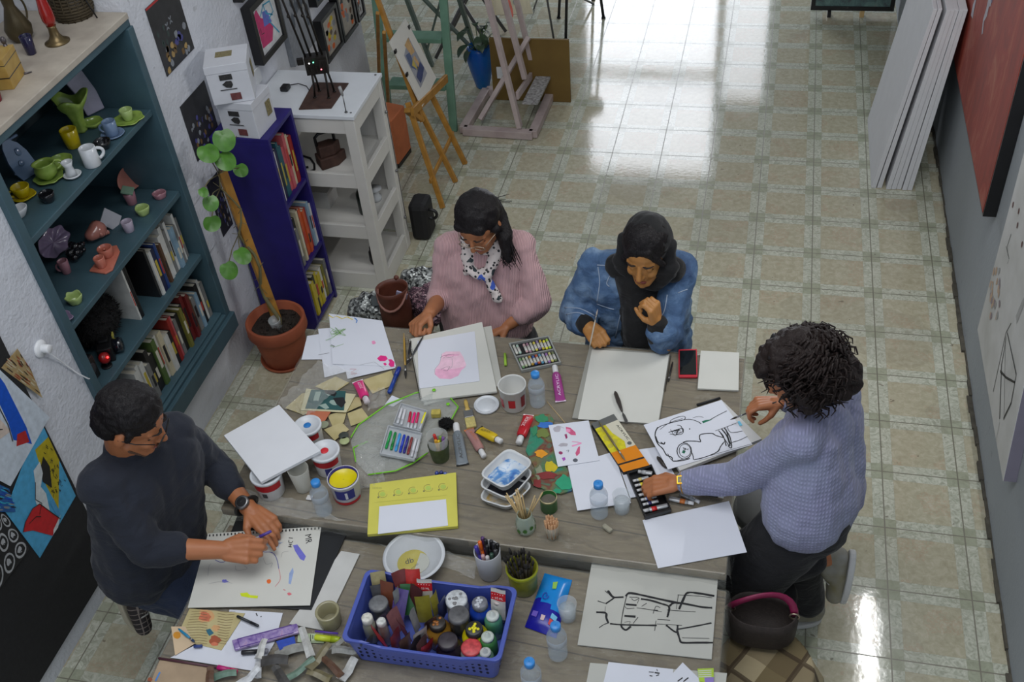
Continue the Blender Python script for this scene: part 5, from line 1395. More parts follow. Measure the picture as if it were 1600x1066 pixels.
for k in range(22):
 row, i = divmod(k, 11)
 if k == 2: continue
 u = (i + .7) / 11.4
 v0, v1 = (.06, .44) if row == 0 else (.56, .94)
 a = inn[0].lerp(inn[1], u).lerp(inn[3].lerp(inn[2], u), v0 + R_.uniform(0, .04)); b_ = inn[0].lerp(inn[1], u).lerp(inn[3].lerp(inn[2], u), v1 - R_.uniform(0, .05))
 a.z = b_.z = S1_ + .0085
 m_ = MB(); m_.tube([a, a + (b_ - a) * .03, a + (b_ - a) * .97, b_], [.0042, .0052, .0052, .0042], 8)
 r0, r1 = a + (b_ - a) * .3, a + (b_ - a) * .85
 m_.tube([r0, r1], .0056, 8, 1)
 m_.build('oil_pastel', [mat('pastel_%d' % k, PCOL[k], .7), mat('pastel_wrap', (196, 194, 186), .6)], None, label='%s oil pastel stick in the %s row of the open pastel box' % (cn[k], ['far', 'near'][row]), cat='pastel', group='oil pastels in the open box')
m_ = MB().tube([at(789, 553, S1_ + .006), at(790, 571, S1_ + .006)], .0055, 8).build('oil_pastel', mat('lime_pastel', (150, 190, 60), .6), None, label='loose lime green pastel between the spiral pad and pastel box', cat='pastel')
def bucket(label, prim, pbase, r, h, z, wallc, lid=None, inner=None, bands=(), dot=None, name='paint_tub', cat='tub', rimc=None, txt=None):
 c = at(*pbase, z)
 top = at(*prim, z + h); cc = Vector(((c.x + top.x) / 2, (c.y + top.y) / 2, z))
 e = thing(name, label, cat, cc)
 wm = mat('tub_%d_%d_%d' % wallc, wallc, .35)
 if lid:
  MB().lathe([(r * .86, 0), (r * .88, .002), (r * .97, h - .01), (r * .97, h - .004), (.001, h - .004)], 36).build('tub_body', wm, e, world=False)
  MB().lathe([(r * 1.0, h - .012), (r * 1.05, h - .011), (r * 1.05, h - .001), (r * 1.0, h), (r * .9, h), (r * .88, h - .003), (.001, h - .003)], 36, cap0=False).build('lid', mat('tub_lid', (208, 212, 216), .3), e, world=False)
  if dot: MB().cyl((0, 0, h - .0028), r * .28, .0012, 24).build('lid_sticker', mat('sticker_%d' % dot[0], dot, .4), e, world=False)
 else:
  MB().lathe([(r * .86, 0), (r * .88, .002), (r * .98, h - .008), (r * 1.03, h - .007), (r * 1.03, h), (r * .97, h), (r * .95, h - .006), (r * .86, .006), (.001, .005)], 36).build('tub_body', wm, e, world=False)
  if inner:
   MB().lathe([(r * .95, inner[1]), (r * .90, inner[1] - .003), (.001, inner[1] - .004)], 36, 0, None, True, cap0=False).build('paint', mat('paint_fill_%d' % inner[0][0], inner[0], .25), e, world=False)
  if rimc: MB().lathe([(r * .975, h + .0005), (r * .93, h + .001), (r * .90, h - .02), (r * .96, h - .02)], 36, cap0=False).build('rim_paint', mat('rim_%d' % rimc[0], rimc, .3), e, world=False)
 for k, (z0, z1, a0, a1, cl) in enumerate(bands):
  b = MB(); n = max(3, int((a1 - a0) / 12)); vs = []
  for i in range(n + 1):
   a = math.radians(a0 + (a1 - a0) * i / n)
   for zz in (z0, z1):
    rr = r * (.88 + .1 * zz) + .0008 + k * .0003
    vs.append((rr * math.cos(a), rr * math.sin(a), zz * h))
  b.add(vs, [(2 * i, 2 * i + 2, 2 * i + 3, 2 * i + 1) for i in range(n)], 0, None, True)
  b.build('label_band', mat('band_%d_%d' % (cl[0], cl[1]), cl, .4), e, world=False)
 return e
RED_, NAVY_ = (176, 24, 36), (40, 44, 120)
bucket('white paint tub with a blue dotted lid, half under the white canvas', (481, 663), (487, 692), .048, .09, S1_, (206, 206, 206), lid=True, dot=(40, 120, 190), bands=[(.55, .85, 200, 340, RED_)])
bucket('white paint tub with a red dotted lid and red label band', (508, 697), (514, 739), .050, .095, S1_, (206, 206, 206), lid=True, dot=(206, 40, 50), bands=[(.55, .85, 190, 350, RED_), (.1, .5, 280, 310, NAVY_)])
bucket('white paint tub with red label standing under the corner of the white canvas', (415, 735), (425, 772), .052, .094, S1_, (206, 206, 206), lid=True, bands=[(.52, .86, 190, 350, RED_), (.2, .42, 262, 282, (60, 60, 64))])
bucket('open tub of bright yellow paint with a navy rim', (538, 742), (541, 777), .052, .09, S1_, (206, 206, 212), inner=((222, 204, 12), .082), rimc=(46, 40, 110), bands=[(.3, .8, 250, 330, NAVY_), (.0, .14, 180, 360, RED_), (.35, .7, 290, 300, (210, 210, 214))])
bucket('open empty white bucket with red squares beside the water bottle', (799, 596), (804, 637), .050, .105, S1_, (208, 208, 204), bands=[(.15, .55, 200, 235, RED_), (.25, .62, 262, 292, RED_), (.2, .7, 320, 345, (120, 20, 30))], name='bucket', cat='bucket')
e = thing('lid', 'round white plastic lid lying in front of the empty white bucket', 'lid', at(760.5, 634, S1_))
MB().lathe([(.043, 0), (.047, .001), (.047, .007), (.045, .009), (.042, .008), (.040, .005), (.034, .0045), (.033, .006), (.001, .006)], 40).build('lid_disc', mat('tub_lid', (208, 212, 216), .3), e, world=False)
CLEAR = film('clear_plastic', (196, 214, 228), .24, .04, .25, 22)
WATER = film('water', (206, 216, 220), .38, .02, .1, 8)
CAPB = mat('blue_bottle_cap', (52, 134, 206), .35)
def bottle(label, pcap, pbase, z, h=.155, r=.029):
 c = at(*pbase, z)
 tp = at(*pcap, z + h - .008)
 c = Vector(((c.x + tp.x) / 2, (c.y + tp.y) / 2, z))
 e = thing('water_bottle', label, 'bottle', c)
 k = h / .155
 prof = [(.018, .002), (.025, .0), (.029, .006), (.029, .03), (.0275, .036), (.029, .042), (.029, .058), (.0272, .063), (.029, .068), (.0295, .095), (.027, .110), (.018, .127), (.0125, .134), (.0125, .141)]
 prof = [(a * r / .029, b_ * k) for a, b_ in prof]
 MB().lathe(prof, 28, cap1=True).build('bottle_body', CLEAR, e, world=False)
 MB().lathe([(r * 1.004, .070 * k), (r * 1.03, .0705 * k), (r * 1.03, .097 * k), (r * 1.0, .0975 * k)], 28, cap0=False).build('wrap_label', film('bottle_label', (190, 205, 220), .35, .3, .2, 30), e, world=False)
 MB().lathe([(.0145, .136 * k), (.0155, .137 * k), (.0155, .153 * k), (.0135, .155 * k), (.001, .155 * k)], 22, cap0=True).build('cap', CAPB, e, world=False)
 return e
bottle('small water bottle with a blue cap beside the empty white bucket', (835.5, 582), (841, 634), S1_)
bottle('small water bottle with a blue cap next to the drinking glass and white sheet', (934, 753), (937.5, 808), S1_)
bottle('small water bottle with a blue cap in front of the yellow paint tub', (493, 751), (507, 803), S1_)
bottle('small water bottle with a blue cap beside the big ink drawing', (867, 974), (873, 1028), S2_)
bottle('small water bottle with a blue cap at the lower edge by the blue crate', (827, 1030), (833, 1085), S2_)
GL = film('drinking_glass', (220, 228, 232), .28, .03, .1, 10)
def tumbler(label, prim, pbase, z, r=.03, h=.08, m=None, water=None, name='drinking_glass', cat='glass', taper=.8):
 c = at(*pbase, z); tp = at(*prim, z + h)
 c = Vector(((c.x + tp.x) / 2, (c.y + tp.y) / 2, z))
 e = thing(name, label, cat, c)
 MB().lathe([(r * taper, 0), (r * taper, .001), (r, h), (r - .0012, h + .0006), (r - .0022, h), (r * taper - .002, .005), (.001, .005)], 32).build('glass_wall', m or GL, e, world=False)
 if water: MB().lathe([(r * taper - .0025, .0055), (r * (taper + (1 - taper) * water / h) - .0027, water), (.001, water)], 28).build('water', WATER, e, world=False)
 return e
tumbler('half-full drinking glass beside the water bottle on the farther table', (969, 768), (974, 802), S1_, .031, .075, water=.045)
tumbler('half-full drinking glass standing by the blue wipes packet', (884, 938), (889, 969), S2_, .030, .07, water=.045)
FROST = film('frosted_plastic', (196, 196, 186), .55, .35, .1, 12)
tumbler('translucent white plastic cup between the tubs', (467, 727), (473, 768), S1_, .036, .10, m=FROST, name='plastic_cup', cat='cup', taper=.72)
e = tumbler('clear plastic cup holding crayons in front of the green zip pouch', (681, 672), (690, 725), S1_, .038, .115, m=film('cup_clear', (206, 210, 206), .32, .08, .1, 10), name='plastic_cup', cat='cup', taper=.74)
pc = e.location.copy()
MB().lathe([(.0305, .004), (.037, .07), (.0372, .075)], 28, cap0=False).build('label_sleeve', mat('dark_green_print', (60, 72, 40), .5, .3, 60), e, world=False)
for k, (c, nm, dx, dy, tx, ty, L) in enumerate((((196, 44, 40), 'red', .0, .008, -.012, .008, .11), ((206, 150, 30), 'orange yellow', .004, -.008, -.002, -.012, .105), ((226, 190, 40), 'yellow', -.01, -.002, .004, .0, .09), ((120, 80, 150), 'purple', .012, .002, .018, .01, .10), ((120, 160, 60), 'green', -.004, .012, .006, .016, .095))):
 a = pc + Vector((dx, dy, .008)); b_ = pc + Vector((tx, ty, L))
 MB().tube([a, a.lerp(b_, .03), a.lerp(b_, .97), b_], [.004, .0058, .0058, .004], 10).build('crayon', mat('crayon_%d' % c[0], c, .5), None, label='%s crayon standing in the clear plastic cup' % nm, cat='crayon', group='crayons in the plastic cup')
pouch = [(548, 690), (560, 664), (605, 632), (650, 612), (687, 607), (716, 636), (703, 660), (668, 708), (618, 736), (575, 742), (556, 722)]
e = thing('zip_pouch', 'crumpled clear zip pouch with bright green edging around the marker case', 'pouch', at(630, 670, S1_))
b = MB()
pts = [at(a, b_, S1_ + .004) for a, b_ in pouch]
cen = sum(pts, Vector()) / len(pts)
rings = []; vs = []
m = 44
per = []
for k in range(m):
 t = k / m * len(pts); i = int(t); per.append(pts[i].lerp(pts[(i + 1) % len(pts)], t - i))
for ring in range(7):
 f = 1 - ring / 6
 for k in range(m):
  p_ = cen + (per[k] - cen) * f
  h = .012 * math.sin(PI * min(1, (1 - f) * 1.4 + .05)) + .010 * abs(noise.noise(Vector((p_.x * 30, p_.y * 30, 2)))) * (1 if ring else 0)
  vs.append(Vector((p_.x, p_.y, S1_ + .002 + h)))
fs = [(r * m + k, r * m + (k + 1) % m, (r + 1) * m + (k + 1) % m, (r + 1) * m + k) for r in range(6) for k in range(m)]
b.add(vs, fs, 0, None, True)
b.build('pouch_film', film('pouch_film', (214, 220, 216), .36, .08, 1.0, 26), e)
ZG = mat('green_zipper', (120, 200, 40), .4)
for seg in ([(548, 684), (560, 664), (605, 632), (650, 614), (662, 612)], [(684, 607), (687, 607), (702, 620), (716, 636), (703, 660)], [(668, 708), (645, 724), (618, 736), (575, 742)], [(575, 690), (552, 700), (556, 722)]):
 MB().tube([at(a, b_, S1_ + .009) for a, b_ in seg], .0028, 6).build('zipper_edge', ZG, e)
for a, b_ in ((678, 610), (700, 632)):
 MB().cyl((0, 0, 0), .007, .003, 14, M=Matrix.Translation(at(a, b_, S1_ + .02))).build('snap_button', ZG, e)
e = thing('marker_case', 'open clear marker case holding two rows of felt-tip pens', 'case', at(632, 680, S1_ + .02))
cz = S1_ + .024
for qd in ([(627, 633), (669, 645), (657, 677), (615, 666)], [(607, 668), (660, 680), (648, 722), (594, 712)]):
 q = [at(a, b_, cz) for a, b_ in qd]; c_ = sum(q, Vector()) / 4
 i_ = [c_ + (p_ - c_) * .95 for p_ in q]
 b = MB(); b.prism(q, UP * .0015, 0)
 for i in range(4):
  j = (i + 1) % 4; b.prism([q[i], q[j], i_[j], i_[i]], UP * .012, 0)
 b.build('case_tray', film('case_plastic', (206, 210, 214), .55, .12, .3, 18), e)
MK = [((176, 26, 50), 'dark red', (641.7, 644), (637, 669)), ((230, 30, 120), 'hot pink', (648, 645), (642, 670)), ((196, 24, 90), 'magenta', (654, 645), (648, 670)), ((232, 226, 30), 'fluorescent yellow', (665, 645), (656, 671)),
  ((206, 206, 210), 'white', (633, 640), (627, 664)), ((206, 206, 210), 'white', (628, 638), (621, 662)),
  ((20, 150, 70), 'green', (611, 674), (603, 701)), ((24, 130, 60), 'dark green', (618, 676), (611, 703)), ((60, 150, 210), 'sky blue', (625, 678), (618, 705)), ((30, 60, 180), 'blue', (632, 680), (625, 707)), ((40, 40, 130), 'navy', (638, 682), (631, 708)), ((130, 50, 50), 'brown red', (644, 684), (637, 710)), ((206, 206, 210), 'white', (650, 686), (643, 714)), ((206, 206, 210), 'white', (655, 688), (648, 716))]
for k, (c, nm, pa, pb2_) in enumerate(MK):
 lb = '%s felt-tip pen in the %s row of the open marker case' % (('inner ' if k in (4, 12) else 'outermost ' if k in (5, 13) else '') + nm, 'far' if k < 6 else 'near')
 marker(lb, pa, pb2_, cz + .002, c, (200, 204, 208) if k < 6 else c, .0048, 'felt-tip pens in the marker case', 'felt_pen', .3)
e = thing('flat_brush', 'wide flat paint brush with a yellow handle and pale bristles', 'brush', at(728, 628, S1_))
a, b_ = at(727, 625, S1_ + .008), at(737, 668, S1_ + .008)
d_ = b_ - a
MB().tube([a, a + d_ * .1, a + d_ * .3, a + d_ * .42], [.005, .008, .007, .014], 12, flat=.55).build('handle', mat('yellow_handle', (190, 160, 84), .35), e)
MB().bar(a + d_ * .40, a + d_ * .66, .034, .012).build('ferrule', mat('ferrule', (150, 150, 150), .3, metal=.8), e, bevel=.002)
MB().bar(a + d_ * .66, b_, .036, .010).build('bristles', mat('cream_bristles', (190, 176, 110), .8, .2, 200), e, bevel=.002)
MB().box((0, 0, .012), (.034, .026, .022), M=Matrix.Rotation(.2, 4, 'Z')).build('sponge', mat('yellow_sponge', (186, 170, 84), .9, .2, 60, .8, 120, .003), None, loc=at(682, 650, S1_ + .018), label='small yellow sponge cube on the end of the zip pouch', cat='sponge', bevel=.003)
fur_ball('pompom', at(697, 662, S1_ + .02), (.026, .022, .018), 420, .010, FUR, None, label='small fuzzy black pompom beside the yellow sponge', cat='pompom')
for k, (a, b_, c) in enumerate(((683, 742, (40, 60, 140)), (690, 741, (30, 40, 110)), (696, 743, (70, 90, 160)))):
 MB().ball((0, 0, .008), .0075).build('bead', mat('bead_%d' % c[0], c, .1, coat=.6), None, loc=at(a, b_, S1_), label=['royal blue glass bead, left of the three by the yellow folder', 'dark navy glass bead, middle of the three by the yellow folder', 'pale blue glass bead, right of the three by the yellow folder'][k], cat='bead')
def tray(label, quad, z, h, inner, fill, seed_):
 q = [at(a, b_, z + h) for a, b_ in quad]
 c = sum(q, Vector()) / 4
 e = thing('food_tray', label, 'tray', (c.x, c.y, z))
 def rr(f, zz, rad=.25):
  out = []
  for i in range(4):
   p0, p1, p2 = q[i - 1], q[i], q[(i + 1) % 4]
   for t in range(5):
    s_ = t / 4
    a_ = p1.lerp(p0, rad * (1 - s_)); b2 = p1.lerp(p2, rad * s_)
    m_ = a_.lerp(b2, s_); m_ = m_.lerp(p1, .35 * math.sin(PI * s_) * 0)
    out.append(c + (m_ - c) * f)
  return [Vector((p_.x, p_.y, zz)) for p_ in out]
 loops = [rr(.80, z), rr(.84, z + .002), rr(.96, z + h - .004), rr(1.0, z + h - .003), rr(1.0, z + h), rr(.93, z + h), rr(.90, z + h - .006), rr(.80, z + .004)]
 m = 20; vs = [p_ for l in loops for p_ in l]
 fs = [(k * m + i, k * m + (i + 1) % m, (k + 1) * m + (i + 1) % m, (k + 1) * m + i) for k in range(len(loops) - 1) for i in range(m)]
 fs.append(tuple(range(m - 1, -1, -1))); fs.append(tuple(range(7 * m, 8 * m)))
 MB().add(vs, fs, 0, None, True).build('tray_body', mat('white_styrene', (206, 208, 208), .35), e)
 if fill:
  t = NT('tray_paint_%d' % seed_); g_ = t.n('ShaderNodeNewGeometry').outputs['Position']
  n1 = t.noise(g_, 20, 4, .6, 1.2)
  l2 = rr(.90, z + h - .008) + rr(.82, z + .0055)
  b = MB(); b.add(l2, [(i, (i + 1) % m, m + (i + 1) % m, m + i) for i in range(m)] + [tuple(range(m, 2 * m))], 0, None, True)
  b.build('paint_residue', t.done(t.ramp(n1, fill), .3), e)
 return e
c3 = cr(640, 600, 4.1)
tray('white food tray with dried yellow paint, lowest of the stack', c3((560, 560), (800, 640), (640, 800), (435, 735)), S1_, .030, None, [(.3, (200, 160, 60)), (.6, (206, 206, 200))], 1)
tray('white food tray stained with black paint, middle of the stack', c3((590, 470), (805, 560), (640, 745), (432, 650)), S1_ + .020, .034, None, [(.35, (40, 40, 44)), (.55, (60, 60, 70)), (.75, (90, 80, 60))], 2)
tray('white food tray with blue and white paint, topmost of the stack', c3((628, 402), (802, 498), (606, 676), (438, 578)), S1_ + .050, .036, None, [(.32, (40, 90, 170)), (.45, (96, 150, 206)), (.55, (196, 210, 224)), (.7, (206, 214, 224))], 3)
t = NT('dried_palette_paint'); g_ = t.n('ShaderNodeNewGeometry').outputs['Position']
n1 = t.noise(g_, 11, 2, .5, .6); n2 = t.noise(g_, 40, 4, .6, 1)
cP = t.ramp(n1, [(.28, (28, 110, 70)), (.38, (50, 110, 170)), (.44, (60, 130, 84)), (.5, (104, 112, 84)), (.56, (120, 110, 60)), (.62, (120, 44, 40)), (.7, (40, 140, 110))])
cP = t.mix(t.m('MULTIPLY', n2, .35), cP, lin((96, 96, 84)))
palm = t.done(cP, .35, t.bump(n2, .8, .005))
pp = c3((800, 205), (900, 200), (925, 240), (905, 300), (950, 420), (1005, 545), (1042, 620), (1040, 690), (965, 712), (880, 690), (790, 650), (770, 600), (800, 540), (745, 435), (775, 330), (770, 260))
b = MB(); b.prism([at(a, b_, S1_) for a, b_ in pp], UP * .006, 0)
for (x, y, rx, ry, mi) in ((840, 450, 9, 6, 1), (900, 535, 10, 9, 2), (830, 570, 6, 12, 3), (995, 640, 12, 12, 4), (880, 590, 16, 6, 5), (850, 225, 10, 7, 6), (870, 265, 12, 5, 7), (855, 320, 10, 7, 8), (800, 300, 5, 8, 6), (945, 690, 8, 4, 4), (820, 640, 7, 7, 5)):
 cx_, cy_ = c3((x, y))[0]
 b.patch([at(a, b_, S1_ + .006) for a, b_ in blob_px(cx_, cy_, rx, ry, 14, .3)], mi, UP, .001 + mi * .0002)
b.build('palette', [palm, mk('amber', (226, 150, 30)), mk('mustard', (196, 176, 30)), mk('putty', (140, 146, 120)), mk('emerald', (40, 150, 110)), mk('brick', (130, 44, 44)), mk('sea_green', (50, 130, 90)), mk('ultra', (50, 110, 190)), mk('moss', (110, 124, 60))], None,
  label='irregular palette crusted with dried green, red and blue paint', cat='palette')
c4 = cr(860, 520, 3.332)
sheet('paper_sheet', 'white sheet with pink and grey paint smudges over the palette', 'paper', c3((890, 265), (1147, 234), (1217, 490), (950, 531)), S1_ + .010, [PAPER, mk('rose', (206, 90, 130)), mk('plum', (150, 50, 100)), mk('smoke', (176, 172, 180)), mk('slate', (90, 94, 104)), mk('orchid', (170, 80, 180)), mPink],
  patches=[(c3((1000, 275), (1030, 282), (1062, 310), (1066, 330), (1035, 328), (1005, 305)), 1), (blob_px(*c3((1015, 300))[0], 4, 3, 10), 6), (c3((992, 325), (1006, 320), (1012, 345), (1002, 355)), 2), (blob_px(*c3((968, 443))[0], 3.4, 2.6, 10, .1), 2), (c3((1080, 405), (1092, 400), (1090, 445), (1070, 465), (1062, 445)), 1), (c3((975, 475), (995, 470), (1000, 485), (985, 496)), 5), (blob_px(*c3((1062, 490))[0], 4, 3, 12, .05), 4),
    (blob_px(*c3((945, 290))[0], 6, 5, 12), 3), (blob_px(*c3((985, 390))[0], 8, 3, 12), 3)],
  strokes=[(smooth_path(c3((1040, 400), (1070, 390), (1100, 380))), .006, 6), (smooth_path(c3((925, 290), (950, 270), (990, 285))), .002, 3), (smooth_path(c3((1005, 430), (1020, 425), (1015, 440))), .0015, 4), (smooth_path(c3((1040, 370), (1080, 375), (1102, 380))), .003, 6)])
sheet('paper_sheet', 'blank white sheet beneath the water bottle and drinking glass', 'paper', [(887, 728), (958, 706), (986, 786), (902, 798)], S1_ + .0075, [PAPER])
sheet('paper_sheet', 'blank white sheet showing between the paint tray and the face drawing', 'paper', [(960, 708), (1030, 698), (1067, 765), (985, 778)], S1_ + .0040, [PAPER])
sheet('paper_sheet', 'large blank white sheet at the near right corner of the farther table', 'paper', [(1004, 813), (1139, 783), (1167, 863), (1028, 888)], S1_ + .001, [PAPER])
e_ = sheet('drawing_pad', 'large blank grey-white pad in front of the denim-jacket woman', 'sketchbook', [(921, 542), (1047, 553), (1029, 663), (894, 653)], S1_, [mat('pad_backing', (150, 150, 142), .6), PAPW], th=.006)
sheet('pad_page', None, None, [(925, 546), (1046, 554), (1028, 662), (903, 655)], S1_ + .0062, [PAPW], th=.001, parent=e_)
b = MB(); pA, pB = at(1047, 555, S1_ + .006), at(1038, 612, S1_ + .006)
for k in range(22):
 c = pA.lerp(pB, (k + .5) / 22); s_ = UP.cross((pB - pA).normalized())
 b.tube([c + s_ * .004 * math.cos(t_ * PI / 4) + UP * .005 * math.sin(t_ * PI / 4) for t_ in range(8)], .0009, 4, closed=True)
b.build('wire_binding', mat('dark_wire', (50, 50, 54), .3, metal=.8), e_)
e = thing('palette_knife', 'palette knife with a dark handle lying on the large blank pad', 'knife', at(962, 612, S1_ + .0075))
a, b_ = at(961, 612, S1_ + .014), at(972, 643, S1_ + .014)
MB().tube([a, a.lerp(b_, .1), a.lerp(b_, .5), a.lerp(b_, .9), b_], [.003, .007, .0085, .005, .003], 10).build('handle', mat('dark_wood_handle', (56, 50, 46), .4), e)
b2 = at(980, 662, S1_ + .009)
b = MB(); s_ = UP.cross((b2 - b_).normalized()) * .006
b.prism([b_ + UP * -.002, b_.lerp(b2, .3) + s_ * .8, b_.lerp(b2, .8) + s_, b2, b_.lerp(b2, .8) - s_, b_.lerp(b2, .3) - s_ * .8], UP * .0008); b.build('blade', mat('steel', (130, 130, 130), .3, metal=.9), e)
e = thing('palette_knife', 'palette knife whose dark handle pokes out under the face drawing', 'knife', at(1030, 720, S1_ + .006))
a, b_ = at(1027, 714, S1_ + .012), at(1041, 731, S1_ + .012)
MB().tube([a, a.lerp(b_, .15), a.lerp(b_, .7), b_], [.003, .007, .008, .004], 10).build('handle', mat('dark_wood_handle', (56, 50, 46), .4), e)
def phone(label, quad, z):
 q = [at(a, b_, z) for a, b_ in quad]; c = sum(q, Vector()) / 4
 e = thing('phone', label, 'phone', (c.x, c.y, z))
 MB().prism(q, UP * .011).build('case', mat('red_phone_case', (190, 40, 54), .4), e, bevel=.004)
 i_ = [c + (p_ - c) * .87 + UP * .0112 for p_ in q]
 MB().prism(i_, UP * .0006).build('screen', mat('phone_screen', (14, 18, 18), .08, coat=.5), e)
 return e
phone('smartphone in a red case, dark screen up, beside the small blank pad', [(1060, 549), (1089, 548), (1090, 592), (1060, 592)], S1_)
sheet('sketch_pad', 'small blank pad at the far right corner of the table', 'sketchbook', [(1095, 548), (1155, 551), (1154, 610), (1090, 607)], S1_ + .001, [PAPW], th=.007)
brush('pencil', 'dark charcoal pencil lying along the big pad wire binding', (1051, 566), (1044, 597), S1_, (26, 26, 26), .0035, cat='pencil')
MB().tube([at(1089, 633, S1_ + .005), at(1125, 622, S1_ + .005)], .0045, 8).build('charcoal_stick', INK, None, label='black charcoal stick above the face drawing', cat='charcoal')
MB().tube([at(855, 628, S1_ + .003), at(883, 661, S1_ + .003)], .0015, 6).build('wooden_skewer', mat('bamboo', (190, 164, 116), .6), None, label='thin wooden skewer lying by the purple paint tube', cat='skewer')
bz = S1_ + .010
e = MB(); q = [at(*k, bz) for k in [(1018, 670), (1127, 629), (1190, 690), (1062, 740)]]
e.prism(q, UP * .014, 0).build('drawing_board', [mat('board_white_top', (196, 196, 194), .6)], None, label='thick pale drawing board under the inked face drawing', cat='board', bevel=.001)
ad = sheet('face_drawing', 'white sheet with a bold charcoal drawing of a bearded face', 'drawing', c4((485, 480), (890, 350), (1052, 583), (613, 712)), bz + .015, [PAPER, INK, mk('deep_green', (20, 110, 80)), mk('sky_tape', (110, 190, 220))], th=.001,
   strokes=[(smooth_path(c4(*s)), w_, m_) for s, w_, m_ in [
    ([(560, 492), (548, 515), (546, 545), (560, 580), (585, 605), (605, 638), (632, 650), (640, 670), (700, 664), (725, 655)], .0035, 1),
    ([(548, 540), (562, 572), (590, 580)], .003, 1), ([(610, 630), (640, 668), (720, 652)], .0022, 1),
    ([(556, 500), (575, 487), (620, 472), (640, 467), (690, 455), (730, 452), (768, 464), (786, 476)], .0028, 1),
    ([(570, 505), (620, 470), (690, 447)], .0016, 1), ([(622, 470), (630, 455), (665, 440), (695, 436), (702, 448), (680, 460)], .0022, 1),
    ([(615, 520), (660, 505), (690, 500), (688, 525), (660, 532), (622, 528)], .0024, 1), ([(660, 482), (680, 488), (692, 520)], .0024, 1), ([(625, 505), (650, 538), (670, 500), (655, 530), (690, 515)], .002, 1),
    ([(690, 572), (715, 565), (760, 566), (782, 568), (776, 548), (784, 530), (840, 525), (862, 536), (905, 548)], .0035, 1),
    ([(745, 662), (742, 640), (732, 618)], .0028, 1), ([(748, 662), (800, 650), (868, 622), (885, 595), (905, 568)], .0035, 1),
    ([(875, 510), (900, 540), (915, 590)], .0035, 1), ([(890, 500), (920, 540), (935, 590)], .0045, 1), ([(905, 495), (935, 545), (943, 600), (925, 590)], .004, 1), ([(915, 505), (930, 560), (945, 590)], .003, 1), ([(880, 515), (930, 590)], .003, 1),
    ([(920, 490), (940, 520), (1000, 513)], .0022, 1), ([(945, 572), (985, 560), (1025, 541)], .0022, 1), ([(835, 640), (940, 610), (1045, 580)], .0012, 1), ([(858, 512), (920, 490), (970, 470)], .0018, 1),
    ([(830, 455), (870, 432), (918, 408)], .0024, 1), ([(740, 445), (770, 437), (798, 442)], .0012, 1), ([(575, 570), (590, 582), (596, 570)], .004, 1)]]
   + [([(c4((697 + 38 * math.cos(k * PI / 8), 617 + 42 * math.sin(k * PI / 8)))[0]) for k in range(17)], .003, 1), ([(c4((700 + 30 * math.cos(k * PI / 8), 615 + 34 * math.sin(k * PI / 8)))[0]) for k in range(17)], .002, 1),
    (scrib(*c4((702, 612))[0], 6, 5, 8), .002, 1), (scrib(*c4((655, 515))[0], 9, 4, 12), .0016, 1)],
   patches=[(c4((788, 462), (808, 455), (845, 452), (815, 464), (795, 472)), 2), (c4((690, 612), (705, 618), (697, 630), (684, 625)), 2), (blob_px(*c4((725, 502))[0], 1, 1, 8), 1)])
MB().prism([at(a, b_, bz + .0165) for a, b_ in c4((974, 462), (986, 460), (1000, 482), (985, 486))], UP * .0004).build('tape', mk('sky_tape', (110, 190, 220)), None, label='small strip of light blue tape on the face drawing edge', cat='tape')
aq = [at(a, b_, S1_ + .020) for a, b_ in ((924, 662), (959, 647), (1015, 727), (974, 738))]
b = MB(); b.prism([p_ - UP * .018 for p_ in aq], UP * .018, 0)
A = lambda u, v, l=0: aq[0].lerp(aq[1], u).lerp(aq[3].lerp(aq[2], u), v) + UP * (.0004 + l)
b.add([A(0, 0), A(1, 0), A(1, .12), A(0, .12)], [(3, 2, 1, 0)], 1)
b.add([A(0, .12), A(1, .12), A(1, .62), A(0, .62)], [(3, 2, 1, 0)], 2)
b.add([A(.45, .12, .0003), A(1, .12, .0003), A(1, .62, .0003), A(.62, .62, .0003), A(.72, .5, .0003), A(.5, .3, .0003)], [(5, 4, 3, 2, 1, 0)], 3)
b.add([A(0, .62), A(1, .62), A(1, .84), A(0, .84)], [(3, 2, 1, 0)], 4)
b.add([A(0, .84), A(1, .84), A(1, .87), A(0, .87)], [(3, 2, 1, 0)], 0)
b.add([A(0, .87), A(1, .87), A(1, 1), A(0, 1)], [(3, 2, 1, 0)], 4)
for (u, v, r) in ((.3, .2, .012), (.25, .35, .016), (.35, .45, .012), (.15, .5, .010)):
 c = A(u, v, .0006); b.add([c + Vector((r * math.cos(k), r * math.sin(k), 0)) for k in [j * PI / 7 for j in range(14)]], [tuple(range(14))], 5)
c = A(.84, .56, .0009); b.add([c + Vector((.008 * math.cos(k), .008 * math.sin(k), 0)) for k in [j * PI / 7 for j in range(14)]], [tuple(range(14))], 1)
x_ = A(.95, .5, .001) - A(.9, .2, .001);
b.text('ACRYLIC', .012, basis(A(.80, .20, .0012), x_, A(.98, .2, .0012) - A(.80, .2, .0012), UP), 6, x_.length)
b.build('paint_set_box', [INK, mat('slate_print', (96, 98, 96), .5), mat('lemon_print', (206, 196, 40), .4, .2, 60), mat('cream_print', (204, 200, 180), .4), mat('orange_print', (216, 130, 20), .4), mat('gold_print', (190, 180, 70), .4), INK], None,
  label='yellow, cream and orange acrylic paint set box lying on the table', cat='box')
brush('paintbrush', 'olive-handled brush lying on the acrylic paint set box', (936, 659), (977, 720), S1_ + .021, (110, 100, 70), .0038, tip=(120, 112, 90))
bq = [at(a, b_, S1_ + .004) for a, b_ in ((979, 742), (1018, 730), (1049, 801), (1008, 813))]
e = thing('paint_set_tray', 'black plastic tray with small paint tubes under the hand with the gold watch', 'tray', sum(bq, Vector()) / 4)
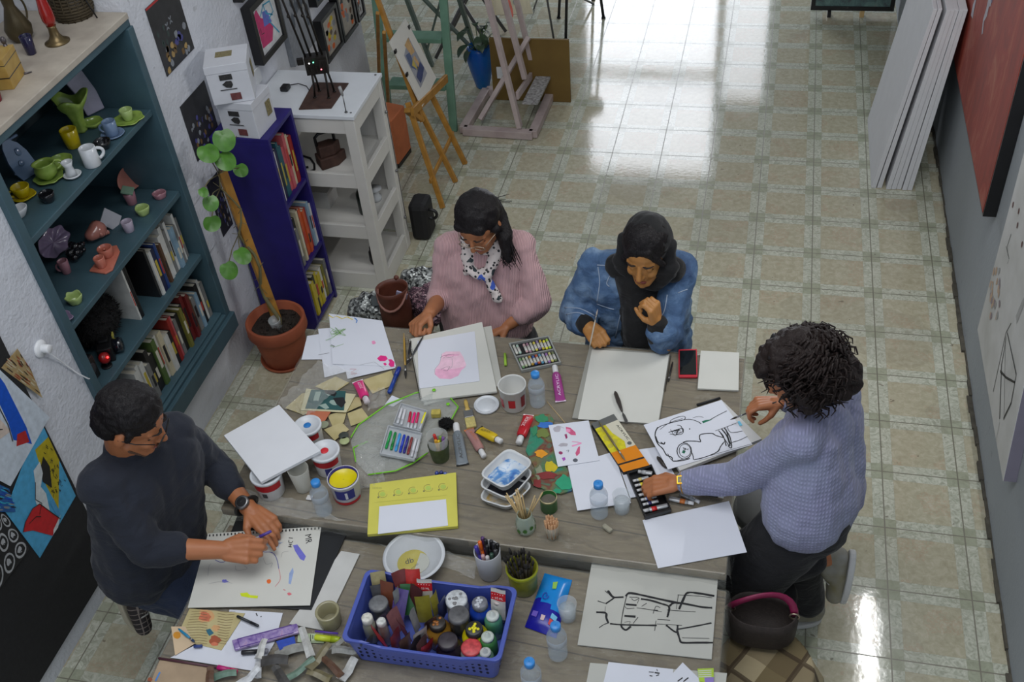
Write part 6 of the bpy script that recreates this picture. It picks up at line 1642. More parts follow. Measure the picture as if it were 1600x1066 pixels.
c_ = sum(bq, Vector()) / 4; ib = [c_ + (p_ - c_) * .9 for p_ in bq]
b = MB(); b.prism(bq, UP * .003)
for i in range(4):
 j = (i + 1) % 4; b.prism([bq[i], bq[j], ib[j], ib[i]], UP * .016)
b.build('tray_body', BLACKP, e, bevel=.001)
def small_tube(label, pe, pc, z, c, band, capc=(214, 214, 214), w=.014, group='small paint tubes'):
 E, Cc = at(*pe, z + w * .45), at(*pc, z + w * .45)
 d_ = Cc - E
 e = thing('small_paint_tube', label, 'paint tube', (E.x, E.y, z), group)
 x = d_.normalized(); y = UP.cross(x)
 b = MB(); b.tube([E, E + d_ * .05, E + d_ * .2, E + d_ * .74, E + d_ * .78], [w * .5, w * .5, w * .5, w * .48, w * .3], 12, 0, None, .7)
 b.tube([E + d_ * .45, E + d_ * .66], [w * .51, w * .50], 12, 1, None, .75)
 b.build('tube_body', [mat('small_tube_%d' % c[0], c, .3, metal=.4), mat('small_band_%d_%d' % (band[0], band[1]), band, .4)], e)
 MB().tube([E + d_ * .78, Cc], w * .36, 12).build('cap', mat('tube_cap_%d' % capc[0], capc, .35), e)
SIL = (170, 172, 174)
small_tube('silver tube lying across the far end of the black paint tray', (1019, 740), (997, 737), S1_ + .008, SIL, SIL, (180, 180, 180), .017)
for k, (cb, nm) in enumerate((((206, 190, 120), 'tan'), ((220, 200, 40), 'yellow'), ((120, 190, 40), 'lime green'), ((60, 140, 90), 'green'), ((60, 90, 160), 'blue'), ((40, 40, 90), 'navy'))):
 y0 = 752 + k * 7.4; x0 = 987 + k * 3.1
 small_tube('small tube with a %s band lying in the black paint tray' % nm, (x0 + 26, y0 - 6), (x0 + 2, y0), S1_ + .008, SIL, cb, (210, 210, 210), .013)
small_tube('silver tube with a red band at the near end of the black paint tray', (1043, 790), (1005, 799), S1_ + .008, SIL, (200, 40, 40), (190, 190, 190), .017)
small_tube('silver tube with an orange band beside the large blank sheet', (1045, 779), (1084, 787), S1_, SIL, (190, 110, 50), (214, 214, 214), .018)
small_tube('clear silver tube with a white cap behind the orange-banded one', (1063, 771), (1093, 785), S1_, (150, 154, 158), (150, 154, 158), (214, 214, 214), .017)
small_tube('black paint tube lying below the purple knit sleeve', (1094, 770), (1131, 776), S1_, (34, 34, 36), (34, 34, 36), (206, 206, 206), .018)
MB().box((0, 0, .007), (.036, .016, .013), M=Matrix.Rotation(-.6, 4, 'Z')).build('eraser', mat('grubby_eraser', (150, 146, 128), .8, .15, 60), None, loc=at(949, 828, S1_), label='grubby grey eraser lying in front of the drinking glass', cat='eraser', bevel=.004)
MB().box((0, 0, .004), (.02, .02, .006)).build('eraser_crumb', mat('white_chip', (206, 206, 206), .5), None, loc=at(484, 779, S1_), label='small white plastic piece left of the bottle by the yellow paint', cat='scrap', bevel=.002)
yq = [(579, 760), (713, 742), (716, 826), (575, 839)]
c5_ = cr(360, 730, 4.706)
q = [at(a, b_, S1_) for a, b_ in yq]
e = thing('paper_folder', 'yellow cardboard folder with a white window and printed circles', 'folder', sum(q, Vector()) / 4)
YM = mat('yellow_card', (206, 200, 88), .5, .05)
b = MB(); b.prism(q, UP * .012, 0, 0)
zt2 = S1_ + .012
for i, (x, y) in enumerate(((1120, 200), (1235, 185), (1345, 172), (1455, 155), (1565, 145))):
 cx_, cy_ = c5_((x, y))[0]
 b.ribbon([at(cx_ + 7 * math.cos(k * PI / 8), cy_ + 5.4 * math.sin(k * PI / 8), zt2) for k in range(14)], .0012, 1, UP, .0006)
 b.patch([at(cx_ + 4.5 * math.cos(k * PI / 6), cy_ + 3.6 * math.sin(k * PI / 6), zt2) for k in range(12)], 2, UP, .0005)
 b.patch([at(a, b_, zt2) for a, b_ in c5_((x - 38, y + 18), (x - 26, y + 17), (x - 26, y + 28), (x - 38, y + 29))], 1, UP, .0007)
for k in range(9):
 x = 1046 + k * 8
 b.ribbon([at(*c5_((x, 148))[0], zt2), at(*c5_((x, 162))[0], zt2)], .0007, 1, UP, .0007)
b.ribbon([at(*c5_((1060, 262))[0], zt2), at(*c5_((1590, 208))[0], zt2)], .0006, 3, UP, .0007)
b.build('folder_cover', [YM, mat('faded_print', (120, 120, 80), .5), mat('pale_green_print', (176, 196, 90), .5), mat('olive_line', (160, 156, 70), .5)], e)
sheet('white_panel', None, None, c5_((1095, 290), (1585, 236), (1600, 430), (1085, 492)), zt2 + .0006, [PAPER], th=.0015, parent=e)
q = [at(351, 684, .846), at(437, 636, .846), at(502, 708, .856), at(409, 757, .856)]
MB().prism(q, UP * .012).build('blank_canvas', mat('white_canvas_panel', (216, 218, 222), .6, .02), None, label='square blank white canvas panel lying on top of the paint tubs', cat='canvas', bevel=.001)
e = thing('jar', 'glass jar with green decoration full of thin wooden sticks', 'jar', at(822, 828, S1_))
MB().lathe([(.024, 0), (.030, .006), (.032, .03), (.030, .055), (.024, .07), (.024, .082), (.0225, .082), (.0225, .07), (.028, .05), (.03, .03), (.027, .006), (.001, .004)], 28).build('glass_wall', film('jar_glass', (190, 206, 190), .45, .06, .2, 14), e, world=False)
b = MB()
for k in range(9):
 a = k * 2 * PI / 9; c = Vector((.0325 * math.cos(a), .0325 * math.sin(a), .022 + .008 * (k % 3)))
 b.add([c + Vector((-.006 * math.sin(a) * math.cos(j) * 1.3, .006 * math.cos(a) * math.cos(j) * 1.3, .010 * math.sin(j))) for j in [i * PI / 3 for i in range(6)]], [tuple(range(6))], 0)
b.build('painted_leaves', mat('leaf_green_paint', (70, 120, 50), .5), e, world=False)
jc = ORG[e.name]
for k in range(20):
 a = R_.uniform(0, 2 * PI); r = R_.uniform(0, .012)
 p0 = jc + Vector((r * math.cos(a), r * math.sin(a), .012))
 ang = R_.uniform(1.9, 3.5) if k < 17 else R_.uniform(.3, .8)
 sp = R_.uniform(.01, .075)
 p1 = jc + Vector((sp * math.cos(ang), sp * math.sin(ang) * .8 + .01, R_.uniform(.12, .155)))
 top = p0.lerp(p1, .55)
 rr_ = math.hypot(top.x - jc.x, top.y - jc.y)
 MB().tube([p0, p1], .0022, 6).build('wooden_stick', mat('bamboo', (190, 164, 116), .6), None, label='thin wooden stick standing in the green decorated jar', cat='stick', group='thin wooden sticks in the glass jar')
e = thing('tin_can', 'small open green tin next to the jar of sticks', 'can', at(858, 794, S1_))
MB().lathe([(.027, 0), (.028, .001), (.028, .054), (.029, .056), (.027, .056), (.0265, .054), (.026, .004), (.001, .004)], 32).build('can_wall', mat('green_tin', (48, 110, 48), .35, .2, 30), e, world=False)
MB().lathe([(.0258, .04), (.001, .04)], 28, cap0=False).build('contents', mat('grey_brown_water', (104, 98, 88), .2), e, world=False)
MB().lathe([(.0283, .05), (.0292, .0565), (.0270, .057)], 32, cap0=False).build('rim', mat('tin_rim', (180, 170, 130), .3, metal=.5), e, world=False)
e = thing('plastic_cup', 'little clear cup packed with curled wood shavings', 'cup', at(863, 838, S1_))
MB().lathe([(.018, 0), (.0185, .001), (.024, .06), (.023, .06), (.0175, .003), (.001, .003)], 24).build('cup_wall', film('cup_clear2', (206, 200, 180), .4, .1, .1, 12), e, world=False)
cc = ORG[e.name]
for k in range(24):
 a = k * 2.4; r = .004 * math.sqrt(k); r = min(r, .0165)
 c = cc + Vector((r * math.cos(a), r * math.sin(a), .006)); h = R_.uniform(.066, .08)
 MB().tube([c, c + Vector((r * .25 * math.cos(a), r * .25 * math.sin(a), h))], .0034, 7).build('wood_roll', mat('cinnamon_tan', (184, 142, 104), .7, .15, 60), None, label='curled tan wood roll standing in the little clear cup', cat='stick', group='wood rolls in the little cup')
WRAP = film('plastic_glint_wrap', (226, 228, 224), .20, .05, .8, 16, .006)  # crumpled film pieces added to catch glints over the table cover
for k, (qd, z, lb) in enumerate(([((497, 565), (560, 585), (478, 655), (436, 632)), S1_ + .013, 'crumpled clear film added for glints at the left end under the white drawings'], [((575, 616), (600, 606), (604, 636), (572, 646)), S1_ + .012, 'small crumpled clear plastic wrap beside the hot pink paint tube'],
 [((560, 700), (600, 690), (600, 760), (552, 770)), S1_ + .002, 'crumpled clear film added for glints right of the yellow paint tub'], [((385, 765), (480, 785), (540, 815), (380, 800)), S1_ + .002, 'strip of clear film added for glints along the near edge by the water bottle'], [((590, 850), (700, 862), (745, 880), (745, 905)), S2_ + .002, 'wrinkled clear film added for glints behind the blue crate'])):
 q = [at(a, b_, z) for a, b_ in qd]; n = 26; b = MB(); vs = []
 for j in range(n + 1):
  for i in range(n + 1):
   p_ = q[0].lerp(q[1], i / n).lerp(q[3].lerp(q[2], i / n), j / n); w_ = V_ = Vector((p_.x * 26, p_.y * 26, k))
   p_ = p_ + Vector((noise.noise(w_ * .7) * .014, noise.noise(w_ * .7 + Vector((7, 0, 0))) * .014, .001 + .014 * (1 - abs(noise.noise(w_)) * 2.4) ** 2 * (.35 if k > 2 else 1)))
   vs.append(p_)
 b.add(vs, [(j * (n + 1) + i, (j + 1) * (n + 1) + i, (j + 1) * (n + 1) + i + 1, j * (n + 1) + i + 1) for j in range(n) for i in range(n)], 0)
 b.build('plastic_glint_wrap', WRAP, None, label=lb, cat='plastic')
# NEARER TABLE
c6 = cr(220, 820, 4.333)
q = [at(a, b_, S2_) for a, b_ in [(372, 806), (542, 836), (487, 955), (318, 944)]]
MB().prism(q, UP * .006).build('portfolio', mat('black_portfolio', (28, 30, 32), .4, .15), None, label='large black portfolio lying under the man\'s drawing', cat='portfolio', bevel=.001)
ds = sheet('drawing_sheet', 'large perforated cream sheet with coloured marks under the man\'s hands', 'drawing', c6((455, 60), (1222, 12), (1146, 546), (318, 562)), S2_ + .0095, [PAPW, INK, mViolet, mBlue, mOrange, mLime, mk('coral', (214, 110, 120)), mGrey, mk('ink_blue', (50, 50, 150)), mk('soft_blue', (150, 170, 210))], th=.002,
   patches=[(c6((1030, 140), (1060, 135), (1118, 215), (1105, 245), (1080, 235), (1045, 180)), 2), (c6((1005, 330), (1030, 290), (1035, 320), (1015, 405), (1000, 400)), 9), (blob_px(*c6((867, 385))[0], 3.4, 3.6, 12, .1), 4), (c6((672, 465), (720, 460), (740, 478), (795, 482), (790, 500), (730, 495), (680, 485)), 5), (blob_px(*c6((1005, 470))[0], 3.4, 2, 10), 6), (blob_px(*c6((568, 385))[0], 5, 3, 12, .4), 2)]
   + [(c6((x, y - 8), (x + 9, y - 9), (x + 9, y + 6), (x, y + 7)), 1) for x, y in [(462 + k * 24.6, 75 - k * 1.6) for k in range(31)]],
   strokes=[(smooth_path(c6((505, 240), (540, 255), (568, 250), (565, 215), (575, 250))), .0022, 8), (smooth_path(c6((810, 160), (830, 185), (890, 190), (920, 230), (935, 300))), .0018, 8), (smooth_path(c6((935, 300), (945, 370), (910, 420))), .0014, 6), (smooth_path(c6((455, 350), (460, 290), (475, 265))), .001, 7), (smooth_path(c6((640, 280), (650, 310), (720, 300), (700, 280))), .001, 7),
     (smooth_path(c6((830, 230), (850, 270), (890, 260), (880, 290))), .001, 7), (smooth_path(c6((460, 400), (560, 385), (620, 400))), .001, 7), (smooth_path(c6((950, 220), (960, 190), (1000, 180))), .001, 7), (smooth_path(c6((965, 440), (980, 446))), .002, 6)]
   + [(scrib(*c6((900, 130))[0], 16, 8, 18), .0014, 9)],
   texts=[('MR', c6((1112, 72))[0], c6((1118, 130))[0], c6((1195, 76))[0], .03, 1)])
b = MB()
z_ = S2_ + .0125
for pp in ([(1085, 80), (1160, 82)], [(1092, 82), (1125, 97)], [(1125, 97), (1092, 112)], [(1150, 70), (1105, 102)], [(1100, 104), (1150, 106)], [(1118, 106), (1118, 126)]):
 pass
for w_, pp in (('ICH', [(1000, 95), (1030, 95)]),):
 for seg in ([(1002, 90), (1030, 92)], [(1004, 104), (1000, 118), (1020, 124), (1030, 112)], [(1002, 132), (1024, 136)], [(998, 148), (1022, 152)], [(1012, 134), (1010, 150)]):
  b.ribbon([at(*k, z_) for k in c6(*seg)], .0022, 0, UP, .0006)
b.build('lettering', INK, ds)
sheet('card_strip', 'long white card strip slanting beside the black portfolio', 'card', [(533, 861), (562, 866), (505, 985), (452, 975)], S2_ + .001, [mat('white_card_strip', (196, 196, 192), .6)], th=.003)
e = thing('tape_roll', 'upright beige see-through tape roll at the end of the card strip', 'tape', at(517, 972, S2_ + .004))
MB().lathe([(.034, 0), (.0345, .001), (.038, .058), (.037, .06), (.031, .06), (.029, .058), (.028, .004), (.027, .002), (.026, .002)], 36, cap0=False).build('tape_ring', film('beige_tape', (160, 154, 118), .82, .2, .1, 12), e, world=False)
MB().cyl((0, 0, .0), .028, .004, 28).build('core_base', mat('beige_core', (150, 146, 120), .5), e, world=False)
sheet('paper_sheet', 'white sheet peeking out between the purple case and the man\'s drawing', 'paper', c6((600, 575), (962, 598), (905, 800), (560, 800)), S2_, [PAPER, mDark], strokes=[(c6((780, 600), (790, 620)), .003, 1), (c6((810, 625), (818, 622)), .003, 1)])
sheet('paper_sheet', 'white sheet lying beneath the purple case and the black marker', 'paper', c6((200, 900), (420, 790), (905, 800), (790, 995)), S2_ + .0015, [PAPER, mRed])
wm = [CREAM, mat('faded_text', (120, 100, 70), .7), mat('peach_flower', (196, 110, 80), .6, .2, 50), mat('teal_bird', (40, 100, 120), .6), mat('rust_flower', (160, 80, 50), .6), mat('peach_wash2', (206, 160, 110), .6)]
st = []
for k in range(13):
 y = 590 + k * 18
 st.append((c6((345 - k * 6, y), (400, y - 4), (450, y + 3)), .0012, 1)); st.append((c6((520, y - 6), (575, y + 4), (640 - k * 5, y)), .0014, 1))
sheet('collage_sheet', 'old cream page collaged with a coral flower and a blue bird', 'collage', c6((330, 568), (705, 600), (545, 850), (238, 775)), S2_ + .003, wm, th=.002, strokes=st,
  patches=[(blob_px(*c6((440, 620))[0], 12, 11, 14), 5), (blob_px(*c6((435, 625))[0], 9, 8, 14), 2), (c6((440, 712), (470, 705), (495, 735), (465, 755), (450, 735)), 3), (blob_px(*c6((500, 785))[0], 9, 7, 12), 4), (blob_px(*c6((510, 700))[0], 6, 5, 12), 5), (blob_px(*c6((500, 810))[0], 5, 3, 12), 2)])
sheet('paper_scrap', 'peach coloured torn tag with an orange seal left of the collaged page', 'paper', c6((205, 690), (300, 690), (365, 805), (232, 885)), S2_ + .0055, [mat('peach_paper', (206, 182, 150), .7), mat('amber_seal', (206, 140, 40), .5)], patches=[(blob_px(*c6((245, 750))[0], 6, 5.6, 14, .05), 1)])
brush('paintbrush', 'small blue-handled brush lying over the peach tag', c6((255, 705))[0], c6((365, 795))[0], S2_ + .009, (40, 130, 170), .004, tip=(40, 60, 90))
MB().tube([at(*c6((360, 825))[0], S2_ + .011), at(*c6((415, 822))[0], S2_ + .011)], .005, 8).build('crayon', mat('dull_blue_crayon', (50, 70, 130), .6), None, label='stub of dull blue crayon at the collage corner', cat='crayon')
marker('slim black pen lying on the collage and white sheet', c6((652, 620))[0], c6((797, 687))[0], S2_ + .007, (30, 34, 40), (34, 36, 44), .0045, name='pen', cat='pen')
e = thing('pencil_case', 'long translucent purple case with paint stains', 'case', at(*c6((850, 770))[0], S2_))
q = [at(a, b_, S2_ + .006) for a, b_ in c6((620, 795), (1062, 680), (1082, 742), (640, 862))]
t = NT('purple_case_plastic'); n1 = t.noise(t.co(), 34, 4, .6, 1)
cM = t.done(t.ramp(n1, [(.3, (104, 76, 150)), (.5, (150, 130, 180)), (.65, (170, 150, 190)), (.8, (176, 110, 150))]), .2, None, Coat_Weight=.5)
MB().prism(q, UP * .012).build('case_body', cM, e, bevel=.004)
c_ = sum(q, Vector()) / 4; i_ = [c_ + (p_ - c_) * .82 + UP * .0122 for p_ in q]
b = MB(); b.ribbon(i_ + [i_[0]], .003, 0, UP, .0008); b.build('lid_groove', mat('violet_line', (90, 60, 140), .3), e)
sheet('paint_rag', 'wad of royal blue painted paper next to the purple case', 'paper', c6((915, 790), (1040, 755), (1048, 805), (940, 850)), S2_ + .021, [mat('royal_blue_rag', (36, 70, 170), .5, .2, 60)])
e_ = marker('black marker with a clear cap lying below the purple case', c6((682, 868))[0], c6((862, 854))[0], S2_ + .004, (30, 30, 34), (150, 150, 160), .0075, capfrac=.28)
marker('hot pink marker lying at the bottom edge of the table papers', c6((520, 966))[0], c6((652, 998))[0], S2_ + .002, (180, 30, 110), (214, 26, 100), .008)
MB().tube([at(*c6((120, 905))[0], S2_ + .005), at(*c6((520, 968))[0], S2_ + .005)], .0038, 8).build('pencil', mat('maroon_pencil', (84, 50, 60), .5), None, label='long maroon pencil lying along the lower white sheet', cat='pencil')
marker('fluorescent yellow-green highlighter wedged beside the blue crate', c6((1180, 762))[0], c6((1350, 782))[0], S2_ + .003, (196, 210, 50), (160, 180, 30), .010, name='highlighter')
MB().tube([at(*c6((1180, 722))[0], S2_ + .024), at(*c6((1335, 738))[0], S2_ + .024)], .0032, 8).build('pen', mat('violet_pen', (90, 60, 160), .4), None, label='thin violet pen lying above the fluorescent highlighter', cat='pen')
sheet('card', 'pale green printed card under the violet pen', 'card', c6((1065, 735), (1235, 740), (1240, 800), (1060, 795)), S2_ + .001, [mat('pale_green_card', (190, 206, 170), .6), INK], th=.002,
  strokes=[(c6((1150, 745), (1150, 790), (1180, 790)), .002, 1), (c6((1165, 748), (1165, 775)), .002, 1), (c6((1195, 748), (1195, 780), (1225, 780), (1225, 750)), .002, 1)])
sheet('paper_sheet', 'brown painted paper at the lower left corner of the table', 'paper', [(250, 1031), (330, 1040), (318, 1075), (232, 1075)], S2_, [mat('tan_paper', (166, 144, 118), .7, .15), mBlue, mk('rust2', (150, 80, 50))], strokes=[(c6((100, 1060), (130, 1000)), .006, 1)], patches=[(blob_px(*c6((60, 1050))[0], 4, 3, 10), 2)])
gcol = [('grey', (150, 150, 144)), ('pale', (190, 190, 186)), ('olive', (120, 112, 84)), ('dark', (70, 68, 66)), ('white', (204, 206, 208)), ('green-stained', (110, 136, 120)), ('brown', (96, 70, 54))]
spots = [(455, 1020, 30, .5), (480, 1008, 34, 2.2), (500, 1030, 30, 1.2), (430, 1035, 26, .2), (405, 1045, 24, 1.9), (470, 1050, 32, .9), (520, 1045, 28, 2.6), (540, 1020, 24, .1), (545, 1050, 24, 1.3), (500, 1058, 24, 3.0), (440, 1060, 26, 2.4), (390, 1062, 24, 1.0), (350, 1058, 26, .3), (330, 1062, 22, 2.0), (526, 1010, 20, .7), (410, 1018, 20, 1.6)]
for k, (a, b_, L, ang) in enumerate(spots):
 nm, col = gcol[k % 7]
 z = S2_ + .004 + .007 * (k % 4)
 c = at(a, b_, z); Lm = L / 500; w_ = R_.uniform(.022, .034)
 b = MB(); vs = []; n = 7
 ca, sa = math.cos(ang), math.sin(ang); tw = R_.uniform(-.5, .5)
 for i in range(n):
  t = i / (n - 1); x = (t - .5) * Lm * 1.6
  zz = .006 + .012 * abs(math.sin(3.1 * t + k)) + .006 * t
  for j, (yy, dz) in enumerate(((-w_ / 2, 0), (0, .008), (w_ / 2, .001), (0, -.0035))):
   yy2 = yy * (1 - .2 * t); dz2 = dz * (1 - t * .4) + tw * yy * .5
   vs.append(Vector((c.x + ca * x - sa * yy2, c.y + sa * x + ca * yy2, z + zz + dz2 - .004)))
 b.add(vs, [(4 * i + j, 4 * i + (j + 1) % 4, 4 * i + 4 + (j + 1) % 4, 4 * i + 4 + j) for i in range(n - 1) for j in range(4)] + [(3, 2, 1, 0), (4 * n - 4, 4 * n - 3, 4 * n - 2, 4 * n - 1)], 0)
 b.build('crushed_tube', mat('crushed_' + nm.replace('-', '_'), col, .4, .25, 50), None, label='%s squeezed-out tube left of the blue crate, %s of the pile' % (nm, ['at the top', 'upper middle', 'at the centre', 'at the left', 'further left', 'at the lower centre', 'by the crate corner', 'at the top right', 'lowest by the crate', 'at the lower right', 'at the lower left', 'at the far lower left', 'near the pink marker', 'under the pencil end', 'beside the pale green card', 'below the black marker'][k]), cat='paint tube', group='squeezed-out tubes in the pile')
e = thing('paper_plate', 'stack of white paper plates in film with a round yellow label', 'plate', at(648, 874, S2_ + .022))
P_([(.055, -.022), (.06, -.021), (.09, .004), (.001, .001)], 'plate_stack', mat('white_plate', (204, 208, 212), .35), e)
P_([(.06, 0), (.07, .002), (.088, .012), (.100, .017), (.101, .019), (.088, .016), (.07, .006), (.001, .005)], 'plate_body', mat('white_plate', (204, 208, 212), .35), e, lambda r, z, a, k: (r, z + (.0012 * math.sin(36 * a) if r > .08 else 0)), 72)
MB().cyl((-.0, -.018, .0065), .050, .0012, 36).build('label_disc', mat('yellow_label', (206, 190, 40), .4), e, world=False)
MB().add([(.04 * math.cos(a) + .014, .04 * math.sin(a) - .018, .0080) for a in [k * PI / 16 - PI / 2 for k in range(17)]] + [(.014 - .01, .022, .008), (.004, -.058, .008)][:0], [tuple(range(17))], 0).build('label_panel', mat('label_white', (206, 208, 196), .4), e, world=False)
MB().text('db', .030, xf((-.020, -.030, .0083), .5), 0).text('PLATES', .009, xf((.006, -.046, .0084), 1.0), 0).build('lettering', INK, e, world=False)
P_([(.09, .0195), (.06, .015), (.001, .014)], 'shrink_film', film('shrink_film', (220, 224, 226), .12, .06, 1.0, 22), e)
cq = [at(a, b_, T2 + .125) for a, b_ in ((573, 889), (808, 911), (783, 1043), (531, 1000))]
cc = sum(cq, Vector()) / 4
ux_ = ((cq[1] - cq[0]) + (cq[2] - cq[3])).normalized(); uy_ = UP.cross(ux_)
w2 = ((cq[1] - cq[0]).length + (cq[2] - cq[3]).length) / 4; d2 = abs((cq[0] - cq[3]).dot(uy_)) / 2
e = thing('crate', 'blue plastic crate with holes, full of paint bottles and sachets', 'crate', (cc.x, cc.y, S2_))
CB = mat('blue_crate_plastic', (74, 90, 170), .35, .1, 12)
def rrect(hx, hy, r, z, n=6, dip=0):
 out = []
 for cx_, cy_, a0 in ((hx - r, hy - r, 0), (-hx + r, hy - r, 90), (-hx + r, -hy + r, 180), (hx - r, -hy + r, 270)):
  for i in range(n + 1):
   a = math.radians(a0 + 90 * i / n)
   x, y = cx_ + r * math.cos(a), cy_ + r * math.sin(a)
   out.append(cc + ux_ * x + uy_ * y + UP * (z - cc.z))
 return out
zb, zt3 = S2_, T2 + .125
def rim_z(p_, base):
 x = (p_ - cc).dot(ux_)
 return base - .016 * (1 / (1 + math.exp(-(-(abs(x) - w2 * .62)) * 160)))
def loop(hx, hy, z, dip=True, n=26):
 pts = []
 r = .022
 segs = rrect(hx, hy, r, z)
 out = []
 m = len(segs)
 for i in range(m):
  a_, b2 = segs[i], segs[(i + 1) % m]
  k = 14 if (b2 - a_).length > .08 else 1
  for j in range(k): out.append(a_.lerp(b2, j / k))
 if dip:
  for p_ in out: p_.z = rim_z(p_, z)
 return out
L0 = loop(w2 * .90, d2 * .88, zb, False); L1 = loop(w2 * .97, d2 * .965, zt3 - .012); L2 = loop(w2 * 1.0, d2 * 1.0, zt3 - .012); L3 = loop(w2, d2, zt3); L4 = loop(w2 * .945, d2 * .93, zt3); L5 = loop(w2 * .945, d2 * .93, zt3 - .010); L6 = loop(w2 * .875, d2 * .85, zb + .004, False)
Ls = [L0, L1, L2, L3, L4, L5, L6]; m = len(L0)
b = MB(); b.add([p_ for l in Ls for p_ in l], [(k * m + i, k * m + (i + 1) % m, (k + 1) * m + (i + 1) % m, (k + 1) * m + i) for k in range(6) for i in range(m)] + [tuple(range(m - 1, -1, -1)), tuple(range(6 * m, 7 * m))], 0)
b.build('crate_body', CB, e, bevel=.002)
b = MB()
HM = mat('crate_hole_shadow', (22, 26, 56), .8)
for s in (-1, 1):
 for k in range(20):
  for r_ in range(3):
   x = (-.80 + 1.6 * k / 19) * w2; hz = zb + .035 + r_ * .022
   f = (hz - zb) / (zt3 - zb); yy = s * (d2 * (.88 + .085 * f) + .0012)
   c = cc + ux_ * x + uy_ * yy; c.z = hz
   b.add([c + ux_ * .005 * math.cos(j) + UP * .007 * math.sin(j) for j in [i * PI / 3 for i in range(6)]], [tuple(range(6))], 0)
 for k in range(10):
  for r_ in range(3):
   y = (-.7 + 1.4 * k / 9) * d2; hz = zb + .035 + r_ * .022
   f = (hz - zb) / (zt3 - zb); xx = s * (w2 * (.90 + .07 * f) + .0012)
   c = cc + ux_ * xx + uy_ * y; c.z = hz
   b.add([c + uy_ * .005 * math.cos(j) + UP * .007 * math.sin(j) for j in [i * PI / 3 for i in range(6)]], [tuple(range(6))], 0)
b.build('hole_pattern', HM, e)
c5 = cr(520, 820, 4.332)
CZ = S2_ + .005
def crate_item(name, label, cat, cx_, cy_, ztop, group=None, rr_=.02):
 p = at(*c5((cx_, cy_))[0], ztop)
 lx, ly = (p - cc).dot(ux_), (p - cc).dot(uy_)
 lx = max(-w2 * .86 + rr_, min(w2 * .86 - rr_, lx)); ly = max(-d2 * .84 + rr_, min(d2 * .84 - rr_, ly))
 p2 = cc + ux_ * lx + uy_ * ly
 return thing(name, label, cat, (p2.x, p2.y, CZ), group)
def jar_(label, x, y, r, h, body, capc, capr=.6, caph=.02, name='paint_bottle', cat='bottle', blobs=None):
 e = crate_item(name, label, cat, x, y, CZ + h, 'paint bottles in the blue crate', r)
 cr_ = r * capr
 MB().lathe([(r * .9, 0), (r, .004), (r, h - caph - .022), (r * .92, h - caph - .012), (cr_ * 1.02, h - caph - .002), (cr_, h - caph)], 28, cap1=True).build('bottle_body', mat('bottle_%d_%d_%d' % body, body, .22, .15, 30), e, world=False)
 MB().lathe([(cr_ * 1.05, h - caph), (cr_ * 1.08, h - caph + .002), (cr_ * 1.05, h - .002), (cr_ * .9, h), (.001, h)], 24).build('cap', mat('bcap_%d_%d_%d' % capc, capc, .4, .4, 60), e, world=False)
 if blobs:
  b = MB()
  for k in range(9):
   a = R_.uniform(0, 6.28); q_ = R_.uniform(0, cr_ * .7); b.ball((q_ * math.cos(a), q_ * math.sin(a), h), (.005, .005, .002), 0, None, 8, 5)
  b.build('paint_drips', mat('drip_%d' % blobs[0], blobs, .4), e, world=False)
 return e
jar_('squat brown-orange paint bottle with a smeared black cap in the crate', 705, 660, .038, .10, (150, 110, 40), (44, 38, 34), .62, blobs=(150, 90, 30))
jar_('squat bright yellow paint bottle with a yellow-splashed black cap in the crate', 955, 700, .040, .10, (206, 190, 20), (34, 34, 34), .62, blobs=(220, 210, 20))
jar_('blue paint bottle with a silver-black cap at the far side of the crate', 1000, 500, .036, .10, (30, 66, 170), (110, 112, 120), .62, blobs=(190, 194, 200))
jar_('dark purple-black paint bottle at the near side of the crate', 765, 820, .040, .095, (44, 34, 44), (50, 44, 50), .7)
jar_('jar with a broad white lid in the crate', 835, 500, .034, .105, (150, 150, 150), (190, 194, 196), .92, .014, 'jar', 'jar', blobs=(120, 120, 120))
jar_('jar with a dark grey flat lid in the crate', 850, 605, .032, .108, (60, 60, 62), (84, 84, 86), .94, .014, 'jar', 'jar')
jar_('round tub with a red-painted top at the near right of the crate', 925, 870, .034, .085, (190, 190, 180), (196, 70, 74), .84, .008, 'jar', 'jar')
jar_('grey round tub at the left end of the crate', 240, 520, .030, .09, (90, 92, 94), (104, 106, 108), .94, .012, 'jar', 'jar')
def dropper(label, x, y, r, h, body, nz):
 e = crate_item('dropper_bottle', label, 'bottle', x, y, CZ + h, 'dropper bottles in the blue crate', r)
 MB().lathe([(r * .9, 0), (r, .004), (r, h * .62), (r * .85, h * .70), (r * .55, h * .76)], 24, cap1=True).build('bottle_body', mat('dropper_%d_%d' % (body[0], body[1]), body, .25), e, world=False)
 MB().lathe([(r * .72, h * .74), (r * .72, h * .82), (r * .5, h * .84), (r * .3, h * .86), (r * .18, h * .98), (.001, h)], 22).build('nozzle', mat('nozzle_%d' % nz[0], nz, .35), e, world=False)
dropper('green dropper bottle with a white nozzle, farthest at the right of the crate', 1100, 590, .027, .115, (80, 140, 110), (200, 206, 200))
dropper('green dropper bottle with a white nozzle, middle one at the right of the crate', 1085, 735, .026, .115, (70, 130, 70), (196, 206, 196))
dropper('green dropper bottle with a white nozzle, nearest at the right of the crate', 1050, 850, .023, .105, (110, 150, 110), (196, 200, 196))
dropper('pale bottle with a pinkish cap in the far right corner of the crate', 1145, 450, .020, .12, (190, 190, 186), (210, 196, 190))
jar_('white-capped bottle with a dark label at the left end of the crate', 190, 620, .020, .115, (170, 170, 150), (206, 204, 194), .8, .022)
jar_('small white-capped bottle behind the red sachet in the crate', 325, 650, .016, .115, (150, 140, 130), (204, 206, 202), .85, .018)
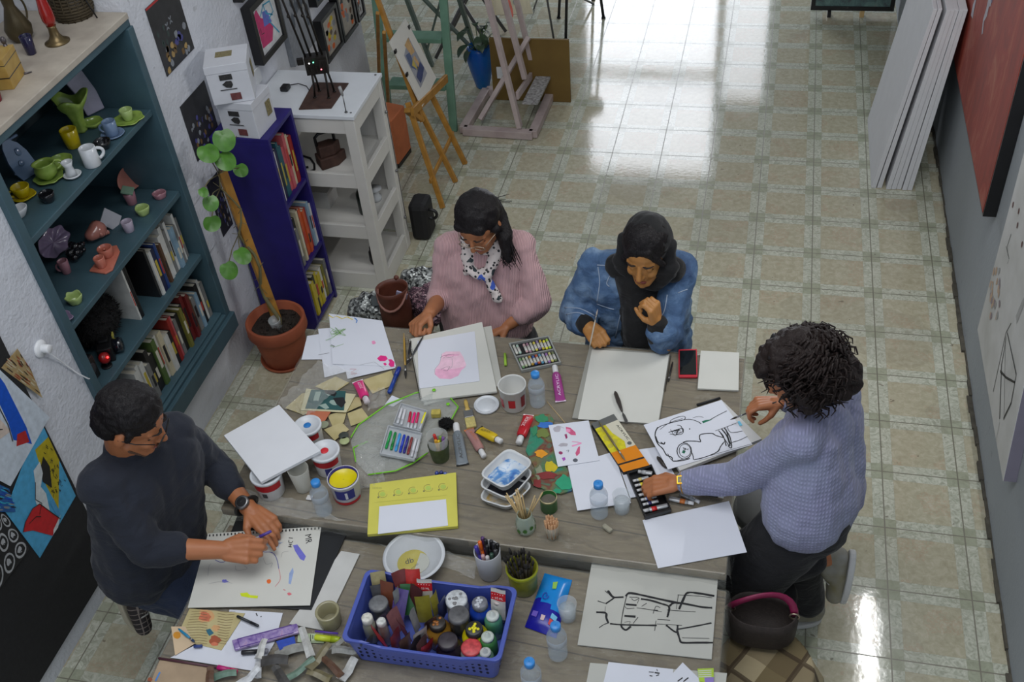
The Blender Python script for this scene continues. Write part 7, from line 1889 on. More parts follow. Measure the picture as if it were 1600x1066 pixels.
def sachet(label, x, y, ztop, w_, h_, rz, tilt, col, col2=None, txt=None):
 """flat sealed pouch standing up in the crate"""
 e = crate_item('paint_sachet', label, 'sachet', x, y, ztop, 'sachets in the blue crate')
 o_ = ORG[e.name]
 M_ = Matrix.Translation((0, 0, ztop - CZ - h_ * math.cos(tilt))) @ Matrix.Rotation(rz, 4, 'Z') @ Matrix.Rotation(tilt, 4, 'X')
 b = MB(); vs = []; nx, nz_ = 6, 8
 for s in (1, -1):
  for j in range(nz_ + 1):
   for i in range(nx + 1):
    u, v = i / nx, j / nz_
    t = .0045 * math.sin(PI * u) * (1 - v) ** .3 * math.sin(PI * min(v + .15, 1)) + .0006
    vs.append((w_ * (u - .5), s * t + .002 * math.sin(u * 5 + x), h_ * v))
 n1 = (nx + 1) * (nz_ + 1)
 fs = []; mi = []
 for j in range(nz_):
  for i in range(nx):
   a = j * (nx + 1) + i
   f1 = (a, a + 1, a + nx + 2, a + nx + 1); f2 = tuple(n1 + k for k in (a + nx + 1, a + nx + 2, a + 1, a))
   for f_x in (f1, f2):
    b_m = 1 if (col2 and j >= nz_ * .62 and j < nz_ - 1) else 0
    fs.append(f_x); mi.append(b_m)
 k0 = len(b.v)
 for p_ in vs: b.v.append(M_ @ Vector(p_))
 for f_x, mm in zip(fs, mi): b.f.append([k0 + q_ for q_ in f_x]); b.m.append(mm); b.sm.append(True)
 if txt:
  for s in (-1,):
   b.text(txt, .011, M_ @ xf((-w_ * .38, -.0068, h_ * .70), 0, PI / 2), 2, w_ * .76)
  for k in range(5):
   c = M_ @ Vector((-w_ * .36 + k * w_ * .18, -.0066, h_ * .86)); b.ball(c, .0012, 2, None, 6, 4)
 b.build('sachet_body', [mat('foil_%d_%d_%d' % col, col, .35, .2, 40), mat('foil2_%d' % (col2 or col)[0], col2 or col, .35, .1), mat('label_print_white', (225, 225, 225), .4)], e, world=False)
RW = (190, 186, 180)
sachet('red-topped white sachet marked + 50 ML, near the middle of the far crate side', 600, 440, S2_ + .150, .046, .11, .08, -.35, RW, (190, 30, 40), '+ 50 ML')
sachet('red-topped white sachet marked + 50 ML at the right end of the crate', 1113, 500, S2_ + .150, .046, .11, -.05, -.30, RW, (190, 30, 40), '+ 50 ML')
sl = [(300, 390, .145, .05, .3, -.5, (160, 150, 110), 'olive sachet with a pale top edge at the far left of the crate'), (330, 440, .135, .05, -.2, -.4, (120, 70, 50), 'brown patterned sachet behind the white pump bottle'), (410, 430, .155, .03, 1.3, .1, (170, 176, 170), 'narrow grey-white sachet standing highest at the left'),
  (470, 390, .15, .05, .6, -.6, (110, 50, 50), 'dark red sachet leaning at the far side of the crate'), (530, 380, .15, .05, .2, -.6, (180, 50, 46), 'plain red sachet leaning at the far crate edge'), (520, 470, .14, .055, -.5, -.4, (76, 40, 40), 'maroon sachet with a white seam in the middle left'),
  (330, 700, .15, .06, -.9, .3, (170, 34, 40), 'bright red sachet slanting at the left front of the crate'), (300, 600, .13, .045, .9, .2, (104, 92, 106), 'grey-violet sachet left of the white-capped bottle'), (420, 600, .14, .05, 1.1, -.2, (150, 100, 100), 'dusty pink sachet in the left middle of the crate'),
  (400, 720, .14, .05, 1.25, .1, (150, 60, 60), 'faded red sachet standing edge-on at the left front'), (460, 760, .135, .05, 1.15, .15, (110, 80, 70), 'brown sachet standing edge-on near the front'), (520, 790, .13, .05, 1.1, .2, (70, 60, 60), 'dark grey sachet standing edge-on near the front'), (570, 800, .13, .05, 1.15, .1, (100, 90, 90), 'taupe sachet standing edge-on near the dark bottle'),
  (560, 690, .15, .055, 1.0, .25, (196, 190, 186), 'white sachet with a seam leaning right of centre'), (600, 760, .14, .05, .95, .35, (176, 44, 40), 'red-striped sachet leaning by the brown-orange bottle'), (545, 590, .15, .035, 1.35, -.1, (150, 150, 150), 'thin silver sachet standing edge-on in the middle'),
  (600, 530, .14, .05, .25, -.3, (140, 134, 50), 'yellow sachet below the first marked one'), (680, 470, .15, .04, 1.4, 0, (176, 166, 60), 'narrow yellow sachet beside the jar with the white lid'), (720, 500, .14, .045, 1.2, .1, (56, 64, 110), 'dark blue sachet beside the jar with the white lid'), (490, 520, .12, .05, .2, -.9, (50, 100, 60), 'green sachet lying low in the middle left'), (410, 560, .12, .05, -.1, -1.0, (84, 70, 130), 'violet sachet lying low in the middle left'),
  (240, 440, .12, .04, .5, -.3, (90, 90, 92), 'dark grey sachet in the far left corner of the crate'), (640, 620, .13, .045, .8, .2, (70, 50, 50), 'dark brown sachet beside the brown-orange bottle'), (130, 760, .12, .04, 1.0, .4, (150, 150, 110), 'olive sachet in the near left corner of the crate'), (220, 770, .125, .055, .35, .5, (60, 76, 96), 'slate blue sachet in the near left corner of the crate'), (480, 640, .15, .05, -.7, .2, (120, 60, 64), 'wine red sachet in the centre left of the crate')]
for x, y, h, w_, rz, tl, col, lb in sl:
 sachet(lb, x, y, S2_ + h - .008, w_ * .9, min(.10, h - .025), rz, tl * .8, col)
def pot_of(name, label, prim, pbase, r, h, m, z=S2_, cat='cup', part='cup_wall'):
 c = at(*pbase, z); tp = at(*prim, z + h); c = Vector(((c.x + tp.x) / 2, (c.y + tp.y) / 2, z))
 e = thing(name, label, cat, c)
 MB().lathe([(r * .86, 0), (r * .88, .002), (r, h), (r - .001, h + .001), (r - .003, h), (r * .86 - .002, .004), (.001, .004)], 32).build(part, m, e, world=False)
 return c
c = pot_of('pen_cup', 'white plastic cup full of black and orange pens behind the blue crate', (761, 857), (766, 898), .042, .115, mat('white_cup_plastic', (180, 182, 186), .4))
for k, (nm, col, x, y, L) in enumerate((('orange', (220, 100, 30), -.018, .006, .145), ('violet blue', (70, 60, 160), -.026, -.004, .135), ('black', (30, 30, 32), -.004, .012, .150), ('black', (30, 30, 32), .010, .014, .145), ('black', (36, 36, 38), .02, .004, .15), ('black', (30, 30, 32), .002, .0, .14), ('pinkish', (190, 150, 150), -.006, -.018, .118), ('white', (196, 190, 190), .006, -.02, .118), ('dark green', (40, 70, 56), .016, -.014, .125), ('black', (28, 28, 30), .026, .012, .135), ('purple', (80, 50, 100), -.014, .02, .145), ('charcoal', (60, 60, 62), .024, -.004, .13))):
 a = c + Vector((x * .6, y * .6, .006)); b_ = c + Vector((x * 1.25, y * 1.25, L))
 e = thing('pen', '%s pen standing in the white pen cup' % nm, 'pen', a, 'pens in the white pen cup')
 MB().tube([a, a.lerp(b_, .72)], .0055, 10).build('barrel', mat('pen_%d_%d' % (col[0], col[1]), col, .35), e)
 MB().tube([a.lerp(b_, .72), a.lerp(b_, .74), a.lerp(b_, .98), b_], [.0055, .0068, .0066, .005], 10).build('cap', mat('pen_%d_%d' % (col[0], col[1]), col, .35), e)
c = pot_of('brush_jar', 'yellow-green painted jar crammed with dark paint brushes', (815, 879), (819, 924), .048, .10, mat('lime_painted_glass', (140, 140, 40), .3, .35, 20, c2=(90, 96, 20)), cat='jar')
MB().lathe([(.049, .086), (.0505, .09), (.0505, .099), (.0485, .101)], 32, cap0=False, M=Matrix.Translation(c)).build('rim_band', mat('lime_rim', (160, 166, 30), .3), bpy.data.objects['brush_jar'])
for k in range(26):
 a_ = k * 2.4; r = .0075 * math.sqrt(k)
 a = c + Vector((r * .5 * math.cos(a_), r * .5 * math.sin(a_), .006)); b_ = c + Vector((r * 1.25 * math.cos(a_) - .006, r * 1.2 * math.sin(a_) + .004, R_.uniform(.115, .155)))
 e = thing('paintbrush', 'dark paint brush standing in the yellow-green jar', 'brush', a, 'brushes in the yellow-green jar')
 MB().tube([a, a.lerp(b_, .82)], .0032, 7).build('handle', mat('dark_brush_handle', (58, 50, 42), .5, .4), e)
 MB().tube([a.lerp(b_, .82), a.lerp(b_, .9), b_], [.0036, .0052, .002], 8).build('bristles', mat('dark_bristles', (34, 30, 28), .8), e)
q = [at(a, b_, S2_) for a, b_ in ((851, 896), (894, 907), (869, 998), (820, 980))]
e = thing('wipes_packet', 'sky blue and navy packet of wipes lying beside the crate', 'packet', sum(q, Vector()) / 4)
n_u, n_v = 8, 14
vs = []
for j in range(n_v + 1):
 for i in range(n_u + 1):
  u, v = i / n_u, j / n_v
  p_ = q[0].lerp(q[1], u).lerp(q[3].lerp(q[2], u), v)
  h = .026 * (math.sin(PI * u) ** .5) * (math.sin(PI * v) ** .35) + .001 + .003 * noise.noise(Vector((u * 5, v * 7, 0))) * math.sin(PI * u) * math.sin(PI * v)
  vs.append(p_ + UP * h)
def wp_(u, v, l=.0):
 p_ = q[0].lerp(q[1], u).lerp(q[3].lerp(q[2], u), v)
 h = .026 * (math.sin(PI * u) ** .5) * (math.sin(PI * v) ** .35) + .0045
 return p_ + UP * (h + l)
b = MB(); k0 = 0
b.v += vs
for j in range(n_v):
 for i in range(n_u):
  a = j * (n_u + 1) + i
  b.f.append([a + n_u + 1, a + n_u + 2, a + 1, a]); b.m.append(0 if j < n_v * .55 + (i - 4) * .3 else 1); b.sm.append(True)
bot = [p_ for p_ in q]; k = len(b.v); b.v += bot; b.f.append([k, k + 1, k + 2, k + 3]); b.m.append(1); b.sm.append(False)
b.build('packet_body', [mat('sky_blue_film', (20, 130, 206), .25, .1), mat('navy_film', (30, 30, 150), .25, .1)], e)
for uv, mt, nm in (([(.45, .2), (.6, .16), (.62, .3), (.5, .32)], mat('leaf_print', (140, 190, 80), .4), 'leaf_mark'), ([(.72, .70), (.9, .72), (.88, .80), (.7, .78)], mat('pale_blue_print', (120, 190, 225), .4), 'blue_mark'), ([(.7, .79), (.88, .81), (.86, .9), (.68, .88)], mat('red_print', (206, 60, 60), .4), 'red_mark'), ([(.12, .74), (.3, .75), (.28, .84), (.1, .82)], mat('violet_print', (110, 90, 190), .4), 'violet_mark'), ([(.42, .78), (.55, .78), (.53, .86), (.42, .86)], mat('pale_print2', (210, 180, 180), .4), 'pale_mark')):
 MB().add([wp_(u, v) for u, v in uv], [(3, 2, 1, 0)]).build(nm, mt, e)
x_ = wp_(.62, .38) - wp_(.22, .62)
MB().text('wipes', .022, basis(wp_(.30, .56, .002), wp_(.75, .36, .002) - wp_(.30, .56, .002), wp_(.2, .42, .002) - wp_(.30, .56, .002), UP), 0).build('printed_swirl', mat('pale_blue_print', (120, 190, 225), .4), e) if False else None
MB().ribbon([wp_(.35 + .12 * math.cos(k * .7) * (1 - k / 14), .46 + .08 * math.sin(k * .7) * (1 - k / 14)) for k in range(12)], .003, 0, UP, .001).build('printed_swirl', mat('deep_blue_print', (30, 60, 170), .4), e)
c7 = cr(800, 840, 4.444)
K = [([(665, 370), (690, 405), (708, 418)], 12), ([(645, 370), (665, 390)], 4), ([(705, 418), (775, 415)], 9), ([(708, 422), (650, 462)], 9), ([(595, 442), (645, 458)], 4), ([(585, 520), (650, 526), (655, 560), (670, 598)], 11), ([(672, 595), (640, 605), (605, 628)], 4), ([(648, 480), (645, 525)], 2),
  ([(680, 600), (740, 606), (860, 610), (1005, 612)], 9), ([(795, 410), (770, 520), (758, 600)], 4), ([(790, 410), (812, 388), (870, 395), (960, 415), (1060, 437), (1160, 458)], 12), ([(790, 465), (865, 472)], 12), ([(780, 545), (858, 552)], 12), ([(758, 610), (765, 628), (792, 644), (825, 618)], 10),
  ([(895, 428), (960, 438), (1040, 462), (1090, 482), (1085, 530), (1078, 555)], 10), ([(1095, 478), (1125, 455), (1200, 462), (1320, 485), (1390, 490)], 11), ([(1160, 500), (1190, 430), (1220, 385), (1300, 390), (1405, 408)], 11), ([(1070, 610), (1140, 660), (1150, 610)], 10), ([(1145, 640), (1165, 710), (1185, 732), (1290, 732), (1395, 732)], 10), ([(1155, 638), (1260, 620), (1385, 595)], 8),
  ([(865, 490), (940, 500), (1040, 518)], 3), ([(900, 480), (935, 458)], 3), ([(980, 530), (1000, 480), (1030, 490)], 3), ([(980, 505), (1015, 508)], 3), ([(1075, 505), (1170, 512), (1275, 518)], 3), ([(1150, 400), (1290, 408), (1390, 420)], 3), ([(1155, 400), (1140, 500)], 3), ([(1000, 580), (990, 650)], 3), ([(1010, 570), (1098, 576)], 3), ([(1005, 602), (1180, 612)], 3), ([(1180, 698), (1370, 703)], 3), ([(840, 600), (875, 555)], 3),
  ([(785, 480), (800, 495), (850, 492)], 3), ([(815, 415), (880, 420), (850, 440), (830, 425)], 3), ([(870, 460), (885, 420)], 2), ([(780, 590), (820, 585), (815, 600)], 2)]
sheet('ink_drawing', 'large cream sheet with a thick black line drawing of an angular figure', 'drawing', c7((555, 170), (1432, 260), (1386, 846), (455, 745)), S2_ + .001, [PAPG, INK], th=.004,
  strokes=[(smooth_path(c7(*pp)) if len(pp) > 2 else c7(*pp), w_ / 4.444 / 560 * 1.5, 1) for pp, w_ in K])
sheet('card_sheet', 'grey card sheet at the bottom under the loose white papers', 'card', [(922, 1036), (1136, 1052), (1130, 1100), (912, 1090)], S2_, [PAPG], th=.003)
sheet('paper_sheet', 'white paper with small black scribbles at the bottom edge', 'paper', c7((670, 865), (1120, 915), (1100, 1150), (600, 1150)), S2_ + .004, [PAPER, INK], strokes=[(c7((950, 935), (985, 938)), .003, 1), (c7((990, 940), (1025, 945)), .004, 1), (c7((955, 960), (975, 965)), .003, 1), (c7((1000, 962), (1020, 955)), .003, 1), (c7((1005, 915), (1010, 930)), .002, 1)])
sheet('paper_sheet', 'pointed white paper laid over the scribbled one', 'paper', c7((1185, 868), (1310, 990), (1290, 1150), (1010, 1060)), S2_ + .006, [PAPER, INK], strokes=[(c7((1150, 1000), (1185, 975)), .003, 1), (c7((1190, 1002), (1225, 975)), .003, 1)])
sheet('printed_card', 'lime green and lilac striped card at the bottom right corner of the table', 'card', c7((1288, 912), (1400, 908), (1402, 1010), (1300, 1000)), S2_ + .0085, [mat('lime_card', (170, 200, 60), .5), mat('white_stripe', (206, 210, 200), .5), mat('lilac_card', (140, 120, 190), .5)],
  patches=[(c7((1292, 925 + k * 14), (1385, 920 + k * 14), (1385, 926 + k * 14), (1294, 931 + k * 14)), 1) for k in range(4)] + [(c7((1335, 975), (1400, 970), (1402, 1008), (1340, 1006)), 2)])
# PEOPLE
V3 = Vector
def skin_mat(n, c):
 t = NT(n); g = t.co(); n1 = t.noise(g, 18, 4)
 a = lin(c); lo = (a[0] * .82, a[1] * .72, a[2] * .66, 1)
 return t.done(t.mix(n1, lo, a), .5, t.bump(t.noise(g, 160, 3), .15, .001), Subsurface_Weight=.08, Subsurface_Radius=(.01, .004, .002))
def cloth_mat(n, c, rough=.85, sc=12, c2=None, fold=.5):
 t = NT(n); g = t.co(); n1 = t.noise(g, sc, 4)
 col = t.mix(n1, lin(c), lin(c2 or tuple(v * .8 for v in c)))
 h = t.m('ADD', t.noise(t.map(g, (1, 1, 2.2)), 9, 3, .5, 1.2), t.m('MULTIPLY', t.noise(g, 300, 2), .12))
 return t.done(col, rough, t.bump(h, fold, .02), Sheen_Weight=.1)
def hair_mat(n, c):
 t = NT(n); g = t.co()
 h = t.noise(t.map(g, (1, 1, .25)), 130, 3, .6, 1.5)
 return t.done(t.mix(h, lin(c), lin(tuple(v * 1.7 + 4 for v in c))), .5, t.bump(h, .9, .004), Specular_IOR_Level=.3)
def cap(b, p0, p1, r0, r1, n=16, k=5):
 p0, p1 = V3(p0), V3(p1)
 d = p1 - p0
 if d.length < 1e-4: d = V3((0, 0, 1e-3))
 u = d.normalized(); pts, rs = [], []
 for i in range(k): a = PI / 2 * (1 - i / k); pts.append(p0 - u * r0 * math.sin(a)); rs.append(max(r0 * math.cos(a), r0 * .03))
 pts += [p0, p1]; rs += [r0, r1]
 for i in range(1, k + 1): a = PI / 2 * i / k; pts.append(p1 + u * r1 * math.sin(a)); rs.append(max(r1 * math.cos(a), r1 * .03))
 b.tube(pts, rs, n)
def blob(name, items, vox, m, parent, sm=3, disp=None, label=None):
 """union of capsules (p0,p1,r0,r1) and ellipsoids (matrix,) grown into one continuous surface"""
 b = MB()
 for it in items:
  if len(it) == 1: b.ball((0, 0, 0), 1, 0, it[0], 24, 16)
  else: cap(b, *it)
 o = b.build(name, m, parent, label=label)
 r = o.modifiers.new('r', 'REMESH'); r.mode = 'VOXEL'; r.voxel_size = vox; r.use_smooth_shade = True
 s = o.modifiers.new('s', 'SMOOTH'); s.iterations = sm; s.factor = .5
 dg = bpy.context.evaluated_depsgraph_get(); dg.update()
 me = bpy.data.meshes.new_from_object(o.evaluated_get(dg))
 o.modifiers.clear(); o.data = me
 if disp:
  q = [v.co + v.normal * disp(v.co) for v in me.vertices]
  me.vertices.foreach_set('co', [x for c in q for x in c]); me.update()
 return o
def folds(s, a, zst=1.0):
 return lambda c: a * noise.noise(V3((c.x * s, c.y * s, c.z * s * zst))) + a * .5 * noise.noise(V3((c.x * s * 2.3 + 5, c.y * s * 2.3, c.z * s * 2.3 * zst)))
class Head:
 def __init__(s, C, F, up=(0, 0, 1), k=1.0):
  s.C = V3(C); s.F = V3(F).normalized(); u = V3(up); s.S = s.F.cross(u).normalized(); s.U = s.S.cross(s.F).normalized(); s.k = k
 def p(s, f, r, u): return s.C + (s.F * f + s.S * r + s.U * u) * s.k
 def e(s, f, r, u, rf, rs, ru):
  m = Matrix.Identity(4); o = s.p(f, r, u)
  for i in range(3): m[i][0], m[i][1], m[i][2], m[i][3] = s.F[i] * rf * s.k, s.S[i] * rs * s.k, s.U[i] * ru * s.k, o[i]
  return (m,)
 def caps(s, N, nr=.05):
  c = s.p; L = [s.e(-.005, 0, .02, .094, .076, .092), s.e(.03, 0, -.035, .064, .06, .082), (c(-.01, 0, -.07), N, nr, nr * 1.15)]
  for q in (-1, 1):
   L += [(c(.02, .045 * q, -.065), c(.07, .014 * q, -.105), .022, .018), (c(.082, .014 * q, .012), c(.066, .046 * q, .008), .010, .009), s.e(.064, .036 * q, -.042, .024, .02, .022),
     s.e(-.005, .077 * q, -.02, .016, .009, .03), (c(.098, .009 * q, -.046), c(.096, .010 * q, -.046), .008, .008), (c(.088, .012 * q, -.072), c(.093, 0, -.072), .008, .010)]
  return L + [(c(.086, 0, .004), c(.110, 0, -.038), .008, .0115), (c(.078, 0, -.106), c(.08, 0, -.104), .018, .018), (c(.084, 0, -.062), c(.086, 0, -.084), .012, .012)]
 def features(s, par, brow, lip=(150, 84, 76), sk=None, bw=.004):
  for q in (-1, 1):
   b = MB(); c = s.p(.073, .030 * q, -.013); b.ball(c, .0135 * s.k, 0)
   b.tube([s.p(.081 - .012 * abs(t) ** 2, (.030 + .017 * t) * q, -.0115 - .004 * t * t) for t in (-1, -.5, 0, .5, 1)], [.0012, .0024, .0028, .0024, .001], 6, 2)
   b.build('eyelid', [sk, sk, mat('lash', (18, 14, 14), .6)], par)
   MB().tube([s.p(.094 - .018 * t * t, (.028 + .022 * t) * q, .012 + .004 * (1 - t * t)) for t in (-1, -.5, 0, .5, 1)], [bw * .6, bw, bw, bw * .8, bw * .3], 7, flat=.6).build('eyebrow', brow, par)
  MB().tube([s.p(.097 - 6 * t * t, t, -.070 + .0015 * math.cos(t * 300)) for t in (-.021, -.012, 0, .012, .021)], [.002, .005, .0055, .005, .002], 8).tube([s.p(.094 - 6 * t * t, t, -.079) for t in (-.018, -.01, 0, .01, .018)], [.002, .005, .006, .005, .002], 8).build('lips', mat('lips_%d' % lip[0], lip, .4), par)
 def glasses(s, par, m, w=.023, h=.016):
  b = MB()
  for q in (-1, 1):
   b.tube([s.p(.108 - .10 * abs(.033 + w * math.cos(a)) ** 1.5 * 4, q * (.033 + w * math.cos(a)), -.016 + h * math.sin(a)) for a in [i * PI / 9 for i in range(18)]], .0017, 6, closed=True)
   b.tube([s.p(.092, .056 * q, -.012), s.p(.04, .080 * q, -.010), s.p(-.01, .084 * q, -.012)], .0018, 6)
  b.tube([s.p(.107, -.011, -.014), s.p(.112, 0, -.012), s.p(.107, .011, -.014)], .0015, 6)
  return b.build('glasses', m, par)
def hand(W, d, n, t, curl=(.5, .6, .7, .8), k=1.0, thumb=.4, base=1.0):
 """capsules of a hand: W wrist, d finger direction, n palm-facing normal, t thumb-side direction"""
 d = V3(d).normalized(); n = V3(n); n = (n - d * n.dot(d)).normalized(); s = d.cross(n); s = s if s.dot(V3(t)) > 0 else -s
 L = [(W - d * .01, W + d * .02, .024 * k, .023 * k)]
 for i in range(4):
  o = (.030 - .020 * i)
  L.append((W + d * .018 + s * o * .6 * k, W + d * .082 * k + s * o * k, .016 * k, .0125 * k))
  p = W + d * (.086 - .004 * abs(i - 1)) * k + s * o * k; a = curl[i] * .5
  for j, (ln, r) in enumerate(((.040, .0098), (.026, .0088), (.021, .0078))):
   ln *= (.95, 1.05, 1.0, .8)[i] * k
   q = p + (d * math.cos(a) + n * math.sin(a)) * ln + s * .002 * (1.5 - i) * (1 - min(curl[i], 1))
   L.append((p, q, r * k, r * .92 * k)); p = q; a += curl[i] * (1.0 if j == 0 else .8)
 p = W + d * .018 * k + s * .022 * k; v = (d * .62 + s * (.75 - thumb * .5) + n * thumb).normalized()
 for j, (ln, r) in enumerate(((.042, .014), (.030, .0108), (.024, .0095))):
  q = p + v * ln * k; L.append((p, q, r * k, r * .9 * k)); p = q; v = (v + d * .25 + n * .18 - s * .25 * (1 + thumb)).normalized()
 return L
def torso(SL, SR, P, r=.1, pw=.075, rp=.115, belly=None):
 SL, SR, P = V3(SL), V3(SR), V3(P); x = (SR - SL).normalized(); c = (SL + SR) / 2
 L = [(SL, SR, r * .62, r * .62)]
 for q, S in ((-1, SL), (1, SR)):
  L.append((c.lerp(S, .58) - V3((0, 0, .07)), P + x * pw * q, r, rp))
 L.append((c - V3((0, 0, .04)), P, r * .95, rp))
 return L
SK1 = skin_mat('skin_olive', (176, 118, 80)); SK2 = skin_mat('skin_warm', (182, 130, 70)); SK4 = skin_mat('skin_tan', (178, 116, 76))
HAIRB = hair_mat('black_hair', (12, 9, 10)); HAIRC = hair_mat('dark_brown_hair', (24, 17, 15))
BROW = mat('brow_hair', (28, 22, 20), .8)
BTR = cloth_mat('black_trousers', (22, 22, 26))
def strands(b, fn, n, r=.0022, seg=9, mi=0):
 for i in range(n): b.tube(fn(i), [r * (1 - .55 * k / seg) for k in range(seg)], 5, mi)
SL, SR, P1 = V3((-.005, -4.39, .95)), V3((.278, -4.355, .95)), V3((.125, -4.42, .52))
EL, WL = V3((-.055, -4.45, .73)), V3((-.045, -4.645, .80))
ER, WR = V3((.355, -4.44, .73)), at(797, 506, .66)
e = thing('person', 'person in a ribbed pink sweater and patterned neck scarf, seated drawing', 'person', (.15, -4.36, 0))
H = Head((.148, -4.452, 1.13), (-.15, -.80, -.50), (0, .1, 1))
N = V3((.15, -4.37, 1.0))
body = H.caps(N, .046) + torso(SL, SR, P1, .085, .06, .10) + [(SL, EL, .044, .038), (EL, WL, .040, .026), (SR, ER, .044, .038), (ER, WR, .040, .026)]
body += hand(WL, (-.35, -.75, .0), (.2, -.4, -.8), (1, 0, 0), (1.7, 1.7, 1.7, 1.7), .95, .8)
body += hand(WR, (-.8, -.2, -.35), (0, 0, -1), (0, -1, 0), (.4, .4, .5, .5), .95)
body += [(P1 + V3((-.08, .02, -.03)), (.02, -4.72, .50), .085, .06), (P1 + V3((.08, .02, -.03)), (.28, -4.72, .50), .085, .06), ((.02, -4.72, .50), (.03, -4.74, .12), .055, .04), ((.28, -4.72, .50), (.28, -4.74, .12), .055, .04)]
blob('body', body, .004, SK1, e)
H.features(e, BROW, sk=SK1)
H.glasses(e, mat('pale_gold_frame', (176, 160, 140), .25, metal=.6))
PKN = knit('pink_ribbed_knit', (208, 168, 170), 520, 'X')
c0 = EL.lerp(WL, .18)
blob('sweater', torso(SL, SR, P1 + V3((0, 0, .08)), .104, .078, .120) + [(SL, EL, .060, .055), (EL, c0, .056, .050), (SR, ER, .060, .056), (ER, ER.lerp(WR, .42), .062, .056), (N - V3((0, 0, .03)), N + V3((0, -.004, .0)), .072, .064),
  (EL.lerp(WL, .1), EL.lerp(WL, .26), .050, .047), (ER.lerp(WR, .3), ER.lerp(WR, .5), .060, .054)], .006, PKN, e, 4, folds(13, .010, .8))
blob('trousers', [(P1 + V3((-.08, .02, -.06)), (.02, -4.72, .50), .115, .085), (P1 + V3((.09, .02, -.06)), (.30, -4.70, .50), .115, .085), (P1 + V3((0, 0, .04)), P1 - V3((0, 0, .05)), .12, .13), ((.02, -4.72, .50), (.03, -4.74, .16), .078, .06), ((.28, -4.72, .50), (.28, -4.74, .16), .078, .06)], .008, BTR, e, 3, folds(9, .006))
for x in (.03, .28): blob('shoe', [((x, -4.72, .045), (x - .01, -4.86, .035), .042, .035)], .006, BLACKP, e)
hb = [H.e(-.018, 0, .035, .098, .088, .092), H.e(-.04, 0, -.02, .082, .085, .085), (H.p(.058, -.045, .055), H.p(.058, .045, .055), .022, .022), (H.p(-.06, 0, -.05), H.p(-.075, .03, -.09), .05, .035),
  (H.p(.02, .078, .0), H.p(.0, .082, -.09), .022, .02), (H.p(.02, -.078, .0), H.p(.0, -.08, -.05), .018, .014)]
sd = -1 if H.S.x > 0 else 1   # the pony tail falls over her left shoulder, right in the photo
sgn = 1 if H.S.x > 0 else -1
hb += [(H.p(-.06, .05 * sgn, -.04), V3((.245, -4.45, 1.06)), .032, .034), (V3((.245, -4.45, 1.06)), V3((.262, -4.485, .97)), .032, .014)]
ho = blob('hair', hb, .005, HAIRB, e, 3, folds(30, .004))
b = MB()
def pst(i):
 a = R_.uniform(-1, 1); s_ = 1 if a > 0 else -1
 return [H.p(.075 * math.cos(k * .32) - .02, (.012 + abs(a) * .015) * s_ + .085 * s_ * math.sin(k * .24) * abs(a) ** .4, .078 + .05 * math.cos(k * .33 + a) - .018 * k) + V3((0, 0, .0)) for k in range(9)]
for i in range(26):
 q0 = V3((.235, -4.44, 1.07)) + V3((R_.uniform(-.02, .03), R_.uniform(-.02, .02), 0))
 b.tube([q0, q0 + V3((.012, -.015, -.05)), q0 + V3((R_.uniform(0, .04), -.03, -.10)), q0 + V3((R_.uniform(-.01, .05), -.035, -R_.uniform(.11, .15)))], [.003, .003, .002, .0008], 5)
b.build('loose_strands', HAIRB, e); b = MB()
for i in range(8): b.tube([H.p(-.06, .03, .0), H.p(-.09, .04 * i / 8, -.02), H.p(-.10 - R_.uniform(0, .03), .08 * R_.uniform(.3, 1.2) * sgn, R_.uniform(-.05, .02))], .0012, 4)
b.build('flyaway_strands', HAIRB, e)
t = NT('patterned_scarf_fabric'); g = t.co()
v1 = t.vor(g, 62); v2 = t.noise(g, 16, 2)
cS = t.mix(t.m('LESS_THAN', v1, .34), lin((206, 196, 192)), lin((30, 30, 34)))
cS = t.mix(t.m('GREATER_THAN', v2, .60), cS, lin((44, 56, 60)))
cS = t.mix(t.m('GREATER_THAN', t.noise(t.map(g, (1, 1, 1), (1, 2, 0)), 14, 2), .66), cS, lin((60, 90, 180)))
SCF = t.done(cS, .6)
n0 = N + V3((0, .01, -.022))
sc = [(n0 + V3((.075 * math.cos(a), .062 * math.sin(a) - .012, .035 - .03 * max(0, -math.sin(a)))), n0 + V3((.075 * math.cos(a + .5), .062 * math.sin(a + .5) - .012, .035 - .03 * max(0, -math.sin(a + .5)))), .026, .026) for a in [i * .5 for i in range(13)]]
fr = -.118
sc += [(n0 + V3((-.07, -.05, .02)), n0 + V3((-.055, fr, -.07)), .030, .022), (n0 + V3((-.055, fr, -.07)), n0 + V3((-.01, fr - .016, -.09)), .022, .018), (n0 + V3((.07, -.05, .02)), n0 + V3((.02, fr - .01, -.08)), .030, .020),
  (n0 + V3((.01, fr - .012, -.08)), n0 + V3((.055, fr - .03, -.185)), .016, .020), (n0 + V3((.0, fr - .012, -.07)), n0 + V3((.012, fr - .018, -.09)), .020, .018), (n0 + V3((-.075, -.09, -.03)), n0 + V3((-.075, fr, -.09)), .02, .012)]
blob('neck_scarf', sc, .005, SCF, e, 3, folds(26, .006))
def stool(label, x, y, z, r, col, legc=(60, 58, 56)):
 e = thing('stool', label, 'stool', (x, y, 0))
 MB().lathe([(r * .96, z - .045), (r, z - .038), (r, z - .012), (r * .93, z), (.001, z)], 30, M=Matrix.Translation((x, y, 0))).build('seat', mat('seat_%d' % col[0], col, .6, .15), e)
 for a in (.8, 2.36, 3.93, 5.5):
  MB().tube([(x + r * .6 * math.cos(a), y + r * .6 * math.sin(a), z - .045), (x + r * .95 * math.cos(a), y + r * .95 * math.sin(a), 0.002)], .012, 8).build('leg', mat('stool_leg', legc, .5), e)
 return e
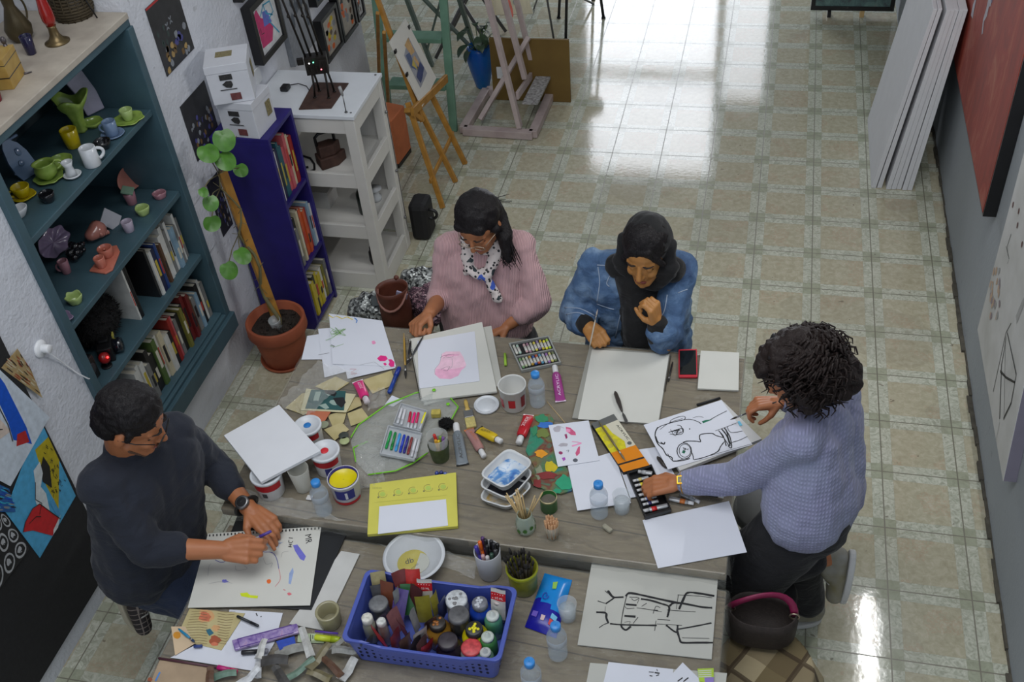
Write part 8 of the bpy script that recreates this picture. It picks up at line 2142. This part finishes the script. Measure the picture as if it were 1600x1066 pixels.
stool('wooden stool carrying the person in the pink sweater', .14, -4.36, .395, .15, (120, 100, 76))
SL, SR, P1 = V3((.605, -4.48, .97)), V3((.925, -4.46, .97)), V3((.76, -4.40, .52))
EL, WL = V3((.515, -4.50, .74)), V3((.597, -4.64, .80))
ER, WR = V3((.895, -4.70, .80)), V3((.868, -4.705, .90))
e = thing('person', 'person in a blue denim jacket and black head scarf, chin on hand', 'person', (.77, -4.44, 0))
H = Head((.812, -4.585, 1.145), (-.13, -.92, -.28), (0, 0, 1), 1.0)
N = V3((.78, -4.48, 1.03))
body = H.caps(N, .046) + torso(SL, SR, P1, .085, .06, .1) + [(SL, EL, .044, .038), (EL, WL, .038, .026), (SR, ER, .044, .038), (ER, WR, .038, .026)]
body += hand(WL, (.45, -.62, .1), (.25, .1, -1), (.2, .3, 1), (1.5, 1.5, 1.55, 1.55), .95, .7)
body += hand(WR, (-.15, -.02, 1), (-.9, .35, 0), (.0, -1, .1), (1.45, 1.5, 1.55, 1.6), .92, .75)
body += [(P1 + V3((-.08, 0, -.03)), (.66, -4.75, .5), .085, .06), (P1 + V3((.08, 0, -.03)), (.88, -4.75, .5), .085, .06), ((.66, -4.75, .5), (.66, -4.78, .1), .055, .04), ((.88, -4.75, .5), (.88, -4.78, .1), .055, .04)]
blob('body', body, .004, SK2, e)
H.features(e, BROW, (140, 70, 60), SK2, .0045)
t = NT('denim'); g = t.co()
n1 = t.noise(g, 7, 4, .6); n2 = t.noise(t.map(g, (1, 1, 5)), 120, 2)
cD = t.ramp(n1, [(.3, (44, 68, 104)), (.5, (76, 106, 142)), (.66, (124, 150, 178))])
cD = t.mix(t.m('MULTIPLY', n2, .3), cD, lin((40, 66, 106)))
DEN = t.done(cD, .8, t.bump(t.m('ADD', t.noise(g, 14, 4, .6, 1.5), t.m('MULTIPLY', n2, .2)), .7, .012))
jt = torso(SL, SR, P1, .112, .09, .13) + [(SL, EL, .068, .062), (EL, EL.lerp(WL, .62), .062, .060), (SR, ER.lerp(SR, .12), .070, .062), (ER + V3((0, .01, 0)), ER.lerp(WR, .42) + V3((0, 0, .01)), .056, .056)]
blob('denim_jacket', jt, .006, DEN, e, 3, folds(15, .012))
BKS = cloth_mat('black_jersey', (9, 9, 11), .85, fold=.3)
blob('black_sweater', [(N + V3((-.01, -.05, -.05)), P1 + V3((0, -.085, .05)), .085, .07), (N + V3((.01, -.06, -.06)), V3((.79, -4.60, .72)), .07, .065), (WL.lerp(EL, .12), WL.lerp(EL, .5), .040, .05), (WR.lerp(ER, .05), WR.lerp(ER, .6), .040, .05)], .006, BKS, e, 3, folds(14, .006))
b = MB()
STW = mat('denim_seam', (150, 164, 184), .8)
fj = lambda a_, b_, z: at(a_, b_, z)
o_ = bpy.data.objects.get('denim_jacket')
def on_surf(o, pts, lift=.003):
 out = []
 for (a_, b_) in pts:
  d = ray(a_, b_).normalized(); org = CAM - ORG[o.name]
  hit, loc, nr, _ = o.ray_cast(org, d)
  if hit: out.append(loc + ORG[o.name] + nr * lift)
 return out
def seam(o, pts, r, m, par, name='seam', lift=.001, flat=1.0):
 P = on_surf(o, smooth_path(pts, 5), lift)
 if len(P) > 2: return MB().tube(P, r, 6, flat=flat).build(name, m, par)
bpy.context.view_layer.update()
c8 = cr(840, 320, 3.553)
for k, pp in enumerate(([(440, 240), (470, 330), (480, 480), (470, 560), (430, 740)], [(330, 335), (415, 340)], [(335, 345), (345, 430), (330, 540)], [(330, 550), (400, 575), (425, 580)], [(425, 350), (385, 430), (400, 455)], [(160, 610), (230, 600), (310, 640)], [(150, 570), (240, 580), (320, 620)], [(720, 500), (700, 600), (650, 660)], [(780, 490), (830, 470)], [(560, 620), (530, 680), (540, 760)])):
 seam(o_, c8(*pp), .0022, STW, e)
blob('trousers', [(P1 + V3((-.08, 0, -.06)), (.66, -4.75, .50), .11, .085), (P1 + V3((.08, 0, -.06)), (.88, -4.75, .50), .11, .085), ((.66, -4.75, .5), (.66, -4.78, .14), .075, .06), ((.88, -4.75, .5), (.88, -4.78, .14), .075, .06)], .008, BTR, e)
for x in (.66, .88): blob('shoe', [((x, -4.76, .045), (x, -4.88, .035), .042, .035)], .006, BLACKP, e)
hd = [H.e(-.03, 0, .028, .098, .092, .102), (H.p(-.02, .086, .02), H.p(.03, .088, -.08), .024, .028), (H.p(-.02, -.086, .02), H.p(.03, -.088, -.08), .024, .028),
  (H.p(.03, .088, -.08), H.p(.04, .04, -.145), .03, .03), (H.p(.03, -.088, -.08), H.p(.04, -.04, -.145), .03, .03), (H.p(-.05, 0, -.04), N + V3((0, .04, -.01)), .09, .10), (H.p(.04, .04, -.145), H.p(.04, -.04, -.145), .032, .032),
  (H.p(.02, .09, -.06), V3((.90, -4.53, 1.02)), .035, .055), (H.p(.02, -.09, -.06), V3((.70, -4.53, 1.02)), .035, .05)]
blob('head_scarf', hd, .005, BKS, e, 3, folds(18, .006))
blob('hair', [H.e(-.016, 0, .042, .098, .086, .088), (H.p(.060, -.03, .066), H.p(.060, .03, .066), .018, .018), (H.p(.062, .035, .056), H.p(.045, .072, -.01), .014, .013), (H.p(.062, -.035, .056), H.p(.045, -.072, -.01), .014, .013)], .004, HAIRB, e, 2, folds(34, .003))
brush('paintbrush', 'thin pale-handled brush held upright in the fist of the person in denim', (921, 543), (934, 483), 0, (186, 176, 160), .0032, tip=(170, 160, 150), za=.81, zb=.93)
stool('wooden stool carrying the person in the denim jacket', .77, -4.33, .395, .15, (110, 92, 70))
SL, SR, P1 = V3((1.375, -5.42, 1.10)), V3((1.49, -5.17, 1.07)), V3((1.445, -5.375, .80))
EL, WL = V3((1.205, -5.385, .865)), V3((1.02, -5.395, .822))
ER, WR = V3((1.46, -5.04, .90)), V3((1.325, -5.095, .935))
e = thing('person', 'person in a lavender knit sweater with curly dark hair, leaning over the table end', 'person', (1.48, -5.33, 0))
H = Head((1.352, -5.300, 1.275), (-.80, .02, -.52), (0, 0, 1))
N = V3((1.42, -5.285, 1.15))
AK = at(1300, 868, .49); KN = V3((1.235, -5.46, .49))
A2 = at(1262, 945, .10); K2 = V3((1.42, -5.27, .44))
body = H.caps(N, .045) + torso(SL, SR, P1, .08, .05, .095) + [(SL, EL, .042, .036), (EL, WL, .036, .025), (SR, ER, .042, .036), (ER, WR, .036, .024)]
body += hand(WL, (-1, -.10, -.22), (.0, .1, -1), (-.1, 1, 0), (.75, .85, .9, 1.0), .95, .35)
body += hand(WR, (-.9, -.18, .0), (.15, -.25, -1), (0, -1, .0), (1.0, 1.2, 1.3, 1.4), .92, .8)
body += [(P1 + V3((0, -.05, -.03)), KN, .085, .06), (KN, AK, .055, .034), (P1 + V3((0, .06, -.03)), K2, .085, .055), (K2, A2, .05, .034), (AK, AK + V3((.0, -.0, -.02)), .034, .03)]
blob('body', body, .004, SK4, e)
H.features(e, BROW, sk=SK4)
LKN = knit('lavender_knit', (146, 142, 180), 300, 'X', (150, 164, 182), True)
ls = torso(SL, SR, P1, .110, .07, .135) + [(SL, EL, .066, .058), (EL, WL.lerp(EL, .14), .056, .040), (SR, ER, .064, .056), (ER, WR.lerp(ER, .15), .052, .038), (N - V3((0, 0, .02)), N + V3((-.004, 0, .01)), .068, .060), (P1 + V3((0, 0, -.02)), P1 + V3((0, 0, .03)), .14, .142)]
sw = blob('sweater', ls, .006, LKN, e, 4, folds(12, .007))
blob('trousers', [(P1 + V3((0, -.04, -.05)), KN, .125, .095), (P1 + V3((0, .05, -.05)), K2, .12, .085), (KN, KN.lerp(AK, .74), .088, .064), (K2, A2 + V3((0, 0, .02)), .085, .062), (P1 - V3((0, 0, .03)), P1 - V3((0, 0, .08)), .13, .13), (P1 + V3((-.05, -.06, -.12)), KN + V3((.05, -.02, -.02)), .11, .10)], .007, BTR, e, 3, folds(9, .008))
def shoe(parent, heel, toe, sole, upper, solec, name='shoe'):
 """heel, toe: ends of the foot; sole: unit vector pointing out of the sole"""
 heel, toe, sole = V3(heel), V3(toe), V3(sole).normalized(); d = toe - heel
 s_ = d.normalized().cross(sole)
 o = blob(name, [(heel - sole * .045, heel - sole * .03, .034, .036), (heel - sole * .012, heel + d * .5 - sole * .008, .033, .034), (heel + d * .5 - sole * .006, toe - sole * .002, .036, .030), (heel + d * .12 - sole * .055, heel + d * .45 - sole * .03, .032, .03)], .005, upper, parent, 3)
 b = MB(); ring = []
 for k in range(24):
  a = 2 * PI * k / 24; u = math.cos(a)
  w_ = .040 * (1 - .12 * u) if u < .2 else .041 - .006 * u
  ring.append(heel.lerp(toe, .5) + d * (.5 + .030 / d.length) * u + s_ * w_ * math.sin(a) + sole * .018)
 b.prism(ring, sole * .022); b.build('sole', solec, o, bevel=.005)
 l = MB()
 for k in range(4):
  c = heel + d * (.40 + .12 * k) - sole * (.062 - .010 * k)
  l.tube([c - s_ * .022 + sole * .012, c, c + s_ * .022 + sole * .012], .0028, 6)
 l.build('laces', mat('white_lace', (206, 204, 196), .6), o)
 return o
SHG = mat('grey_olive_suede', (150, 148, 142), .8, .15, 14, c2=(124, 116, 80)); SOLW = mat('white_rubber', (196, 196, 194), .6, .06)
shoe(e, AK + V3((.035, .0, .0)), AK + V3((.028, -.045, -.160)), (.95, .05, -.05), SHG, SOLW)
shoe(e, V3((A2.x + .03, A2.y, .045)), V3((A2.x - .15, A2.y - .03, .045)), (0, 0, -1), SHG, SOLW)
hc = [H.e(-.02, 0, .045, .105, .095, .095), H.e(-.06, 0, -.02, .085, .105, .10), H.e(-.10, 0, -.05, .06, .085, .08), (H.p(.07, -.03, .075), H.p(.06, .03, .075), .03, .03), (H.p(.0, -.085, .0), H.p(-.01, -.085, -.06), .032, .03), (H.p(.0, .085, .0), H.p(-.02, .085, -.07), .032, .03)]
hm = blob('hair', hc, .006, HAIRC, e, 2, folds(26, .014))
b = MB()
for i in range(460):
 th = R_.uniform(0, 2 * PI); ph = R_.uniform(-.75, 1.0)
 dr = H.F * math.cos(th) * math.sqrt(1 - ph * ph) + H.S * math.sin(th) * math.sqrt(1 - ph * ph) + H.U * ph if abs(ph) < 1 else H.U
 if dr.dot(H.F) > .5 and ph < .35: continue
 c = H.p(-.035, 0, .02); p0 = c + V3((dr.x * .095, dr.y * .095, dr.z * .105)); ln = R_.uniform(.02, .05)
 dn = (V3((.25, 0, -1)) * .9 + dr * .8).normalized(); s1_ = dn.cross(dr).normalized(); s2_ = dn.cross(s1_); w0 = R_.uniform(0, 6)
 b.tube([p0 + dn * ln * k / 4 + (s1_ * math.cos(w0 + k * 1.7) + s2_ * math.sin(w0 + k * 1.7)) * .012 for k in range(8)], [.004, .0048, .0048, .0045, .004, .0035, .0025, .001], 5)
b.build('curls', HAIRC, e)
gl = Head(H.p(.025, 0, .118), H.F * .6 + H.U * .8, H.U - H.F, 1.0)
MB().ball((0, 0, 0), 1, 0, gl.e(.0, .028, 0, .006, .026, .018)[0]).ball((0, 0, 0), 1, 0, gl.e(.0, -.028, 0, .006, .026, .018)[0]).tube([gl.p(.002, -.03, .006), gl.p(.004, 0, .008), gl.p(.002, .03, .006)], .003, 6).build('sunglasses', BLACKP, e)
wd = (EL - WL).normalized(); wc = WL + wd * .012
GOLDM = mat('gold_metal', (206, 150, 40), .25, .1, metal=.8)
x_, y_, z_ = frame_from(WL, EL)
wt = MB(); wt.tube([wc + x_ * .031 * math.cos(a) + y_ * .029 * math.sin(a) for a in [i * PI / 10 for i in range(20)]], .007, 8, flat=.35, closed=True).build('watch_band', GOLDM, e)
up_ = V3((-.15, -.45, 1)).normalized()
Mw = basis(wc + up_ * .030, wd, up_.cross(wd), up_)
wf = MB().box((0, 0, 0), (.028, .030, .007), 0, Mw).build('watch_case', GOLDM, e, bevel=.002)
MB().box((0, 0, .004), (.018, .020, .001), 0, Mw).build('watch_face', mat('lcd_grey', (96, 104, 80), .3), wf)
brush('paintbrush', 'thin black paint brush with a copper ferrule held by the person in lavender', (1213, 628), (1141, 656), 0, (30, 28, 28), .0035, tip=(60, 52, 44), za=.965, zb=.80)
stool('low black padded stool under the knee of the person in lavender', 1.31, -5.45, .375, .13, (26, 26, 28))
stool('grey topped stool tucked beside the right end of the farther table', 1.315, -5.14, .45, .115, (96, 98, 96))
SL, SR, P1 = V3((-.62, -5.61, 1.03)), V3((-.70, -5.89, 1.09)), V3((-.72, -5.82, .64))
EL, WL = V3((-.575, -5.545, .82)), V3((-.375, -5.69, .785))
ER, WR = V3((-.60, -5.945, .86)), V3((-.375, -5.890, .825))
e = thing('person', 'person in a dark navy sweater and glasses, drawing at the left table end', 'person', (-.70, -5.8, 0))
H = Head((-.592, -5.782, 1.285), (.82, .16, -.50), (0, 0, 1), 1.02)
N = V3((-.665, -5.765, 1.15))
AK = V3((-.83, -5.86, .47)); KN = V3((-.56, -5.86, .45)); K2 = V3((-.60, -5.82, .36)); A2 = V3((-.56, -5.93, .09))
body = H.caps(N, .056) + torso(SL, SR, P1, .09, .06, .1) + [(SL, EL, .048, .042), (EL, WL, .042, .029), (SR, ER, .048, .042), (ER, WR, .042, .029)]
body += hand(WL, (.80, -.42, -.12), (.1, -.2, -1), (-.5, -1, 0), (.25, .75, .9, 1.0), 1.05, .25)
body += hand(WR, (.95, .12, .02), (.1, .55, -.8), (.2, 1, .5), (.9, 1.1, 1.25, 1.35), 1.05, .6)
body += [(P1, KN, .09, .062), (KN, AK, .058, .036), (P1, K2, .09, .058), (K2, A2, .054, .038), (AK, AK + V3((-.0, -.0, -.02)), .034, .028)]
blob('body', body, .004, SK4, e)
H.features(e, BROW, (150, 92, 80), SK4, .0052)
H.glasses(e, BLACKP, .025, .016)
NVY = cloth_mat('dark_navy_jersey', (28, 34, 48), .85, 10, fold=.4)
blob('sweater', torso(SL, SR, P1, .122, .075, .13) + [(SL, EL, .070, .062), (EL, EL.lerp(WL, .55), .060, .050), (SR, ER, .072, .064), (ER, ER.lerp(WR, .40), .062, .054), (N - V3((0, 0, .03)), N + V3((0, 0, -.01)), .082, .070), (P1, P1 - V3((0, 0, .03)), .135, .135)], .006, NVY, e, 4, folds(12, .010))
JN = cloth_mat('dark_jeans', (44, 58, 86), .85, 9, c2=(30, 38, 58))
blob('jeans', [(P1 - V3((0, .0, .06)), KN, .125, .088), (KN, KN.lerp(AK, .82), .082, .066), (P1 + V3((0, .04, -.06)), K2, .12, .08), (K2, A2 + V3((0, 0, .04)), .078, .062), (P1 - V3((0, 0, .06)), P1 - V3((0, 0, .1)), .13, .13)], .007, JN, e, 3, folds(10, .007))
t = NT('dark_plaid_canvas'); g = t.co()
sp = t.n('ShaderNodeSeparateXYZ'); t.put(sp.inputs[0], t.map(g, (46, 46, 46), (.3, .2, .4)))
l1 = t.m('LESS_THAN', t.m('FRACT', sp.outputs[1]), .16); l2 = t.m('LESS_THAN', t.m('FRACT', sp.outputs[2]), .16)
PLD = t.done(t.mix(t.m('MAXIMUM', l1, l2), lin((50, 44, 44)), lin((140, 128, 120))), .8)
shoe(e, AK + V3((-.03, .01, .0)), AK + V3((-.005, -.04, -.18)), (-.95, .05, -.05), PLD, mat('cream_rubber', (180, 172, 150), .6))
shoe(e, V3((A2.x - .04, A2.y, .045)), V3((A2.x + .14, A2.y - .02, .045)), (0, 0, -1), PLD, mat('cream_rubber', (180, 172, 150), .6))
hb = [H.e(-.014, 0, .038, .098, .084, .090), H.e(-.05, 0, -.01, .062, .078, .075), (H.p(.05, -.04, .068), H.p(.05, .04, .068), .014, .014), (H.p(.015, .076, .02), H.p(.015, .078, -.008), .012, .009), (H.p(.015, -.076, .02), H.p(.015, -.078, -.008), .012, .009)]
blob('hair', hb, .005, HAIRB, e, 2, folds(60, .004))
blob('beard_stubble', [(H.p(.03, .062, -.07), H.p(.074, .022, -.112), .006, .008), (H.p(.03, -.062, -.07), H.p(.074, -.022, -.112), .006, .008), (H.p(.074, .022, -.112), H.p(.074, -.022, -.112), .009, .009), (H.p(.101, -.018, -.060), H.p(.101, .018, -.060), .0045, .0045)], .004, mat('stubble', (92, 66, 50), .9, .3, 200), e, 1)
wd = (EL - WL).normalized(); wc = WL + wd * .02; x_, y_, z_ = frame_from(WL, EL)
MB().tube([wc + x_ * .036 * math.cos(a) + y_ * .033 * math.sin(a) for a in [i * PI / 10 for i in range(20)]], .011, 8, flat=.35, closed=True).build('watch_strap', BLACKP, e)
up_ = V3((-.05, -.4, 1)).normalized(); Mw = basis(wc + up_ * .034, wd, up_.cross(wd), up_)
wf = MB().lathe([(.024, -.006), (.025, 0), (.023, .008), (.018, .008)], 28, 0, Mw, cap1=True).build('watch_case', mat('steel', (130, 130, 130), .3, metal=.9), e)
MB().lathe([(.017, .0085), (.001, .009)], 24, 0, Mw, cap0=False).build('watch_face', BLACKP, wf)
marker('slim violet and grey pen held above the perforated sheet', (386, 849), (424, 830), .80, (150, 150, 160), (80, 60, 150), .005, name='pen', cat='pen', capfrac=.5)
stool('small dark stool under the knee of the person in navy', -.50, -5.90, .365, .09, (50, 46, 44))
# BAGS
bx0 = at(622, 500, .47)
stool('wooden stool holding the brown bucket bag', bx0.x - .02, bx0.y + .02, .44, .17, (104, 88, 66))
e = thing('bucket_bag', 'open brown leather bucket bag standing on a stool behind the white drawings', 'bag', (bx0.x, bx0.y, .4405))
LTH = mat('brown_leather', (92, 48, 34), .5, .2, 14, .2, 80, .001)
MB().lathe([(.062, 0), (.07, .004), (.066, .10), (.064, .19), (.068, .215), (.064, .216), (.060, .19), (.06, .02), (.001, .008)], 32, wob=lambda r, z, a, k: (r * (1 + .07 * math.sin(2 * a + .6) * (z > .05)), z)).build('bag_body', LTH, e, world=False)
MB().tube([(-.066 * math.cos(a) if 0 else .066 * math.cos(a), -.066 * abs(math.sin(a)) - .004, .205 - .07 * math.sin(a)) for a in [i * PI / 10 for i in range(11)]], .006, 8, flat=.5).build('handle', mat('tan_strap', (140, 96, 84), .5), e, world=False)
MB().ball((0, .07, .215), .012).build('clasp', LTH, e, world=False)
MB().box((-.012, -.01, .17), (.05, .008, .07), M=Matrix.Rotation(.3, 4, 'Y')).build('note_card', mat('lilac_note', (150, 146, 170), .6), e, world=False)
t = NT('sequin_fabric'); g = t.co()
SEQ = t.done(t.ramp(t.vor(g, 90, 'F1', 1), [(.2, (40, 42, 44)), (.5, (120, 124, 122)), (.8, (196, 200, 196))]), .3, t.bump(t.vor(g, 90), .8, .004), Metallic=.3)
c = at(583, 478, .50)
blob('handbag', [(c + V3((-.07, 0, -.03)), c + V3((.06, .0, -.02)), .055, .06), (c + V3((-.03, .02, .0)), c + V3((.03, .03, .01)), .05, .05)], .006, SEQ, None, 2, folds(26, .012))
tag(bpy.data.objects['handbag'], 'black and silver sequined handbag left of the brown bucket bag', 'bag')
MB().box((0, 0, 0), (.06, .05, .006), M=Matrix.Rotation(.4, 4, 'Z') @ Matrix.Rotation(.5, 4, 'X')).build('wallet', mat('dark_slate_card', (56, 64, 66), .6), None, loc=c + V3((.045, -.03, .06)), label='dark slate card case lying on the sequined handbag', cat='wallet', bevel=.002)
t = NT('floral_dark_fabric'); g = t.co()
FLR = t.done(t.ramp(t.noise(g, 44, 4, .7, 2), [(.38, (30, 24, 30)), (.5, (70, 44, 60)), (.58, (170, 130, 140)), (.66, (190, 180, 176))]), .8)
c = at(663, 470, .52)
tag(blob('tote_bag', [(c + V3((-.04, .03, -.03)), c + V3((.05, -.02, -.05)), .06, .055), (c + V3((-.0, .05, .0)), c + V3((.02, -.02, .0)), .05, .05)], .006, FLR, None, 2, folds(24, .014)), 'dark floral tote bag between the brown bag and the pink sweater', 'bag')
c = at(660, 438, .46)
tag(blob('shawl', [(c + V3((-.06, .0, 0)), c + V3((.04, .03, .0)), .05, .05), (c + V3((0, -.05, 0)), c + V3((.04, -.06, .01)), .045, .045)], .006, SEQ, None, 2, folds(24, .014)), 'silvery speckled shawl bundled behind the brown bucket bag', 'shawl')
stool('wooden stool holding the floral tote and shawl', c.x + .03, c.y - .02, .40, .12, (100, 84, 64))
t = NT('beige_plaid_blanket'); g = t.co(); sp = t.n('ShaderNodeSeparateXYZ'); t.put(sp.inputs[0], t.map(g, (6.2, 6.2, 6.2), (0, 0, .5)))
fx, fy = t.m('FRACT', sp.outputs[0]), t.m('FRACT', sp.outputs[1])
cB = t.mix(t.m('LESS_THAN', fx, .5), lin((168, 154, 122)), lin((118, 104, 74)))
cB = t.mix(t.m('MULTIPLY', t.m('LESS_THAN', fy, .5), .55), cB, lin((96, 82, 58)))
cB = t.mix(t.m('MULTIPLY', t.m('MAXIMUM', t.m('LESS_THAN', t.m('ABSOLUTE', t.m('SUBTRACT', fx, .5)), .05), t.m('LESS_THAN', t.m('ABSOLUTE', t.m('SUBTRACT', fy, .5)), .05)), .8), cB, lin((64, 50, 36)))
BLK_ = t.done(cB, .95, t.bump(t.noise(g, 260, 2), .4, .002))
bc2 = at(1198, 1035, .47)
stool('wooden stool draped with the plaid blanket', bc2.x, bc2.y, .445, .14, (110, 94, 70))
b = MB(); n = 40; vs = []
for j in range(n + 1):
 for i in range(n + 1):
  u, v = (i / n - .5) * 2, (j / n - .5) * 2
  x, y = u * .25, v * .25
  r = math.hypot(x, y); a = math.atan2(y, x)
  z = .452
  if r > .145:
   ov = r - .145; x, y = (.145 + ov * .30) * math.cos(a), (.145 + ov * .30) * math.sin(a)
   x += .014 * math.sin(7 * a) * min(ov * 8, 1) * math.cos(a); y += .014 * math.sin(7 * a) * min(ov * 8, 1) * math.sin(a); z -= ov * .9
  z += .012 * noise.noise(V3((u * 3, v * 3, 1))) * (r < .145)
  vs.append(V3((bc2.x + x, bc2.y + y, z)))
b.add(vs, [(j * (n + 1) + i, j * (n + 1) + i + 1, (j + 1) * (n + 1) + i + 1, (j + 1) * (n + 1) + i) for j in range(n) for i in range(n)], 0, None, True)
o = b.build('blanket', BLK_, None, label='beige and brown plaid blanket draped over a stool at the table end', cat='blanket')
md = o.modifiers.new('t', 'SOLIDIFY'); md.thickness = .006
hc_ = at(1187, 985, .48); hc_.z = .468
e = thing('handbag', 'dark woven handbag with a magenta handle sitting on the plaid blanket', 'bag', hc_)
DW = mat('dark_woven', (46, 38, 34), .7, .3, 90, .6, 160, .002)
hl = lambda r, z, a, k: (r * (1 + .32 * abs(math.cos(a)) ** 2 - .22 * abs(math.sin(a))), z)
MB().lathe([(.075, 0), (.084, .01), (.086, .09), (.082, .125), (.078, .126), (.08, .09), (.076, .015), (.001, .008)], 40, wob=hl).build('bag_body', DW, e, world=False)
MB().tube([(.098 * math.cos(a), .002 + .016 * math.sin(a * 2), .115 + .085 * math.sin(a)) for a in [i * PI / 14 for i in range(15)]], .013, 10, flat=.45, up=V3((0, 1, 0))).build('handle', mat('magenta_leather', (130, 30, 70), .4, .1), e, world=False)
for q in (-1, 1): MB().tube([(.098 * q + .014 * math.cos(a), -.004, .118 + .014 * math.sin(a)) for a in [i * PI / 8 for i in range(16)]], .003, 6, closed=True).build('ring', mat('pale_metal', (176, 160, 140), .3, metal=.8), e, world=False)
